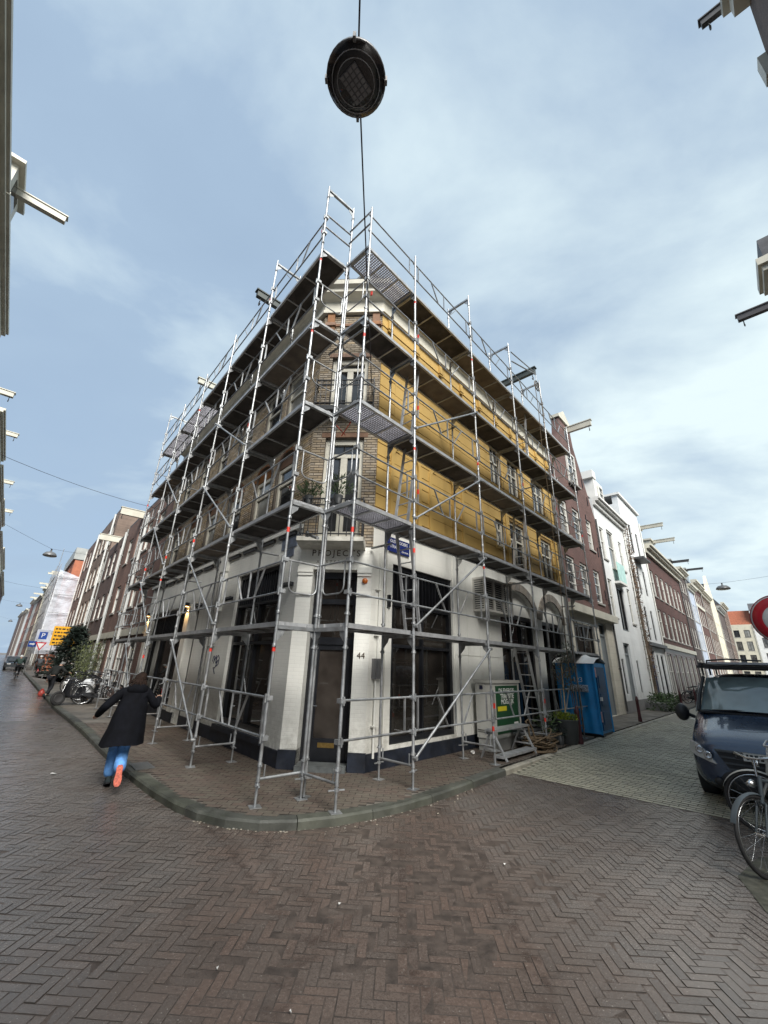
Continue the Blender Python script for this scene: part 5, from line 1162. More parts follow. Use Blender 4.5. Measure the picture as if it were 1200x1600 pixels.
for s, z0, z1, nm in ((18.9, 0.2, 9.4, 'first'), (25.02, 2.4, 9.6, 'second'), (33.6, 3.0, 13.1, 'third'), (42.02, 3.0, 13.1, 'fourth')):
    mb = MB(); mb.tube(LF.pt(s, 0.1, 0.1), LF.pt(s, 0.1, z1), 0.075, 10)
    for k in range(4): mb.fbox(LF, s - 0.1, s + 0.1, 0, 0.12, z0 + 1 + k * 2, z0 + 1.06 + k * 2)
    t_ = mb.build('drain_pipe', PIPEW, label='white drain pipe on the brown brick row, %s beyond the corner building' % nm, cat='drain pipe', group='white drain pipes of the left street')
# wrapped building across the next side street
WF = Fr(LF.pt(54, 0.7, 0), LF.u, LF.n)
T = house('narrow building wrapped in white scaffold sheeting with an orange top', WF, 0, 13, 12.4, OCHRE, [(2.5, 4, 4.4, 6.4, 'b'), (6.5, 8, 4.4, 6.4, 'b'), (2.5, 4, 7.8, 9.8, 'b'), (6.5, 8, 7.8, 9.8, 'b'), (2.5, 4.0, 11.0, 12.0, 'b')], base=PAVZ, roof='flat', cat='building', name='wrapped_building', depth=11)
def sheetmat():
    m, N, Lk, B_ = _mk('scaffold_sheet'); MATS['scaffold_sheet'] = m
    g = N.new('ShaderNodeNewGeometry'); B_.inputs['Base Color'].default_value = (0.66, 0.70, 0.78, 1); B_.inputs['Roughness'].default_value = 0.5
    Lk.new(mrange(N, Lk, noise(N, Lk, g.outputs['Position'], 1.2, 5), 0.3, 0.7, 0.45, 0.8), B_.inputs['Alpha'])
    bump(N, Lk, B_, noise(N, Lk, g.outputs['Position'], 2.5, 4), 0.8, 0.1)
    return m
SHT = sheetmat()
def cloth(name, a, b, c, d, parent, nrm, n=14):
    mb = MB(); vs = []
    for i in range(n + 1):
        for j in range(n + 1):
            u, v = i / n, j / n; p = (a.lerp(b, u)).lerp(d.lerp(c, u), v); vs.append(p + nrm * (0.12 * sin(u * 17 + v * 3) * sin(v * 11 + u * 4)))
    mb.add(vs, [(i * (n + 1) + j, (i + 1) * (n + 1) + j, (i + 1) * (n + 1) + j + 1, i * (n + 1) + j + 1) for i in range(n) for j in range(n)], True)
    return mb.build(name, SHT, parent)
cloth('sheeting', WF.pt(-0.2, 1.1, 1.8), WF.pt(13, 1.1, 1.8), WF.pt(13, 1.1, 11.0), WF.pt(-0.2, 1.1, 11.8), T, NL)
cloth('sheeting', WF.pt(-0.25, 1.1, 1.8), WF.pt(-0.25, -9, 1.8), WF.pt(-0.25, -9, 8.0), WF.pt(-0.25, 1.1, 11.0), T, -DL)
mb = MB()
for k in range(6): mb.tube(WF.pt(-0.1 + k * 2.6, 1.35, 0.1), WF.pt(-0.1 + k * 2.6, 1.35, 13.5 if k == 0 else 11.8), 0.03, 6)
for z in (2.2, 4.2, 6.2, 8.2, 10.2):
    mb.tube(WF.pt(-0.1, 1.35, z), WF.pt(12.9, 1.35, z), 0.04, 6); mb.tube(WF.pt(-0.5, 1.05, z), WF.pt(-0.5, -8, z), 0.04, 6)
mb.build('scaffold_tubes', GALV, T)
mb = MB(); mb.fbox(WF, -0.1, 13.1, -6, 0.2, 12.5, 13.9); mb.build('attic', CORG, T)
# the bend: rows farther along the left street
ang = radians(1.3); u2 = V2(DL.x * cos(ang) - DL.y * sin(ang), DL.x * sin(ang) + DL.y * cos(ang)); n2 = V2(-u2.y, u2.x)
if n2.dot(NL) < 0: n2 = -n2
LF2 = Fr(LF.pt(68, 0.5, 0), u2, n2)
farw = [('grey brick', BL_GREY, 12.5), ('white plastered', WHITEH, 13.4), ('dark brick', BL_DARK, 12.0), ('cream', CREAMH, 13.8), ('brown brick', BL_BROWN, 12.8), ('pale grey', CORG, 13.0), ('red-brown brick', br('brick_red_l', (0.17, 0.07, 0.055), LF), 14.0), ('faded white', WHITEH, 12.4), ('dull brown', BL_GREY, 13.5), ('sooty brick', BL_DARK, 14.2)]
s = 0.0
for k, (nm, mt, hh) in enumerate(farw):
    w = (9, 7, 10, 8, 12, 10, 14, 12, 22, 30)[k]
    where = 'directly beyond the wrapped building' if k == 0 else 'number %d beyond the wrapped building in the left row' % (k + 1)
    T = house('%s house, %s' % (nm, where), LF2, s, s + w - 0.05, hh, mt, grid(cols(s + 0.3, s + w - 0.4, max(2, int(w / 2.4)), 1.1, 0.5), [(0.6, 2.9), (4.2, 6.2), (7.2, 9.2), (10.1, 11.6)]) if k < 7 else [], cornice=(hh - 0.4, hh + 0.2, 0.5, CORN), roofh=1.4)
    if k < 6: hoist(LF2, s + w / 2, hh + 1.0, -0.3, 1.4, CORN, T, 0.2, 0.25, False)
    s += w
# ---- rows on the photographer's side of both streets (only their tops reach into the picture)
CLf = Fr(NL * 3.55, DL, -NL)              # facade of the row across the left street, faces the corner building
row = [('grey gabled house', 5.6, 13.0, 13.9, BL_GREY), ('brown brick house', 13.05, 20.3, 13.9, BL_BROWN), ('dark brick house', 20.35, 27, 12.6, BL_DARK), ('pale house', 27.05, 35, 13.6, CORG), ('brown house', 35.05, 44, 13.2, BL_BROWN), ('grey brick house', 44.05, 54, 13.4, BL_GREY), ('dark house', 54.05, 66, 12.8, BL_DARK), ('cream house', 66.05, 84, 13.4, CREAMH), ('sooty house', 84.05, 120, 13.0, BL_DARK)]
for k, (nm, a, b, hh, mt) in enumerate(row):
    T = house('%s on the left edge of the picture, %s along the street' % (nm, ('first', 'second', 'third', 'fourth', 'fifth', 'sixth', 'seventh', 'eighth', 'ninth')[k]), CLf, a, b, hh, mt, grid(cols(a + 0.3, b - 0.3, 3, 1.1, 0.6), [(0.6, 2.9), (4.2, 6.2), (7.2, 9.2), (10.2, 12.0)]) if k < 5 else [], cornice=(hh - 0.1, hh + 0.35, 0.28, CORN), base=0.02, roofh=1.6)
    if k == 1: pass
    if k in (2, 3, 4, 5): hoist(CLf, (a + b) / 2, hh + 0.7, -0.6, 0.75, CORN, T, 0.2, 0.22)
    if k == 0:
        mb = MB()
        mb.fbox(CLf, 13.1, 14.7, -0.9, 0.16, 14.2, 15.45); mb.prism([CLf.pt(12.95, 0.18, 15.5), CLf.pt(13.9, 0.18, 16.0), CLf.pt(14.85, 0.18, 15.5)], CLf.n * -1.3); mb.fbox(CLf, 12.9, 14.9, -0.95, 0.30, 15.38, 15.5); dd = mb.build('hoist_dormer', CORN, T)
        p = MB(); p.fbox(CLf, 13.45, 14.35, 0.16, 0.175, 14.4, 15.2); p.build('pane', GLW, dd)
        hoist(CLf, 13.9, 15.25, 0.0, 1.4, CORN, T, 0.17, 0.22, False)
CRf = Fr(NR * 2.78, DR, -NR)
row = [('weathered gabled house', 4.6, 9.3, 12.6, BR_MID, 1), ('brown brick house', 9.35, 17.5, 12.7, BR_BROWN, 0), ('dark brick house', 17.55, 25, 12.4, BR_DARK, 0), ('red brick house', 25.05, 34, 12.9, BR_RED, 0), ('brown house', 34.05, 48, 12.2, BR_MID, 0)]
for k, (nm, a, b, hh, mt, gb) in enumerate(row):
    T = house('%s on the right edge of the picture, %s along the side street' % (nm, ('first', 'second', 'third', 'fourth', 'fifth')[k]), CRf, a, b, hh, mt, grid(cols(a + 0.3, b - 0.3, 3, 1.0, 0.6), [(0.6, 2.9), (4.2, 6.2), (7.2, 9.2), (10.1, 11.7)]), base=0.07, cornice=None if gb else (hh - 0.3, hh + 0.1, 0.12, CORN), roofh=1.6, gable=[(4.62, 12.58), (4.9, 15.2), (5.6, 17.6), (8.3, 17.6), (9.26, 15.1), (9.28, 12.58)] if gb else None)
    if k == 0:
        mb = MB(); mb.fbox(CRf, 7.2, 8.75, -0.3, 0.28, 16.3, 16.75); mb.fbox(CRf, 7.1, 8.85, -0.3, 0.4, 16.75, 16.95); mb.fbox(CRf, 9.2, 9.5, -0.2, 0.15, 14.5, 15.2); mb.build('gable_cornice', CORN, T)
        hoist(CRf, 8.9, 17.3, -0.3, 0.75, DGREY, T)
    if k == 1:
        hoist(CRf, 16.0, 13.6, -0.4, 1.3, M('beam_dark', (0.10, 0.095, 0.10), 0.5), T, 0.16, 0.22)
        mb = MB(); mb.fbox(CRf, 13.9, 15.3, -0.5, 0.68, 13.55, 13.8); mb.fbox(CRf, 14.0, 15.2, -0.5, 0.6, 13.35, 13.55); mb.fbox(CRf, 14.3, 14.9, 0.0, 0.45, 12.6, 13.35); mb.build('dormer_cornice', CORN, T); mb = MB(); mb.fbox(CRf, 13.95, 15.2, -0.6, 0.5, 13.8, 14.5); mb.build('dormer_top', SLATE, T)
# corner house behind the photographer (seen only as a reflection in the windows)
OF = Fr(NL * 3.55, -DL, -NL)
house('brick corner house opposite, seen as a reflection in the shop windows', OF, 3.4, 16, 13.0, br('brick_opposite', (0.20, 0.11, 0.075), LF), grid(cols(3.7, 15.7, 5, 1.1, 0.6), [(0.6, 3.0), (4.2, 6.2), (7.2, 9.2), (10.2, 12.0)]), base=0.02, cornice=(12.8, 13.3, 0.4, CORN))
OF2 = Fr(NR * 2.78, -DR, -NR)
house('brick house across the junction, seen as a reflection in the shop windows', OF2, 4.2, 18, 13.0, br('brick_opposite_b', (0.21, 0.12, 0.08), RF), grid(cols(4.5, 17.7, 5, 1.1, 0.6), [(0.6, 3.0), (4.2, 6.2), (7.2, 9.2), (10.2, 12.0)]), base=0.02, cornice=(12.8, 13.3, 0.4, CORN))
# ================================================================ street furniture, plants, vehicles
RUB = M('rubber', (0.018, 0.018, 0.019), 0.75, var=0.2, scale=8); CHR = M('chrome_steel', (0.55, 0.56, 0.57), 0.25, 1.0, var=0.08); BLKF = M('bike_black', (0.014, 0.015, 0.018), 0.35, var=0.2)
LEAFD = M('leaf_dark', (0.016, 0.028, 0.021), 0.6, island=0.45, var=0.3, scale=5); LEAFM = M('leaf_mid', (0.05, 0.085, 0.03), 0.6, island=0.45, var=0.3, scale=5); LEAFY = M('leaf_yellowgreen', (0.24, 0.30, 0.04), 0.6, island=0.4, var=0.3, scale=6); LEAFG = M('leaf_greyish', (0.085, 0.10, 0.07), 0.65, island=0.4, var=0.3, scale=6)
BARK = M('bark', (0.12, 0.09, 0.065), 0.85, var=0.3, scale=12, bmp=0.6, bscale=40)
def leaf(mb, p, size, direction=None, w=0.4):
    d = Vector(direction) if direction is not None else Vector((random.gauss(0, 1), random.gauss(0, 1), random.gauss(0, 0.7)))
    d.normalize(); s = d.cross(Vector((random.gauss(0, 1), random.gauss(0, 1), random.gauss(0, 1))))
    if s.length < 1e-3: return
    s.normalize(); p = Vector(p); l = size * random.uniform(0.7, 1.3); n = d.cross(s) * (l * 0.12)
    mb.add([p, p + d * l * 0.5 + s * l * w * 0.5 + n, p + d * l, p + d * l * 0.5 - s * l * w * 0.5 + n], [(0, 1, 2, 3)])
# ---- cabinet with poster
T = thing('utility_cabinet', 'pale grey electricity cabinet with a green poster on its front', 'cabinet', RF.pt(5.9, 0.4, 0.1))
CAB = M('cabinet_grey', (0.42, 0.42, 0.39), 0.5, var=0.08, dirt=((0.22, 0.21, 0.19), 0.4, 4))
mb = MB(); mb.fbox(RF, 5.22, 6.6, 0.18, 0.63, 0.36, 1.54); mb.fbox(RF, 5.19, 6.63, 0.15, 0.66, 1.54, 1.60); mb.build('cabinet_body', CAB, T)
mb = MB(); mb.fbox(RF, 5.24, 6.58, 0.2, 0.61, 0.1, 0.36); mb.build('cabinet_base', M('cabinet_base', (0.34, 0.34, 0.32), 0.6), T)
for z in (0.22, 0.48, 0.52): mb = MB(); mb.fbox(RF, 5.212, 5.22, 0.2, 0.6, z, z + 0.012); mb.build('groove', DGREY, T)
mb = MB(); mb.fbox(RF, 5.205, 5.219, 0.3, 0.38, 1.40, 1.48); mb.build('label_plate', M('navy_label', (0.01, 0.012, 0.04), 0.5), T)
mb = MB(); mb.fbox(RF, 5.36, 6.5, 0.632, 0.638, 0.45, 1.48); po = mb.build('poster', M('poster_green', (0.012, 0.058, 0.024), 0.4, var=0.1), T)
PW = M('print_white', (0.7, 0.7, 0.68), 0.5, var=0.02)
for tx, z in (('DE ENERGIE-', 1.36), ('TRANSITIE', 1.24), ('MOGELIJK', 1.12)): text('print', tx, 0.155, RF.tmat(5.93, 0.640, z), PW, po, 0.001, sx=0.95)
mb = MB(); mb.fbox(RF, 5.42, 5.86, 0.639, 0.6405, 0.93, 1.03); mb.build('print', M('print_yellow', (0.55, 0.48, 0.02), 0.5), po)
mb = MB(); mb.fbox(RF, 5.42, 6.1, 0.639, 0.640, 0.76, 0.775); mb.fbox(RF, 6.2, 6.42, 0.639, 0.6405, 0.5, 0.66); mb.build('print', PW, po)
# ---- aluminium step platform
T = thing('step_platform', 'low aluminium work platform with two treads in front of the cabinet', 'platform', RF.pt(5.4, 1.0, 0.1))
for z, d0, d1 in ((0.62, 0.82, 1.06), (0.16, 1.0, 1.22)):
    mb = MB(); mb.fbox(RF, 4.45, 6.05, d0, d1, z, z + 0.045); mb.fbox(RF, 4.45, 6.05, d0, d0 + 0.03, z - 0.06, z); mb.build('tread', ALU, T)
mb = MB()
for a in (4.55, 5.95):
    mb.bar(RF.pt(a, 0.95, 0.62), RF.pt(a, 1.25, 0.1), 0.05, 0.03); mb.bar(RF.pt(a, 0.90, 0.62), RF.pt(a, 0.66, 0.1), 0.05, 0.03); mb.bar(RF.pt(a, 0.72, 0.28), RF.pt(a, 1.12, 0.28), 0.03, 0.03)
mb.build('legs', ALU, T)
# ---- spare aluminium parts leaning behind
T = thing('scaffold_boards', 'grey aluminium boards leaning under the scaffold behind the ropes', 'boards', RF.pt(6.9, 0.8, 0.1))
for k in range(4): mb = MB(); mb.bar(RF.pt(5.9 + k * 0.06, 0.55 + k * 0.09, 0.62 - k * 0.09), RF.pt(8.0 + k * 0.1, 0.75 + k * 0.06, 0.45 - k * 0.1), 0.12, 0.035); mb.build('board', GALV, T)
# ---- coil of rope
T = thing('rope_heap', 'heap of brown rope on the pavement under the scaffold', 'rope', RF.pt(6.45, 1.12, 0.1))
mb = MB(); c0 = RF.pt(6.45, 1.12, 0.12)
for k in range(22):
    rx, ry = random.uniform(0.2, 0.42), random.uniform(0.14, 0.3); cx, cy, cz = random.gauss(0, 0.08), random.gauss(0, 0.08), 0.02 + 0.22 * random.random() ** 1.4; tx, ty = random.gauss(0, 0.28), random.gauss(0, 0.28); a0 = random.uniform(0, 3)
    ring = []
    for q in range(18):
        t = 2 * pi * q / 18; x, y = rx * cos(t) * (1 + 0.1 * sin(3 * t + k)), ry * sin(t) * (1 + 0.12 * cos(2 * t + k)); X, Y = x * cos(a0) - y * sin(a0), x * sin(a0) + y * cos(a0)
        ring.append(c0 + Vector((cx + X, cy + Y, max(0.0, cz + tx * X + ty * Y))))
    mb.path(ring, 0.017, 6, True)
mb.build('coils', ROPE, T)
mb = MB(); mb.path([RF.pt(6.2 + 0.02 * sin(k), 1.0, 0.15 + k * 0.09) for k in range(6)] + [RF.pt(6.15, 0.95, 0.7), RF.pt(6.3, 0.95, 0.74), RF.pt(6.4, 1.0, 0.5), RF.pt(6.42, 1.06, 0.2)], 0.022, 6); mb.build('hanging_end', ROPE, T)
# ---- planter with young tree
T = thing('planter', 'dark grey round planter with yellow-green plants and a staked tree', 'planter', RF.pt(8.0, 1.25, 0.1))
c0 = RF.pt(8.0, 1.22, 0.1); mb = MB(); mb.lathe([(0.23, 0.0), (0.26, 0.1), (0.30, 0.55), (0.31, 0.57), (0.285, 0.57), (0.27, 0.5), (0.0, 0.5)], c0, 24); mb.build('pot', M('pot_grey', (0.05, 0.054, 0.056), 0.5, var=0.15), T)
mb = MB(); mb.tube(c0 + Z * 0.4, c0 + Vector((0.05, 0.0, 1.95)), 0.022, 8, 0.016); mb.build('stake', M('stake_wood', (0.45, 0.33, 0.19), 0.7), T)
mb = MB()
for k in range(420): a, r = random.uniform(0, 6.28), random.uniform(0, 0.28); leaf(mb, c0 + Vector((r * cos(a), r * sin(a), 0.53 + random.uniform(0, 0.16))), 0.07, (cos(a) * 0.6 + random.gauss(0, 0.3), sin(a) * 0.6 + random.gauss(0, 0.3), 0.8))
mb.build('low_plants', LEAFY, T)
mb = MB(); br_ = MB()
for k in range(16):
    a = random.uniform(0, 6.28); st = c0 + Vector((0.03, 0, random.uniform(1.2, 1.9))); e = st + Vector((0.28 * cos(a), 0.28 * sin(a), random.uniform(0.1, 0.5))); br_.tube(st, e, 0.006, 5)
    for q in range(14): p = st.lerp(e, random.uniform(0.2, 1.1)) + Vector((random.gauss(0, 0.06), random.gauss(0, 0.06), random.gauss(0, 0.09))); leaf(mb, p, 0.075, None, 0.3)
br_.build('twigs', BARK, T); mb.build('crown', LEAFG, T)
for k, (s_, d_, r_, h_, nm) in enumerate(((7.25, 1.0, 0.13, 0.3, 'leafy plant in a small dark pot left of the grey planter'), (7.55, 1.2, 0.09, 0.22, 'small black pot beside the grey planter'))):
    T = thing('potted_plant', nm, 'plant', RF.pt(s_, d_, 0.1)); c0 = RF.pt(s_, d_, 0.1)
    mb = MB(); mb.lathe([(r_ * 0.75, 0), (r_, h_), (r_ * 0.9, h_), (0, h_ - 0.04)], c0, 14); mb.build('pot', MATS['pot_grey'], T)
    mb = MB()
    for q in range(240 if k == 0 else 60):
        a = random.uniform(0, 6.28); el = random.uniform(0.1, 1.4); r = random.uniform(0.0, 0.34 if k == 0 else 0.14); p = c0 + Vector((r * cos(a) * cos(el), r * sin(a) * cos(el), h_ + r * 1.6 * sin(el))); leaf(mb, p, 0.12, (cos(a), sin(a), random.uniform(-0.4, 0.9)), 0.22)
    mb.build('leaves', LEAFM if k == 0 else LEAFD, T)
# climbing stems by the scaffold post
T = thing('climbing_plant', 'thin climbing plant with grey-green leaves beside the blue toilet', 'plant', RF.pt(9.0, 1.3, 0.1))
mb = MB(); lv = MB(); pts = [RF.pt(8.85 + 0.03 * sin(k * 0.8), 1.15, 0.1 + k * 0.22) for k in range(14)]; mb.path(pts, 0.011, 5); mb.build('stem', BARK, T)
for k in range(230):
    z = random.uniform(1.3, 2.75); p = RF.pt(8.85 + random.gauss(0, 0.16), 1.15 + random.gauss(0, 0.12), z); leaf(lv, p, 0.10, (random.gauss(0, 0.4), random.gauss(0, 0.4), -0.8), 0.26)
lv.build('leaves', LEAFG, T)
# ---- portable toilet
T = thing('portable_toilet', 'blue plastic portable toilet with white roof at the scaffold end', 'toilet', RF.pt(10.55, 0.9, 0.1))
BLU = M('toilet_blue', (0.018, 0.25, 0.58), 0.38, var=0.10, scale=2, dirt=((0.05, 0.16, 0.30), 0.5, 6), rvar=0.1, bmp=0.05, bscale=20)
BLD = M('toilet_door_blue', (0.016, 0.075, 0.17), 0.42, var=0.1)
s0, s1, d0, d1 = 9.95, 11.1, 0.33, 1.48
mb = MB(); mb.fbox(RF, s0 + 0.03, s1 - 0.03, d0 + 0.03, d1 - 0.03, 0.1, 0.17); mb.fbox(RF, s0 - 0.02, s0 + 0.15, d0 + 0.1, d1 + 0.05, 0.1, 0.15); mb.build('skid', BLACKP, T)
mb = MB(); n = 28                                       # ribbed side wall facing the junction
def ribwall(mb, P, n, dep=0.045):
    prof = []
    for k in range(n + 1):
        t = k / n; e = dep * (0.5 + 0.5 * sin(t * 4 * 2 * pi)) if 0.06 < t < 0.94 else 0; prof.append((t, e))
    rows = [(0.17, 0.05), (0.30, 0.0), (2.05, 0.0), (2.12, 0.03)]
    vs = [P(t, (e if 0 < i < 3 else 0) + x, z) for i, (z, x) in enumerate(rows) for t, e in prof]
    mb.add(vs, [(i * (n + 1) + k, i * (n + 1) + k + 1, (i + 1) * (n + 1) + k + 1, (i + 1) * (n + 1) + k) for i in range(len(rows) - 1) for k in range(n)], True)
ribwall(mb, lambda t, e, z: RF.pt(s0 - e + 0.02, d0 + (d1 - d0) * t, z), 64); mb.build('side_wall', BLU, T)
mb = MB(); ribwall(mb, lambda t, e, z: RF.pt(s1 + e - 0.02, d0 + (d1 - d0) * t, z), 64); mb.fbox(RF, s0 + 0.02, s1 - 0.02, d0, d0 + 0.02, 0.17, 2.1); mb.build('rear_wall', BLU, T)
mb = MB(); mb.fbox(RF, s0 + 0.02, s1 - 0.02, d1 - 0.03, d1, 0.17, 2.12)
for a in (s0, s1 - 0.05): mb.tube(RF.pt(a + 0.025, d1 - 0.005, 0.15), RF.pt(a + 0.025, d1 - 0.005, 2.12), 0.035, 8)
mb.build('front_frame', BLU, T)
mb = MB(); mb.fbox(RF, s0 + 0.16, s1 - 0.16, d1, d1 + 0.025, 0.25, 2.0)
for k in range(3): mb.fbox(RF, s0 + 0.28, s1 - 0.28, d1 + 0.025, d1 + 0.04, 0.4 + k * 0.5, 0.75 + k * 0.5)
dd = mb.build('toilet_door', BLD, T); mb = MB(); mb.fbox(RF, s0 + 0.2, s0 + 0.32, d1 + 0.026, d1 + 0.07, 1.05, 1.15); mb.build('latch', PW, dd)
mb = MB()
for a, z in ((s0 + 0.04, 1.85), (s0 + 0.06, 0.62)): mb.fbox(RF, a, a + 0.1, d1 + 0.03, d1 + 0.034, z - 0.14, z + 0.14)
mb.build('stickers', M('sticker', (0.55, 0.35, 0.36), 0.5, var=0.4, scale=30), T)
text('print', '123', 0.2, RF.mat(0, 0, 0) @ Matrix.Identity(4), PW, T, 0.001)
o = COL.objects['print.001'] if False else [o for o in T.children if o.name.startswith('print')][-1]
p_ = RF.pt(s0 - 0.035, 1.0, 1.62); Mx = Matrix(((NR.x, 0, -DR.x, p_.x), (NR.y, 0, -DR.y, p_.y), (0, 1, 0, p_.z), (0, 0, 0, 1))); o.matrix_basis = Mx; WM[o.name] = Mx
mb = MB(); mb.fbox(RF, s0 - 0.033, s0 - 0.03, 0.75, 1.28, 1.28, 1.48); mb.build('print', M('print_pale', (0.35, 0.40, 0.48), 0.5, var=0.7, scale=28), T)
mb = MB(); nn = 16; vs = []
for i in range(nn + 1):
    for j in range(5):
        u = i / nn; v = j / 4; zz = 2.12 + 0.16 * sin(pi * min(1, max(0, v))) + 0.05 * sin(pi * u) + (0.06 if 0.3 < u < 0.7 else 0); vs.append(RF.pt(s0 - 0.06 + (s1 - s0 + 0.12) * v, d0 - 0.06 + (d1 - d0 + 0.12) * u, zz if 0 < j < 4 else 2.10))
mb.add(vs, [(i * 5 + j, (i + 1) * 5 + j, (i + 1) * 5 + j + 1, i * 5 + j + 1) for i in range(nn) for j in range(4)], True); mb.build('roof', M('toilet_roof', (0.72, 0.73, 0.72), 0.45, var=0.06), T)
# ---- bollards
def bollard(p, label):
    T = thing('bollard', label, 'bollard', p, 'brown street bollards'); mb = MB()
    mb.lathe([(0.075, 0.0), (0.07, 0.12), (0.058, 0.16), (0.055, 0.7), (0.062, 0.72), (0.062, 0.78), (0.05, 0.8), (0.045, 0.86), (0.02, 0.9), (0.0, 0.905)], p, 10); mb.build('post', M('bollard_brown', (0.075, 0.022, 0.026), 0.5, var=0.2), T)
    return T
bollard(RF.pt(8.2, 1.46, 0.1), 'brown bollard standing right of the grey planter'); bollard(RF.pt(15.7, 1.2, 0.1), 'leaning brown bollard on the pavement beyond the toilet'); bollard(RF.pt(24.5, 1.3, 0.1), 'brown bollard near the shrubs by the narrow white house'); bollard(RF.pt(29.5, 1.3, 0.1), 'farthest brown bollard before the red brick house')
# ---- shrubs by the white house, bare climber
T = thing('shrub_bed', 'low green shrubs in tubs before the narrow white house', 'shrubs', RF.pt(22.8, 0.6, 0.1)); mb = MB()
for k in range(1500): c = RF.pt(random.uniform(22.0, 25.6), random.uniform(0.2, 1.2), 0.1); leaf(mb, c + Z * (random.random() ** 1.5 * 0.75), 0.16)
mb.build('foliage', LEAFM, T); mb = MB(); mb.fbox(RF, 22.2, 23.4, 0.25, 1.0, 0.1, 0.45); mb.fbox(RF, 23.8, 25.2, 0.25, 1.0, 0.1, 0.4); mb.build('tubs', M('tub_grey', (0.2, 0.2, 0.19), 0.6), T)
T = thing('bare_climber', 'bare climber with brown stems climbing between the two white houses', 'plant', RF.pt(24.85, 0.1, 0.1)); mb = MB()
for k in range(9):
    ph = random.uniform(0, 6); mb.path([RF.pt(24.9 + 0.28 * sin(z * 0.6 + ph) * min(1, z / 5) + (k - 4) * 0.04, 0.12 + 0.05 * sin(z * 1.3 + ph), 0.1 + z) for z in [q * 0.5 for q in range(int(12 + k * 1.4))]], 0.045 - k * 0.003, 6)
mb.build('stems', BARK, T); mb = MB()
for k in range(1500): z = random.uniform(1.5, 11); leaf(mb, RF.pt(24.9 + random.gauss(0, 0.25), 0.16 + random.gauss(0, 0.08), z), 0.12)
mb.build('dead_leaves', M('dead_leaf', (0.15, 0.095, 0.06), 0.8, island=0.4), T)
# ---- conifer and bamboo in the left street
T = thing('fir_tree', 'dark green fir tree standing on the left pavement by the yellow board', 'tree', LF.pt(29.5, 0.75, 0.1)); mb = MB(); c0 = LF.pt(29.5, 0.75, 0.1)
tb = MB(); tb.tube(c0, c0 + Z * 3.5, 0.07, 8, 0.015); tb.build('trunk', BARK, T)
for k in range(90):
    z = 0.45 + 3.0 * (k / 90); R_ = 1.75 * (1 - k / 95) ** 0.8 * random.uniform(0.75, 1.1); a = k * 2.4 + random.uniform(-0.3, 0.3); st = c0 + Z * z; e = st + Vector((R_ * cos(a), R_ * sin(a), 0.12 - R_ * 0.12))
    for q in range(150):
        t = random.random() ** 0.7; p = st.lerp(e, t) + Vector((random.gauss(0, 0.09), random.gauss(0, 0.09), random.gauss(0, 0.05))); leaf(mb, p, 0.22, (cos(a) + random.gauss(0, 0.5), sin(a) + random.gauss(0, 0.5), random.uniform(-0.1, 0.5)), 0.18)
mb.build('crown', LEAFD, T)
for s_, nm in ((22.5, 'nearer'), (26.0, 'farther')):
    T = thing('bamboo_plant', 'tall pale green bamboo by the brown house, the %s clump' % nm, 'plant', LF.pt(s_, 0.45, 0.1), 'bamboo clumps on the left pavement'); mb = MB(); lv = MB()
    for k in range(14):
        p = LF.pt(s_ + random.uniform(-0.7, 0.7), 0.45 + random.uniform(-0.2, 0.2), 0.1); q = p + Vector((random.gauss(0, 0.2), random.gauss(0, 0.2), random.uniform(1.8, 2.7))); mb.tube(p, q, 0.012, 5)
        for j in range(70): leaf(lv, p.lerp(q, random.uniform(0.25, 1.05)) + Vector((random.gauss(0, 0.12), random.gauss(0, 0.12), 0)), 0.16, (random.gauss(0, 0.6), random.gauss(0, 0.6), -0.5), 0.18)
    mb.build('canes', LEAFG, T); lv.build('leaves', M('leaf_bamboo', (0.12, 0.14, 0.055), 0.6, island=0.4, var=0.3), T)
# ---- balcony plants on the corner
for t_, d_, z_, r_, nm in ((0.16, 0.36, 4.98, 0.26, 'bushy plant in a grey pot at the left of the corner balcony'), (0.80, 0.40, 4.98, 0.34, 'spiky green plant in the middle of the corner balcony')):
    T = thing('balcony_plant', nm, 'plant', CF.pt(t_, d_, z_)); mb = MB(); c0 = CF.pt(t_, d_, z_); mb.lathe([(0.07, 0), (0.1, 0.2), (0.09, 0.2), (0, 0.17)], c0, 12); mb.build('pot', MATS['pot_grey'], T); mb = MB()
    for q in range(230): a = random.uniform(0, 6.28); el = random.uniform(0.0, 1.5); r = r_ * random.random() ** 0.5; leaf(mb, c0 + Vector((r * cos(a) * cos(el), r * sin(a) * cos(el) * 0.7, 0.2 + r * 1.3 * sin(el))), 0.11, (cos(a) * 0.7, sin(a) * 0.7, 0.8), 0.2)
    mb.build('leaves', LEAFM, T)
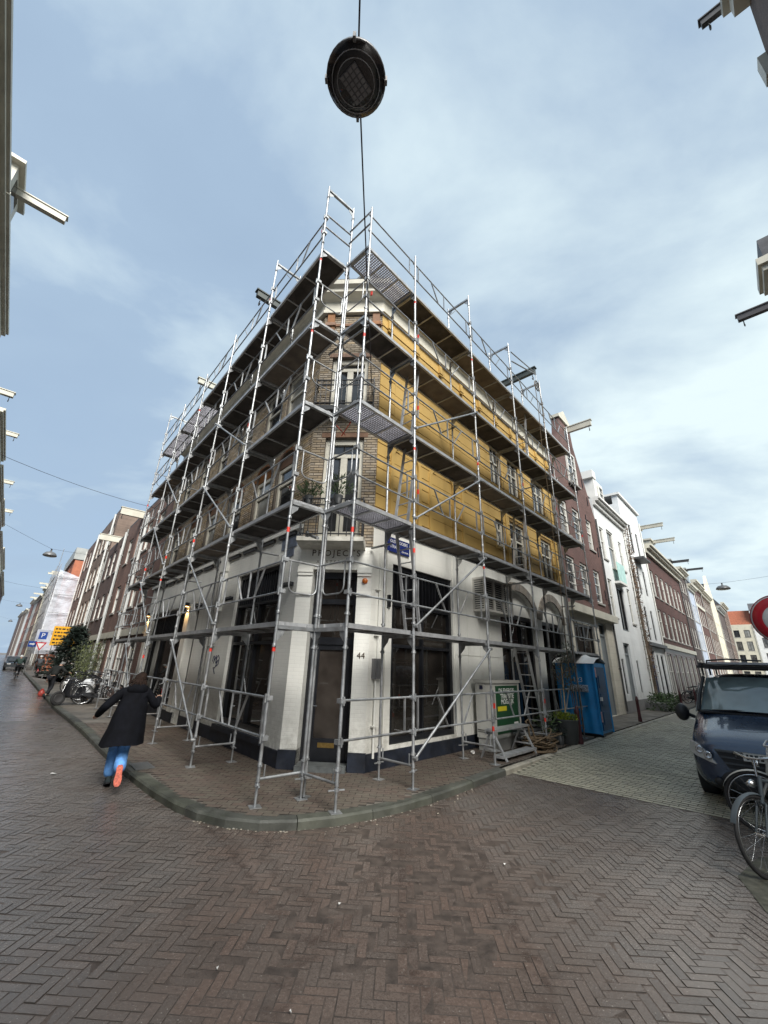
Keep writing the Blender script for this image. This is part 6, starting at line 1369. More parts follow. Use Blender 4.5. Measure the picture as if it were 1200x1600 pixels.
# ---- hanging street lamps and their span wires
WIRE = M('span_wire', (0.05, 0.045, 0.055), 0.6, var=0.1)
def lampthing(label, p, r, n_, a, b, wires, detail=False):
    T = thing('street_lamp', label, 'street lamp', p, 'street lamps hung on span wires'); mb = MB()
    R_ = r; mb.lathe([(0.05, 0.30), (0.07, 0.24), (0.62 * R_, 0.20), (0.82 * R_, 0.12), (0.97 * R_, 0.04), (R_, 0.0), (R_, -0.025), (0.9 * R_, -0.03)], p, 32 if detail else 14); mb.build('shade', M('lamp_shade', (0.16, 0.165, 0.17) if detail else (0.32, 0.32, 0.30), 0.4, 0.2), T)
    mb = MB(); mb.lathe([(0.965 * R_, -0.028), (0.9 * R_, -0.05), (0.6 * R_, -0.075), (0.0, -0.085)], p, 32 if detail else 14)
    gl = M('lamp_glass_dark', (0.02, 0.02, 0.022), 0.06, var=0.3, spec=0.8) if detail else M('lamp_glass_pale', (0.42, 0.42, 0.38), 0.3); mb.build('lens', gl, T)
    if detail:
        mb = MB()
        for rr, z in ((0.62, -0.078), (0.80, -0.064)): mb.path([p + Vector((rr * R_ * cos(t), rr * R_ * sin(t), z)) for t in [2 * pi * i / 28 for i in range(28)]], 0.005, 5, True)
        mb.build('lens_ring', M('ring_grey', (0.35, 0.35, 0.36), 0.3, 0.2), T)
        q = Matrix.Translation(p + Vector((0.0, 0.0, -0.094))) @ Matrix.Rotation(radians(-38), 4, 'Z'); led = MB(); led.box(-0.11, 0.11, -0.145, 0.145, -0.006, 0.006); lo = led.build('led_plate', M('led_plate', (0.12, 0.12, 0.135), 0.5), T, q)
        for i in range(4):
            for j in range(6): e = MB(); x, y = -0.082 + i * 0.055, -0.12 + j * 0.048; e.box(x - 0.02, x + 0.02, y - 0.018, y + 0.018, -0.012, -0.006); e.build('led', M('led_off', (0.24, 0.24, 0.25), 0.35), lo, q)
        for t in (0, pi / 2, pi, 3 * pi / 2): e = MB(); c = p + Vector((R_ * 1.0 * cos(t), R_ * 1.0 * sin(t), 0)); e.bar(c - Z * 0.05, c + Z * 0.04, 0.05, 0.03); e.build('clip', M('clip_grey', (0.2, 0.2, 0.2), 0.5), T)
    mb = MB(); mb.bar(p + Z * 0.3, p + Z * 0.42, 0.06, 0.06); mb.build('hanger', DGREY, T)
    w = MB()
    for q in wires:
        q = Vector(q); h = p + Z * 0.42; sag = 0.12; w.path([h.lerp(q, k / 8) - Z * (sag * 4 * (k / 8) * (1 - k / 8) * 0.4) for k in range(9)], 0.011 if detail else 0.007, 5)
    w.build('span_wire', WIRE, T)
    return T
lampthing('round black street lamp hanging overhead in the middle of the sky', Vector((-0.46, 2.46, 7.88)), 0.325, 1, 0, 0, [CF.pt(1.36, 0.02, 8.02), (-0.05, -2.6, 9.0)], True)
lampthing('grey bell-shaped street lamp over the left street, nearest of its row', Vector((-20.6, 24.5, 7.55)), 0.36, 1, 0, 0, [LF.pt(27.5, 0.05, 8.3), CLf.pt(28, 0.05, 8.9)])
lampthing('small street lamp over the left street, second of its row', Vector((-48.4, 55.4, 7.7)), 0.36, 1, 0, 0, [LF.pt(66, 0.9, 8.3), CLf.pt(74, 0.05, 8.6)])
lampthing('tiny street lamp over the left street, farthest of its row', Vector((-74.7, 84.7, 7.7)), 0.36, 1, 0, 0, [LF2.pt(44, 0.05, 8.3), CLf.pt(110, 0.05, 8.6)])
lampthing('pale bell-shaped street lamp over the side street', Vector((24.1, 28.2, 7.6)), 0.42, 1, 0, 0, [RF.pt(33, 0.05, 8.2), CRf.pt(38, 0.05, 8.6)])
for k, (a, b, nm) in enumerate(((LF.pt(13.4, 0.8, 8.0), CLf.pt(17, 0.05, 8.3), 'nearer'), (LF.pt(49, 0.05, 8.2), CLf.pt(52, 0.05, 8.4), 'farther'))):
    mb = MB(); mb.path([a.lerp(b, q / 10) - Z * (0.25 * 4 * (q / 10) * (1 - q / 10)) for q in range(11)], 0.008, 5); mb.build('overhead_wire', WIRE, label='thin overhead wire across the left street, the %s one without a lamp' % nm, cat='wire')
# ---- traffic signs
SR_ = M('sign_red', (0.48, 0.012, 0.028), 0.35, var=0.06); SW = M('sign_white', (0.70, 0.71, 0.70), 0.4, var=0.04); SB = M('sign_blue', (0.015, 0.06, 0.28), 0.4, var=0.08); SY = M('sign_yellow', (0.72, 0.36, 0.01), 0.45, var=0.06); POLE = M('sign_pole', (0.30, 0.31, 0.31), 0.45, 0.5)
def facing(p, to, mat_only=False):
    n = (Vector(to) - Vector(p)); n.z = 0; n.normalize(); x = Vector((-n.y, n.x, 0)); return Matrix(((x.x, 0, n.x, p[0]), (x.y, 0, n.y, p[1]), (0, 1, 0, p[2]), (0, 0, 0, 1)))
p = Vector((5.02, 5.12, 2.56)); F_ = facing(p, p + Vector((-0.78, -0.62, 0)))
T = thing('no_vehicles_sign', 'round white sign with a broad red ring at the right edge', 'traffic sign', (p.x, p.y, 0.07))
def disc(r0, r1, z0, z1, n=40):
    mb = MB(); mb.lathe([(r0, z0), (r1, z0), (r1, z1), (r0, z1)], (0, 0, 0), n); return mb
mb = disc(0.0, 0.31, -0.012, 0.0); mb.build('plate', SW, T, F_); mb = disc(0.185, 0.285, 0.0, 0.003); mb.build('red_ring', SR_, T, F_); mb = disc(0.30, 0.31, 0.0, 0.003); mb.build('rim', M('sign_rim', (0.30, 0.04, 0.06), 0.4), T, F_)
mb = MB(); mb.tube((p.x + 0.045, p.y + 0.04, 0.05), (p.x + 0.045, p.y + 0.04, 2.95), 0.03, 10); mb.build('pole', POLE, T)
c0 = LF.pt(36, 0.95, 3.2); F_ = facing(c0, (0, 0, 0))
T = thing('yellow_notice_board', 'large yellow notice board behind the fir tree', 'sign', LF.pt(36, 0.95, 0.1))
mb = MB(); mb.box(-0.78, 0.78, -0.72, 0.72, -0.02, 0.0); mb.build('board', SY, T, F_); mb = MB()
for r in range(5):
    x = -0.66
    while x < 0.62: w = random.uniform(0.08, 0.26); mb.box(x, min(x + w, 0.68), 0.46 - r * 0.26, 0.57 - r * 0.26, 0.0, 0.002); x += w + 0.06
mb.build('print', BLACKP, T, F_); mb = MB()
for e in (-0.6, 0.6): mb.tube(F_ @ Vector((e, 0.6, -0.05)), F_ @ Vector((e, -3.1, -0.05)), 0.035, 8)
mb.build('posts', POLE, T)
c0 = LF.pt(44, 1.9, 3.4); F_ = facing(c0, (0, 0, 0)); T = thing('traffic_sign_post', 'sign post with blue parking plate and yield triangle on the left pavement', 'traffic sign', LF.pt(44, 1.9, 0.1))
mb = MB(); mb.box(-0.5, 0.5, -0.52, 0.52, -0.02, 0.0); mb.build('parking_plate', M('plate_pale', (0.45, 0.48, 0.55), 0.4), T, F_); mb = MB(); mb.box(-0.3, 0.3, -0.32, 0.32, 0.0, 0.004); mb.build('blue_field', SB, T, F_); text('lettering', 'P', 0.55, F_ @ Matrix.Translation((0, 0, 0.006)), SW, T, 0.001)
F2 = F_ @ Matrix.Translation((0.02, -0.95, 0.0)); mb = MB(); mb.prism([(-0.42, 0.36, -0.01), (0, -0.36, -0.01), (0.42, 0.36, -0.01)], (0, 0, 0.01)); mb.build('yield_triangle', SR_, T, F2); mb = MB(); mb.prism([(-0.27, 0.27, 0.002), (0, -0.20, 0.002), (0.27, 0.27, 0.002)], (0, 0, 0.004)); mb.build('white_field', SW, T, F2)
mb = MB(); mb.tube(F_ @ Vector((0.03, 0.5, -0.06)), F_ @ Vector((0.03, -3.3, -0.06)), 0.035, 8); mb.build('pole', POLE, T)
c0 = LF.pt(45, 2.45, 2.65); F_ = facing(c0, (0, 0, 0)); T = thing('arrow_sign', 'small blue one-way arrow sign left of the yield triangle', 'traffic sign', LF.pt(45, 2.45, 0.0)); mb = MB(); mb.box(-0.3, 0.3, -0.25, 0.25, -0.015, 0); mb.build('plate', SB, T, F_); mb = MB(); mb.box(-0.2, 0.06, -0.05, 0.05, 0.0, 0.004); mb.prism([(0.06, -0.12, 0.0), (0.22, 0, 0.0), (0.06, 0.12, 0.0)], (0, 0, 0.004)); mb.build('arrow', SW, T, F_); mb = MB(); mb.tube(F_ @ Vector((0, 0.2, -0.04)), F_ @ Vector((0, -2.65, -0.04)), 0.03, 8); mb.build('pole', POLE, T)
# ---- bicycles
def wheel_parts(T, c, r, Mx, nsp=18):
    mb = MB(); mb.path([Vector(c) + Vector((r * cos(t), 0, r * sin(t))) for t in [2 * pi * i / 30 for i in range(30)]], 0.020, 8, True); ty = mb.build('wheel', RUB, T, Mx)
    mb = MB(); mb.path([Vector(c) + Vector(((r - 0.028) * cos(t), 0, (r - 0.028) * sin(t))) for t in [2 * pi * i / 30 for i in range(30)]], 0.012, 6, True); mb.tube(Vector(c) + Vector((0, -0.05, 0)), Vector(c) + Vector((0, 0.05, 0)), 0.022, 8); mb.build('rim', CHR, ty, Mx)
    mb = MB()
    for k in range(nsp): t = 2 * pi * k / nsp; s = 0.035 * (1 if k % 2 else -1); mb.tube(Vector(c) + Vector((0.02 * cos(t + 0.9), s, 0.02 * sin(t + 0.9))), Vector(c) + Vector(((r - 0.03) * cos(t), 0, (r - 0.03) * sin(t))), 0.0021, 4, cap=False)
    mb.build('spokes', CHR, ty, Mx)
def bicycle(label, Mx, fm, group=None, steer=0.0, bar=None, crate=False):
    T = thing('bicycle', label, 'bicycle', group=group, Mx=Mx); r = 0.345
    wheel_parts(T, (0, 0, r), r, Mx); SM = Mx @ Matrix.Translation((1.0, 0, 0)) @ Matrix.Rotation(steer, 4, 'Z') @ Matrix.Translation((-1.0, 0, 0)); wheel_parts(T, (1.08, 0, r), r, SM)
    mb = MB(); bb = Vector((0.45, 0, 0.29)); st = Vector((0.30, 0, 0.83)); hd = Vector((0.90, 0, 0.86)); hl = Vector((0.95, 0, 0.62))
    for a, b, rr in ((bb, st, 0.016), (bb, hl, 0.018), (st * 0.8 + bb * 0.2, hd * 0.9 + hl * 0.1, 0.015), (hd, hl, 0.02), (bb + Vector((0, 0.04, 0)), Vector((0, 0.05, r)), 0.01), (bb - Vector((0, 0.04, 0)), Vector((0, -0.05, r)), 0.01), (st + Vector((0, 0.03, -0.12)), Vector((0, 0.05, r)), 0.008), (st + Vector((0, -0.03, -0.12)), Vector((0, -0.05, r)), 0.008)): mb.tube(a, b, rr, 8)
    mb.prism([(0.0, -0.06, r - 0.05), (0.0, -0.06, r + 0.06), (0.5, -0.06, 0.37), (0.55, -0.06, 0.29), (0.5, -0.06, 0.21)], (0, -0.02, 0)); mb.build('frame', fm, T, Mx)
    mb = MB(); mb.tube(bb + Vector((0, -0.1, 0)), bb + Vector((0, 0.1, 0)), 0.018, 8)
    for s in (-1, 1): mb.bar(bb + Vector((0, s * 0.1, 0)), bb + Vector((0.14 * s, s * 0.1, -0.1 * s)), 0.02, 0.016); mb.box(0.45 + 0.14 * s - 0.04, 0.45 + 0.14 * s + 0.04, s * 0.1 + min(0, s * 0.1), s * 0.1 + max(0, s * 0.1), 0.29 - 0.1 * s - 0.01, 0.29 - 0.1 * s + 0.012)
    mb.build('crank', DGREY, T, Mx)
    mb = MB()
    for s in (-1, 1): mb.tube((0.95, s * 0.045, 0.62), (1.08, s * 0.05, r), 0.011, 8)
    mb.tube((0.955, -0.05, 0.62), (0.955, 0.05, 0.62), 0.014, 6); mb.build('fork', fm, T, SM)
    mb = MB(); mb.tube((0.90, 0, 0.86), (0.875, 0, 1.02), 0.013, 8); mb.path([(0.62, -0.29, 1.03), (0.72, -0.28, 1.04), (0.86, -0.2, 1.06), (0.90, -0.05, 1.03), (0.90, 0.05, 1.03), (0.86, 0.2, 1.06), (0.72, 0.28, 1.04), (0.62, 0.29, 1.03)], 0.012, 8); mb.build('handlebar', bar or CHR, T, SM)
    mb = MB()
    for s in (-1, 1): mb.tube((0.61, s * 0.29, 1.03), (0.74, s * 0.283, 1.04), 0.018, 8); mb.path([(0.74, s * 0.27, 1.02), (0.82, s * 0.22, 1.0), (0.68, s * 0.25, 0.985)], 0.006, 5)
    mb.build('grips', BLKF, T, SM)
    mb = MB(); mb.tube(st, st + Vector((-0.02, 0, 0.12)), 0.012, 8); vs = [(-0.15, 0.0), (-0.13, 0.09), (-0.03, 0.09), (0.05, 0.045), (0.14, 0.02), (0.15, 0.0), (0.14, -0.02), (0.05, -0.045), (-0.03, -0.09), (-0.13, -0.09)]; mb.prism([(0.27 + x, y, 0.95) for x, y in vs], (0, 0, 0.05)); mb.build('saddle', BLKF, T, Mx)
    for c, m, lo, hi in (((0, 0, r), Mx, 0.4, 2.9), ((1.08, 0, r), SM, 0.35, 2.5)):
        mb = MB(); n = 14; ring = []
        for k in range(n + 1): t = lo + (hi - lo) * k / n; ring += [(c[0] + (r + 0.035) * cos(t), y, c[2] + (r + 0.035 - abs(y) * 0.5) * sin(t)) for y in (-0.03, 0, 0.03)]
        mb.add(ring, [(k * 3 + j, (k + 1) * 3 + j, (k + 1) * 3 + j + 1, k * 3 + j + 1) for k in range(n) for j in range(2)], True); mb.build('mudguard', fm, T, m)
    mb = MB()
    for s in (-0.06, 0, 0.06): mb.tube((-0.25, s, 0.77), (0.22, s, 0.77), 0.006, 6)
    for s in (-0.06, 0.06): mb.tube((-0.1, s, 0.77), (0, s, r), 0.005, 5)
    for x in (-0.25, -0.05, 0.2): mb.tube((x, -0.06, 0.77), (x, 0.06, 0.77), 0.005, 5)
    mb.build('rack', DGREY, T, Mx)
    mb = MB(); mb.lathe([(0, 0.07), (0.02, 0.07), (0.038, 0.02), (0.04, 0.0), (0, 0.0)], (0, 0, 0), 12, Matrix.Rotation(radians(90), 4, 'Y')); mb.build('headlamp', CHR, T, SM @ Matrix.Translation((1.0, 0, 0.8)))
    mb = MB(); mb.path([(0.42, 0.05, 0.27), (0.36, 0.16, 0.12), (0.33, 0.22, 0.015)], 0.01, 6); mb.build('kickstand', DGREY, T, Mx)
    return T
def ground_at(x, y, z, hx, hy, lean=0.0):
    a = atan2(hy, hx); return Matrix.Translation((x, y, z)) @ Matrix.Rotation(a, 4, 'Z') @ Matrix.Rotation(lean, 4, 'X')
def bike_by_front(x, y, z, hx, hy, lean=0.0):
    v = Vector((hx, hy)).normalized(); return ground_at(x - v.x * 1.08, y - v.y * 1.08, z, v.x, v.y, lean)
WBAR = M('white_bar', (0.7, 0.7, 0.7), 0.35)
b1 = bicycle('dark bicycle in the right foreground, its front wheel nearest the camera', bike_by_front(4.0, 5.02, 0.0, -0.95, -0.05, 0.05), M('bike_slate', (0.06, 0.075, 0.085), 0.4), steer=0.25)
b2 = bicycle('white-barred bicycle in front of the van, behind the nearest bicycle', bike_by_front(5.02, 6.18, 0.0, -0.80, 0.42, -0.05), M('bike_cream', (0.45, 0.44, 0.40), 0.4), steer=-0.2, bar=WBAR)
mb = MB(); mb.box(-0.11, 0.11, -0.006, 0.006, -0.09, 0.09); pl = mb.build('rear_plate', SY, b2, WM[b2.name] @ Matrix.Translation((0.83, 0.07, 0.50)) @ Matrix.Rotation(0.1, 4, 'X'))
pM = WM[b2.name] @ Matrix.Translation((0.83, 0.078, 0.50)); text('lettering', '7', 0.16, WM[b2.name] @ Matrix.Translation((0.83, 0.08, 0.50)) @ Matrix(((-1, 0, 0, 0), (0, 0, 1, 0), (0, 1, 0, 0), (0, 0, 0, 1))), BLACKP, pl, 0.001)
B0 = None
spots = [(14.6, 0.75, 'lying nearest the scaffold end'), (15.4, 0.7, 'second from the scaffold end'), (16.3, 0.65, 'third from the scaffold end'), (17.3, 0.7, 'fourth from the scaffold end'), (19.0, 0.6, 'beside the drain pipe'), (20.6, 0.65, 'just before the bamboo')]
for k, (s_, d_, nm) in enumerate(spots):
    p = LF.pt(s_, d_ + 0.3, PAVZ); h = NL * -0.85 + DL * random.uniform(-0.5, 0.5); Mx = ground_at(p.x - h.x * 0.5, p.y - h.y * 0.5, PAVZ, h.x, h.y, random.uniform(-0.12, 0.12)); lab = 'dark bicycle parked at the brown house, ' + nm
    if B0 is None: B0 = bicycle(lab, Mx, BLKF, 'bicycles parked on the left pavement', 0.3)
    else: copy_thing(B0, Mx, lab)
for k in range(9):
    s_ = 31.5 + k * 1.15 + random.uniform(-0.2, 0.2); p = RF.pt(s_, 1.0, PAVZ); h = NR * random.uniform(0.6, 1) + DR * random.uniform(-0.7, 0.7); nm = ('first', 'second', 'third', 'fourth', 'fifth', 'sixth', 'seventh', 'eighth', 'ninth')[k]
    copy_thing(B0, ground_at(p.x - h.x * 0.5, p.y - h.y * 0.5, PAVZ, h.x, h.y, random.uniform(-0.1, 0.1)), 'dark bicycle in the row before the red brick house, %s from the shrubs' % nm, 'bicycles in the side street')
# ---- scooter with white cover on the left pavement
p = LF.pt(14.9, 1.25, PAVZ); Mx = ground_at(p.x, p.y, PAVZ, NL.x * 0.8 - DL.x * 0.35, NL.y * 0.8 - DL.y * 0.35, 0.12) @ Matrix.Scale(0.88, 4)
T = thing('motor_scooter', 'dark motor scooter with a white seat cover on the left pavement', 'scooter', Mx=Mx)
for x in (0, 1.2):
    mb = MB(); mb.path([Vector((x + 0.23 * cos(t), 0, 0.27 + 0.23 * sin(t))) for t in [2 * pi * i / 20 for i in range(20)]], 0.055, 8, True); w = mb.build('wheel', RUB, T, Mx); mb = MB(); mb.lathe([(0.0, 0.03), (0.15, 0.03), (0.18, 0.05), (0.18, -0.05), (0.15, -0.03), (0, -0.03)], (x, 0, 0.27), 14, Matrix.Rotation(radians(90), 4, 'X')); mb.build('rim', DGREY, w, Mx)
mb = MB(); mb.prism([(-0.3, -0.15, 0.5), (0.0, -0.15, 0.35), (0.45, -0.15, 0.25), (0.85, -0.15, 0.28), (0.9, -0.15, 0.36), (0.5, -0.15, 0.36), (0.35, -0.15, 0.7), (-0.35, -0.15, 0.75)], (0, 0.3, 0)); mb.prism([(0.9, -0.2, 0.3), (1.0, -0.2, 0.35), (0.95, -0.2, 0.95), (0.88, -0.2, 0.95)], (0, 0.4, 0)); mb.build('body', BLKF, T, Mx)
mb = MB(); mb.lathe([(0.0, 0.30), (0.16, 0.27), (0.26, 0.16), (0.28, 0.0), (0.22, -0.18), (0.24, -0.28)], (0.05, 0, 0.72), 14); mb.build('cover', M('scooter_cover', (0.62, 0.64, 0.66), 0.5, var=0.15, scale=6), T, Mx)
mb = MB(); mb.tube((1.15, 0, 0.3), (0.93, 0, 1.0), 0.03, 8); mb.path([(0.8, -0.33, 1.02), (0.95, -0.2, 1.03), (0.95, 0.2, 1.03), (0.8, 0.33, 1.02)], 0.015, 8); mb.path([(0.9, 0.22, 1.03), (0.9, 0.3, 1.2)], 0.008, 5); mb.lathe([(0, 0.012), (0.07, 0.01), (0.07, -0.01), (0, -0.012)], (0.9, 0.31, 1.22), 12, Matrix.Rotation(radians(90), 4, 'Y')); mb.build('handlebar', CHR, T, Mx)
mb = MB(); mb.tube((1.02, 0, 0.86), (1.1, 0, 0.84), 0.08, 12); mb.build('headlamp', SW, T, Mx)
# ---- parked cars far along the left street
def car(label, fr, s_, d_, col, flip=False):
    Mx = fr.mat(s_, d_, 0.0); T = thing('parked_car', label, 'car', group='cars parked far along the left street', Mx=Mx); mb = MB()
    prof = [(0, 0.35), (0.05, 0.75), (1.0, 0.92), (1.7, 1.42), (3.2, 1.45), (4.0, 0.98), (4.3, 0.9), (4.35, 0.35)]; mb.prism([(x, -0.85, z) for x, z in prof], (0, 1.7, 0)); mb.build('body', col, T, Mx)
    mb = MB(); mb.prism([(1.12, -0.87, 0.95), (1.75, -0.87, 1.36), (3.1, -0.87, 1.38), (3.75, -0.87, 0.98)], (0, 1.74, 0)); mb.prism([(1.0, -0.7, 0.95), (1.66, -0.65, 1.41), (1.66, 0.65, 1.41), (1.0, 0.7, 0.95)], (-0.02, 0, 0.02)); mb.build('windows', GLW, T, Mx)
    for x in (0.8, 3.5):
        for y in (-0.84, 0.84): mb = MB(); mb.lathe([(0.0, 0.1), (0.3, 0.1), (0.32, 0.07), (0.32, -0.07), (0.3, -0.1), (0, -0.1)], (x, y, 0.32), 16, Matrix.Rotation(radians(90), 4, 'X')); mb.build('wheel', RUB, T, Mx)
    for y in (-0.6, 0.6): mb = MB(); mb.box(-0.01, 0.03, y - 0.15, y + 0.15, 0.62, 0.74); mb.build('headlight', SW, T, Mx)
for s_, col, nm in ((57, M('car_black', (0.015, 0.016, 0.018), 0.25, coat=0.6), 'black car parked nearest on the left street'), (63, M('car_grey', (0.12, 0.13, 0.14), 0.3, coat=0.6), 'grey car parked behind the black car'), (69.5, M('car_white', (0.6, 0.6, 0.6), 0.3, coat=0.6), 'white car farthest in the parked row')): car(nm, LF, s_, 2.9, col)
# ---- the van
VP_ = RF.mat(4.75, 5.30, 0.0); T = thing('panel_van', 'dark blue panel van with roof rack parked facing the junction', 'van', Mx=VP_)
VB = M('van_blue', (0.028, 0.050, 0.092), 0.26, 0.25, var=0.15, scale=1.5, coat=1.0, rvar=0.05); VPL = M('van_plastic', (0.022, 0.024, 0.027), 0.5, var=0.15)
st = [(-0.03, .74, .30, .62, .74, .70, .78, .80), (0.03, .87, .27, .76, .85, .78, .90, .93), (0.16, .935, .25, .88, .90, .82, .98, 1.015), (0.45, .96, .24, .98, .93, .83, 1.06, 1.11), (0.92, .965, .24, 1.10, .94, .82, 1.20, 1.255), (1.05, .965, .24, 1.13, .945, .82, 1.27, 1.31), (1.35, .965, .24, 1.15, .945, .775, 1.54, 1.575), (1.72, .965, .24, 1.16, .945, .72, 1.815, 1.85), (2.1, .965, .24, 1.16, .945, .74, 1.88, 1.93), (3.5, .965, .24, 1.16, .945, .75, 1.885, 1.94), (4.85, .965, .26, 1.16, .945, .75, 1.87, 1.92), (4.98, .93, .30, 1.16, .91, .70, 1.80, 1.84)]
mb = MB(); rows = []
for x, w, zb, zs, ws, wu, zu, zt in st:
    h = [(0, zb), (w * .85, zb), (w * .975, zb + .12), (w, (zb + zs) / 2 + 0.05), (ws, zs), (wu, zu), (wu * .55, zt - .008), (0, zt)]
    rows.append([(x, -y, z) for y, z in reversed(h)] + [(x, y, z) for y, z in h[1:-1]])
n = len(rows[0]); mb.add([p for r in rows for p in r], [(i * n + k, i * n + (k + 1) % n, (i + 1) * n + (k + 1) % n, (i + 1) * n + k) for i in range(len(rows) - 1) for k in range(n)] + [tuple(reversed(range(n))), tuple((len(rows) - 1) * n + k for k in range(n))], True)
bo = mb.build('body', VB, T, VP_); md = bo.modifiers.new('sub', 'SUBSURF'); md.levels = 2; md.render_levels = 2
def vanq(name, pts, mat, par=T, th=0.012):
    mb = MB(); a, b, c = (Vector(p) for p in pts[:3]); nn = (b - a).cross(c - a).normalized()
    if nn.x > 0: nn = -nn
    mb.prism(pts, nn * th); return mb.build(name, mat, par, VP_)
# windscreen as a curved pane
mb = MB(); vs = []; NU = 12
for j in range(5):
    v = j / 4
    for i in range(NU + 1):
        u = -1 + 2 * i / NU; x = 0.985 + 0.70 * v + 0.13 * u * u * (1 - 0.3 * v); z = 1.295 + 0.545 * v - 0.03 * u * u; y = u * (0.80 - 0.11 * v); vs.append((x - 0.03, y, z + 0.022))
mb.add(vs, [(j * (NU + 1) + i, j * (NU + 1) + i + 1, (j + 1) * (NU + 1) + i + 1, (j + 1) * (NU + 1) + i) for j in range(4) for i in range(NU)], True)
ws_ = mb.build('windscreen', glassmat('van_glass', (0.17, 0.225, 0.23), 0.05, 0.95, 0.08, 0.35), T, VP_)  # pale base colour stands in for the sky reflected in the glass
for s in (-1, 1):
    mb = MB(); mb.path([(0.93 + 0.13, s * 0.83, 1.27), (1.25, s * 0.80, 1.50), (1.66, s * 0.72, 1.84)], 0.03, 6); mb.build('pillar', VPL, T, VP_)
    vanq('side_window', [(1.45, s * 0.925, 1.22), (2.5, s * 0.955, 1.22), (2.5, s * 0.84, 1.72), (1.85, s * 0.83, 1.72)], GLW)
    # headlamp: clear cover with bright reflector pieces
    hp = [(0.10, s * 0.90, 0.87), (0.0, s * 0.82, 0.86), (-0.04, s * 0.72, 0.77), (-0.055, s * 0.60, 0.60), (-0.03, s * 0.68, 0.62), (0.02, s * 0.85, 0.68), (0.11, s * 0.93, 0.74)]
    mb = MB(); mb.add([(x - 0.035, y * 1.01, z) for x, y, z in hp] + [(x + 0.06, y, z) for x, y, z in hp], [tuple(range(7)), tuple(reversed(range(7, 14)))] + [(i, (i + 1) % 7, 7 + (i + 1) % 7, 7 + i) for i in range(7)]); hl_ = mb.build('headlight', glassmat('lamp_glass', (0.55, 0.55, 0.54), 0.06, 0.9, 0.3, 0.6), T, VP_)
    for q, (x, y, z) in enumerate(((0.0, 0.79, 0.775), (-0.035, 0.69, 0.71))): mb = MB(); mb.lathe([(0.055, 0.02), (0.05, 0.03), (0.02, 0.005), (0, 0.0)], (x - 0.03, s * y, z), 14, Matrix.Rotation(radians(-90), 4, 'Y')); mb.build('reflector', CHR, hl_, VP_)
    mb = MB(); mb.lathe([(0.0, 0.12), (0.07, 0.11), (0.105, 0.05), (0.11, -0.04), (0.07, -0.09), (0, -0.1)], (1.12, s * 1.10, 1.22), 14, Matrix.Rotation(radians(-90), 4, 'Y') @ Matrix.Scale(1.35, 4, (1, 0, 0))); mb.tube((1.2, s * 0.93, 1.15), (1.15, s * 1.04, 1.2), 0.03, 8); mb.build('mirror', VPL, T, VP_)
    for x in (0.85, 4.05):
        mb = MB(); mb.lathe([(0.0, 0.09), (0.2, 0.09), (0.3, 0.11), (0.33, 0.08), (0.335, -0.08), (0.3, -0.11), (0, -0.11)], (x, s * 0.86, 0.335), 22, Matrix.Rotation(radians(90), 4, 'X')); w = mb.build('wheel', RUB, T, VP_); mb = MB(); mb.lathe([(0, 0.03), (0.1, 0.025), (0.2, 0.0)], (x, s * 0.985, 0.335), 16, Matrix.Rotation(radians(-90 * s), 4, 'X')); mb.build('rim', POLE, w, VP_)
# grille with slats, bumper, plate, wipers, rack
GR = M('grille_black', (0.012, 0.012, 0.013), 0.5)
vanq('grille', [(-0.05, -0.60, 0.80), (-0.05, 0.60, 0.80), (-0.062, 0.42, 0.50), (-0.062, -0.42, 0.50)], GR)
for k in range(4): z = 0.545 + k * 0.078; w = 0.46 + k * 0.045; mb = MB(); mb.hexa([(-0.085, -w, z), (-0.085, w, z), (-0.05, w, z), (-0.05, -w, z), (-0.075, -w, z + 0.022), (-0.075, w, z + 0.022), (-0.05, w, z + 0.03), (-0.05, -w, z + 0.03)]); mb.build('grille_slat', VPL, T, VP_)
mb = MB(); rr = []
for z, x, w in ((0.22, 0.06, 0.80), (0.30, -0.06, 0.86), (0.42, -0.085, 0.885), (0.50, -0.06, 0.88), (0.58, 0.0, 0.88)):
    rr.append([(x + 0.34 * abs(u) ** 4.0, u * w, z) for u in [-1 + 2 * i / 16 for i in range(17)]])
mb.add([p for r in rr for p in r], [(i * 17 + k, i * 17 + k + 1, (i + 1) * 17 + k + 1, (i + 1) * 17 + k) for i in range(4) for k in range(16)], True); mb.build('bumper', VPL, T, VP_)
mb = MB(); mb.box(-0.10, -0.07, -0.42, 0.42, 0.30, 0.40); mb.build('air_intake', GR, T, VP_)
for y in (-0.62, 0.62): mb = MB(); mb.lathe([(0.06, 0.0), (0.05, 0.02), (0, 0.02)], (-0.045, y, 0.36), 12, Matrix.Rotation(radians(-90), 4, 'Y')); mb.build('fog_lamp', GR, T, VP_)
mb = MB(); mb.box(-0.118, -0.105, -0.26, 0.26, 0.70, 0.81); np_ = mb.build('number_plate', M('plate_white', (0.66, 0.66, 0.62), 0.5, var=0.05), T, VP_)
mb = MB(); x = -0.22
while x < 0.2: w = random.uniform(0.02, 0.045); mb.box(-0.1195, -0.118, x, x + w, 0.72, 0.79); x += w + 0.018
mb.build('plate_print', BLACKP, np_, VP_)
for y0, y1 in ((-0.62, 0.05), (0.0, 0.62)): mb = MB(); mb.bar((0.955, y0, 1.30), (0.99 + 0.03, y1, 1.335), 0.03, 0.02); mb.build('wiper', GR, T, VP_)
mb = MB(); mb.bar((0.98, -0.8, 1.268), (0.98, 0.8, 1.268), 0.12, 0.03); mb.build('cowl', GR, T, VP_)
mb = MB()
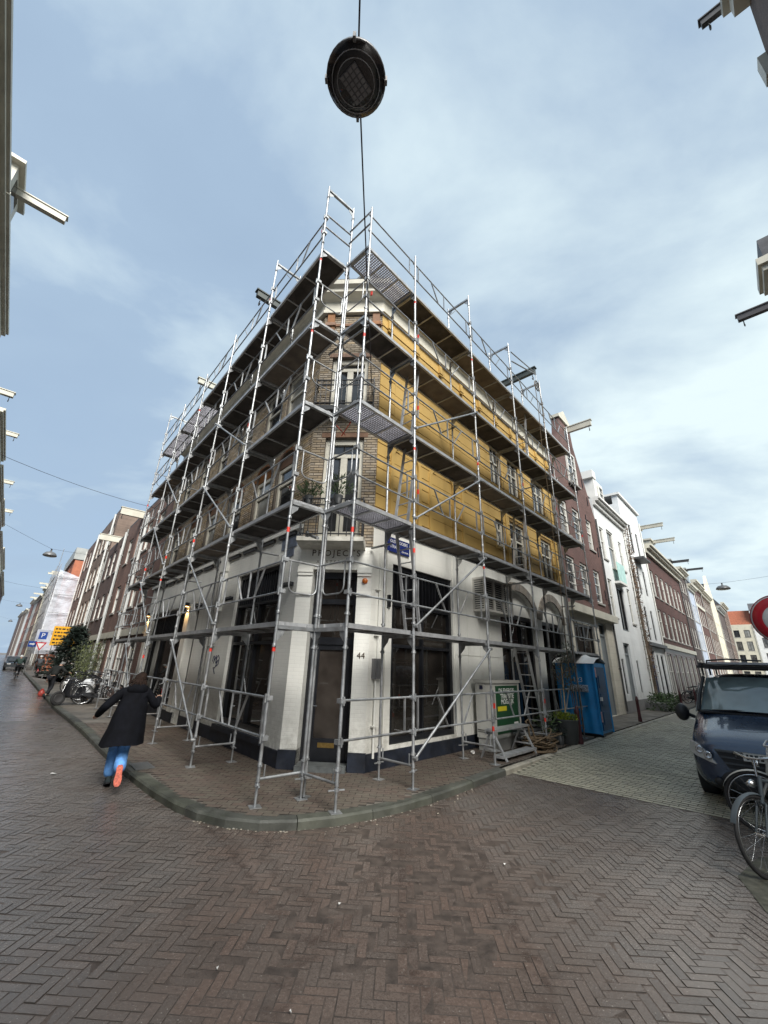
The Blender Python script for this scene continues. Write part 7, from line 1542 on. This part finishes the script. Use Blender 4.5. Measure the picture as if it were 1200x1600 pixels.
for x in (1.75, 2.9, 4.1): mb.bar((x, -0.8, 2.03), (x, 0.8, 2.03), 0.06, 0.05); mb.tube((x, -0.72, 1.88), (x, -0.72, 2.03), 0.02, 6); mb.tube((x, 0.72, 1.88), (x, 0.72, 2.03), 0.02, 6)
mb.bar((1.6, -0.72, 2.08), (4.6, -0.72, 2.08), 0.05, 0.06); mb.bar((1.6, 0.72, 2.08), (4.6, 0.72, 2.08), 0.05, 0.06)
mb.path([(1.7, -0.62, 2.1), (1.55, -0.6, 2.14), (1.5, -0.3, 2.17), (1.6, 0.2, 2.15)], 0.015, 6); mb.build('roof_rack', DGREY, T, VP_)
mb = MB(); mb.box(1.55, 4.7, -0.6, 0.75, 2.08, 2.12); mb.build('rack_panel', ALU, T, VP_)
# ---- drain grate in the kerb, litter
T = thing('drain_grate', 'iron drain grate set in the kerb beside the running person', 'drain', (-4.12, 8.42, 0.1)); dM = Matrix.Translation((-4.05, 8.12, 0.106)) @ Matrix.Rotation(atan2(DL.y, DL.x), 4, 'Z')
mb = MB(); mb.box(-0.26, 0.26, -0.15, -0.12, 0, 0.012); mb.box(-0.26, 0.26, 0.12, 0.15, 0, 0.012)
for k in range(9): x = -0.26 + k * 0.0615; mb.box(x, x + 0.028, -0.12, 0.12, 0.0, 0.012)
mb.build('grate', M('cast_iron', (0.16, 0.165, 0.165), 0.5, 0.5), T, dM)
LIT = M('litter_paper', (0.72, 0.71, 0.68), 0.7, var=0.1)
def scrap(p, s, lab):
    mb = MB(); a = random.uniform(0, 3); d = Vector((cos(a), sin(a), 0)) * s; e = Vector((-sin(a), cos(a), 0)) * s * 0.4; p = Vector(p); mb.add([p - d - e, p + d - e + Z * 0.006, p + d + e, p - d + e + Z * 0.008, p - d - e + Z * 0.004, p + d - e + Z * 0.010, p + d + e + Z * 0.004, p - d + e + Z * 0.012], [(0, 1, 2, 3), (4, 5, 6, 7)]); mb.build('paper_scrap', LIT, label=lab, cat='litter', group='paper scraps on the road')
for p, s, lab in (((-0.26, 4.28, 0.01), 0.014, 'white paper scrap in the middle of the road'), ((-0.98, 3.49, 0.01), 0.010, 'white scrap on the road left of centre'), ((-0.44, 3.16, 0.01), 0.010, 'white scrap at the bottom edge of the road'), ((-5.36, 7.87, 0.01), 0.05, 'flat white scrap on the road left of the running person'), ((1.35, 5.1, 0.01), 0.016, 'white scrap on the road right of centre')): scrap(p, s, lab)
T = thing('paper_cup', 'crumpled white carton lying before the grey cabinet', 'litter', (2.1, 10.2, 0.1)); mb = MB(); mb.lathe([(0.028, 0), (0.037, 0.08), (0.033, 0.08), (0.025, 0.008), (0, 0.008)], (0, 0, 0), 10); mb.build('cup', LIT, T, Matrix.Translation((2.1, 10.15, 0.135)) @ Matrix.Rotation(1.45, 4, 'X') @ Matrix.Rotation(0.4, 4, 'Y'))
mb = MB()
for k in range(80):
    i = random.randrange(20, NK - 2); p = kerb[i].lerp(kerb[i + 1], random.random()); o_ = (kerb[i] - kin[i]).normalized() * random.uniform(0.01, 0.07) * (1 if random.random() < 0.75 else 6); s_ = random.uniform(0.004, 0.012); c = p + o_ + Z * 0.006
    mb.hexa([c + Vector((x * s_, y * s_ * 0.7, z * s_ * 0.5)) for z in (-0.6, 0.8) for x, y in ((-1, -1), (1, -0.8), (0.8, 1), (-0.9, 0.7))])
mb.build('gutter_grit', M('grit', (0.30, 0.27, 0.22), 0.8, island=0.4), label='pale grit and chips lying along the kerb', cat='grit', kind='stuff')
# ================================================================ people
SKIN = M('skin', (0.45, 0.27, 0.19), 0.55, var=0.05); BLKCOAT = M('black_coat', (0.0035, 0.004, 0.0065), 0.9, spec=0.18, var=0.3, scale=8, bmp=1.0, bscale=9); JEANS = M('light_jeans', (0.12, 0.31, 0.68), 0.8, var=0.25, scale=9, bmp=0.9, bscale=14); DARKJ = M('dark_jacket', (0.010, 0.012, 0.011), 0.8, var=0.3, scale=8, bmp=0.3); DARKT = M('dark_trousers', (0.009, 0.010, 0.014), 0.8, var=0.2); HAIRM = M('brown_hair', (0.018, 0.010, 0.007), 0.85, spec=0.2, var=0.3, scale=30, bmp=0.6, bscale=80); ORSOLE = M('coral_sole', (0.50, 0.105, 0.06), 0.6, var=0.3, scale=40, bmp=0.8, bscale=60); SHOED = M('dark_shoe', (0.03, 0.045, 0.05), 0.6); WHELM = M('white_helmet', (0.62, 0.63, 0.62), 0.35)
def skinned(name, chains, parent, Mx, mat, sub=2):
    """chains: lists of (key, (x,y,z), (rx,ry)); shared keys join; first key of the first chain is the root"""
    vs, rad, idx, ed = [], [], {}, []
    for ch in chains:
        prev = None
        for key, p, r in ch:
            if key not in idx: idx[key] = len(vs); vs.append(p); rad.append(r if isinstance(r, tuple) else (r, r))
            if prev is not None: ed.append((prev, idx[key]))
            prev = idx[key]
    me = bpy.data.meshes.new('tmp'); me.from_pydata(vs, ed, []); o = bpy.data.objects.new('tmp', me); COL.objects.link(o)
    sk = o.modifiers.new('skin', 'SKIN'); sk.use_smooth_shade = True
    for i, v in enumerate(me.skin_vertices[0].data): v.radius = rad[i]; v.use_root = (i == 0)
    ss = o.modifiers.new('sub', 'SUBSURF'); ss.levels = sub; ss.render_levels = sub
    bpy.context.view_layer.update()
    m2 = bpy.data.meshes.new_from_object(o.evaluated_get(bpy.context.evaluated_depsgraph_get())); m2.name = name
    bpy.data.objects.remove(o); bpy.data.meshes.remove(me)
    m2.materials.clear(); m2.materials.append(mat)
    return obj(name, m2, parent, Mx)
def loft(name, secs, parent, Mx, mat, n=20, fold=0.0, cap=True):
    """secs: (cx, cy, cz, rx, ry); elliptical sections with cloth folds"""
    mb = MB(); vs = []
    for i, (cx, cy, cz, rx, ry) in enumerate(secs):
        for k in range(n):
            a = 2 * pi * k / n; f = 1 + fold * (i / len(secs)) * (sin(a * 5 + 1.3) + 0.6 * sin(a * 8 + i * 0.4))
            vs.append((cx + rx * cos(a) * f, cy + ry * sin(a) * f, cz + (0.012 * sin(a * 3) if i == len(secs) - 1 else 0)))
    mb.add(vs, [(i * n + k, i * n + (k + 1) % n, (i + 1) * n + (k + 1) % n, (i + 1) * n + k) for i in range(len(secs) - 1) for k in range(n)], True)
    if cap: mb.add(vs[:n], [tuple(range(n))], True)
    return mb.build(name, mat, parent, Mx)
def hand(side, w, d, up):
    """five finger chains from the wrist point w along direction d"""
    w, d = Vector(w), Vector(d).normalized(); s = d.cross(Vector(up)).normalized() * side; up = Vector(up)
    palm = w + d * 0.075; ch = [[('wr%d' % side, tuple(w), 0.026), ('pm%d' % side, tuple(palm), (0.034, 0.018))]]
    for k, (o, l) in enumerate(((-0.030, 0.060), (-0.010, 0.074), (0.010, 0.070), (0.028, 0.055))):
        b = palm + s * o + d * 0.02; m = b + d * l * 0.55; e = m + (d * 0.7 - up * 0.7).normalized() * l * 0.5
        ch.append([('pm%d' % side, tuple(palm), 0.03), ('f%d%d' % (side, k), tuple(b), 0.011), ('g%d%d' % (side, k), tuple(m), 0.009), ('h%d%d' % (side, k), tuple(e), 0.008)])
    tb = w + d * 0.03 - s * 0.03; ch.append([('pm%d' % side, tuple(palm), 0.03), ('t%d' % side, tuple(tb - s * 0.02 + d * 0.02), 0.011), ('u%d' % side, tuple(tb - s * 0.025 + d * 0.055), 0.009)])
    return ch
def person(label, Mx, J, top, bottom, shoes, hairm=HAIRM, coat=None, sole=None, helmet=False, group=None, hood=False, hairstyle='short'):
    T = thing('person', label, 'person', group=group, Mx=Mx)
    pel, ch, nk, hd = J['pelvis'], J['chest'], J['neck'], J['head']
    H = Vector(hd); up = (H - Vector(nk)).normalized()
    body = [[('pel', pel, (0.10, 0.085)), ('ch', ch, (0.13, 0.09)), ('nk', nk, 0.052), ('hd0', tuple(H - up * 0.04), (0.072, 0.082)), ('hd', tuple(H + up * 0.03), (0.076, 0.092)), ('hd2', tuple(H + up * 0.10), (0.052, 0.062))]]
    for s, q in ((-1, 'l'), (1, 'r')):
        body.append([('ch', ch, 0.1), ('sh' + q, J['sh' + q], 0.05), ('el' + q, J['el' + q], 0.04), ('wr%d' % s, J['wr' + q], 0.026)])
        body.append([('pel', pel, 0.1), ('hp' + q, J['hp' + q], 0.075), ('kn' + q, J['kn' + q], 0.052), ('an' + q, J['an' + q], 0.036), ('to' + q, J['to' + q], 0.03)])
        d = Vector(J['wr' + q]) - Vector(J['el' + q]); body += hand(s, J['wr' + q], d, (0, 0, 1) if abs(d.normalized().z) < 0.9 else (0, 1, 0))
    skinned('body', body, T, Mx, SKIN, 1)
    # face: nose, eyes, mouth and ears
    fw = Vector(J.get('face', (0, 1, 0))).normalized(); rt = fw.cross(up).normalized(); mb = MB(); C_ = H + up * 0.02
    mb.add([C_ + fw * 0.085 + up * 0.03, C_ + fw * 0.118 - up * 0.015, C_ + fw * 0.085 - up * 0.025 + rt * 0.017, C_ + fw * 0.085 - up * 0.025 - rt * 0.017], [(0, 1, 2), (0, 3, 1), (1, 3, 2)], True)
    for s in (-1, 1): mb.lathe([(0.0, 0.012), (0.02, 0.008), (0.028, 0.0), (0.02, -0.006)], C_ + rt * s * 0.078 + up * 0.0, 8, Matrix.Rotation(radians(90 * s), 4, 'Y'))
    mb.build('ears_and_nose', SKIN, T, Mx); mb = MB()
    for s in (-1, 1): mb.lathe([(0.011, 0), (0.008, 0.006), (0, 0.008)], C_ + fw * 0.082 + rt * s * 0.031 + up * 0.022, 8, Matrix.Rotation(radians(-90), 4, 'X'))
    mb.bar(C_ + fw * 0.088 - up * 0.055 - rt * 0.022, C_ + fw * 0.088 - up * 0.055 + rt * 0.022, 0.006, 0.008); mb.build('eyes_and_mouth', DARKT, T, Mx)
    # trousers and top follow the body
    tr = [[('pel', pel, (0.145, 0.12))]]
    for q in 'lr': k = J['kn' + q]; a = J['an' + q]; lo = tuple(Vector(k).lerp(Vector(a), J.get('hem', 0.86))); tr.append([('pel', pel, 0.13), ('hp' + q, J['hp' + q], 0.095), ('kn' + q, k, J.get('rk', 0.072)), ('an' + q, lo, J.get('ra', 0.06))])
    skinned('trousers', tr, T, Mx, bottom)
    lowch = tuple(Vector(pel).lerp(Vector(ch), 0.02)); tp = [[('lo', lowch, (0.165, 0.14)), ('ch', ch, (0.165, 0.125)), ('nk', tuple(Vector(nk) - up * 0.03), 0.07)]]
    for q in 'lr': tp.append([('ch', ch, 0.15), ('sh' + q, J['sh' + q], 0.076), ('el' + q, J['el' + q], 0.066), ('wr' + q, tuple(Vector(J['el' + q]).lerp(Vector(J['wr' + q]), J.get('sleeve', 0.93))), 0.052)])
    skinned('jacket', tp, T, Mx, top)
    if coat: loft('coat_skirt', coat, T, Mx, top, 40, 0.06, False)
    if hood: loft('hood', [(nk[0], nk[1] - 0.075, nk[2] + 0.05, 0.11, 0.05), (nk[0], nk[1] - 0.085, nk[2] + 0.01, 0.15, 0.085), (nk[0], nk[1] - 0.075, nk[2] - 0.06, 0.16, 0.09), (nk[0], nk[1] - 0.05, nk[2] - 0.12, 0.10, 0.06)], T, Mx, top, 18)
    for q in 'lr':
        a, t = Vector(J['an' + q]), Vector(J['to' + q]); f = (t - a); f = f.normalized(); dn = Vector(J.get('sole' + q, (0, 0, -1))).normalized(); sd = f.cross(dn).normalized(); heel = a - f * 0.075 + dn * 0.045; toe = t + f * 0.06
        mb = MB(); pts = []
        for u, w, hh in ((0.0, 0.028, 0.07), (0.12, 0.038, 0.085), (0.4, 0.036, 0.085), (0.7, 0.046, 0.06), (0.92, 0.040, 0.045), (1.0, 0.018, 0.035)):
            c = heel + f * (0.265 * u); pts.append([c + sd * w, c + sd * w * 0.8 - dn * hh, c - sd * w * 0.8 - dn * hh, c - sd * w])
        mb.add([p for r in pts for p in r], [(i * 4 + k, i * 4 + (k + 1) % 4, (i + 1) * 4 + (k + 1) % 4, (i + 1) * 4 + k) for i in range(5) for k in range(4)] + [(0, 1, 2, 3), (23, 22, 21, 20)]); sh = mb.build('shoe', shoes, T, Mx)
        mb = MB(); ns = []
        for u, w in ((-0.02, 0.026), (0.12, 0.042), (0.4, 0.038), (0.7, 0.05), (0.92, 0.043), (1.03, 0.02)): c = heel + f * (0.265 * u); ns.append((c + sd * w, c - sd * w))
        out = [a_ for a_, b_ in ns] + [b_ for a_, b_ in reversed(ns)]; mb.prism(out, dn * 0.024); mb.build('sole', J.get('sole_' + q) or sole or BLACKP, sh, Mx)
    # hair or helmet
    mb = MB(); c = H + up * 0.035; n = 16; Rm = Matrix.Translation(c)
    if helmet: mb.lathe([(0.0, 0.125), (0.06, 0.115), (0.105, 0.07), (0.12, 0.0), (0.118, -0.02), (0.1, -0.02)], c, n); mb.build('helmet', WHELM, T, Mx)
    else:
        vs = []
        for i in range(9):
            th = pi * 0.62 * i / 8
            for k in range(n):
                ph = 2 * pi * k / n; bk = 0.5 - 0.5 * sin(ph); t2 = th * (0.72 + 0.5 * bk); r = 0.098 + 0.006 * sin(ph * 7 + i * 2.1) + 0.004 * sin(ph * 13 + i)
                vs.append(c + rt * (r * 0.92 * sin(t2) * cos(ph)) + fw * (r * 1.08 * sin(t2) * sin(ph)) + up * (r * 1.05 * cos(t2)))
        mb.add(vs, [(i * n + k, i * n + (k + 1) % n, (i + 1) * n + (k + 1) % n, (i + 1) * n + k) for i in range(8) for k in range(n)], True)
        if hairstyle == 'long':
            for k in range(60):
                a = random.uniform(pi * 1.05, pi * 1.95); r = 0.095; p = c + rt * (r * cos(a)) + fw * (r * sin(a)) - up * 0.02; e = p + rt * random.gauss(0.0, 0.03) + fw * random.gauss(-0.02, 0.02) - up * random.uniform(0.07, 0.15); mb.path([p, p.lerp(e, 0.5) + fw * -0.015, e], 0.012, 5, False, [0.013, 0.011, 0.004])
        mb.build('hair', hairm, T, Mx)
    return T
def pm(x, y, z, hx, hy, sc=1.0):
    h = Vector((hx, hy, 0)).normalized(); r = Vector((h.y, -h.x, 0)); return Matrix(((r.x * sc, h.x * sc, 0, x), (r.y * sc, h.y * sc, 0, y), (0, 0, sc, z), (0, 0, 0, 1)))
# running woman in the long black coat
J = dict(pelvis=(0, 0, 0.90), chest=(0.02, 0.05, 1.24), neck=(0.03, 0.08, 1.40), head=(0.05, 0.11, 1.50), face=(0.25, 1, 0),
    shl=(-0.17, 0.03, 1.33), ell=(-0.36, -0.12, 1.14), wrl=(-0.42, 0.10, 1.02), shr=(0.20, 0.05, 1.33), elr=(0.36, 0.02, 1.10), wrr=(0.40, 0.22, 1.20),
    hpl=(-0.09, 0.0, 0.84), knl=(-0.09, 0.16, 0.50), anl=(-0.08, 0.10, 0.10), tol=(-0.08, 0.24, 0.05), hpr=(0.07, -0.02, 0.84), knr=(0.02, -0.02, 0.47), anr=(0.0, -0.34, 0.27), tor=(0.0, -0.40, 0.15), soler=(0, -0.9, 0.42), rk=0.088, ra=0.092, sole_l=BLACKP, sleeve=1.32, hem=0.97)
person('running person in a long black coat, light blue jeans and coral soles', pm(-3.98, 7.25, 0.0, -0.55, 0.83), J, BLKCOAT, JEANS, SHOED, coat=[(0.02, 0.04, 1.33, 0.17, 0.11), (0.02, 0.03, 1.2, 0.205, 0.15), (0.0, 0.0, 1.0, 0.235, 0.20), (-0.01, -0.02, 0.82, 0.26, 0.235), (-0.03, -0.05, 0.70, 0.28, 0.255), (-0.04, -0.07, 0.60, 0.295, 0.27)], sole=ORSOLE, hood=True, hairstyle='long')
# walking man in dark clothes, bent forward, with a red bag
J = dict(pelvis=(0, 0, 0.92), chest=(0, 0.16, 1.24), neck=(0, 0.26, 1.38), head=(0, 0.34, 1.46), face=(0, 1, -0.3), shl=(-0.2, 0.18, 1.32), ell=(-0.32, 0.05, 1.06), wrl=(-0.34, 0.12, 0.82), shr=(0.2, 0.18, 1.32), elr=(0.34, 0.25, 1.14), wrr=(0.36, 0.45, 1.10),
    hpl=(-0.09, 0, 0.88), knl=(-0.1, 0.14, 0.50), anl=(-0.1, 0.12, 0.10), tol=(-0.1, 0.26, 0.05), hpr=(0.09, 0, 0.88), knr=(0.1, 0.02, 0.48), anr=(0.1, -0.24, 0.14), tor=(0.1, -0.12, 0.05))
person('walking person in dark jacket and trousers on the left road', pm(-14.75, 19.85, 0, 0.1, 1.0, 0.98), J, DARKJ, DARKT, SHOED, hairm=M('grey_hair', (0.22, 0.22, 0.21), 0.7))
T = thing('red_bag', 'red plastic bag on the road beside the walking person', 'bag', (-15.9, 21.0, 0)); mb = MB(); mb.lathe([(0.10, 0.0), (0.14, 0.07), (0.12, 0.18), (0.05, 0.27), (0.07, 0.30)], (-15.9, 21.0, 0.0), 12); mb.build('bag_body', M('red_plastic', (0.45, 0.07, 0.055), 0.4, var=0.2, scale=8), T)
# two cyclists with white helmets
JC = dict(pelvis=(0, -0.05, 0.98), chest=(0, 0.14, 1.32), neck=(0, 0.2, 1.46), head=(0, 0.24, 1.55), face=(0, 1, 0), shl=(-0.2, 0.14, 1.40), ell=(-0.3, 0.26, 1.16), wrl=(-0.29, 0.48, 1.08), shr=(0.2, 0.14, 1.40), elr=(0.3, 0.26, 1.16), wrr=(0.29, 0.48, 1.08),
    hpl=(-0.09, -0.02, 0.94), knl=(-0.11, 0.34, 0.72), anl=(-0.12, 0.16, 0.42), tol=(-0.12, 0.3, 0.38), hpr=(0.09, -0.02, 0.94), knr=(0.11, 0.24, 0.52), anr=(0.12, 0.08, 0.18), tor=(0.12, 0.22, 0.14))
GREENJ = M('green_jacket', (0.025, 0.05, 0.042), 0.8); GREYJ = M('grey_jacket', (0.05, 0.055, 0.065), 0.8)
for (x, y, nm, jm, fm) in ((-27.8, 33.6, 'cyclist in a dark green jacket and white helmet, left of the two', GREENJ, BLKF), (-28.6, 36.6, 'cyclist in a grey jacket and white helmet, right of the two', GREYJ, M('bike_red', (0.3, 0.02, 0.02), 0.4))):
    hx, hy = DL.x, DL.y; person(nm, pm(x, y, 0, hx, hy), JC, jm, DARKT, SHOED, helmet=True, group='cyclists on the left road'); bicycle('bicycle ridden by the ' + nm.split(',')[0].replace(' and white helmet', ''), ground_at(x - hx * 0.3, y - hy * 0.3, 0, hx, hy), fm)
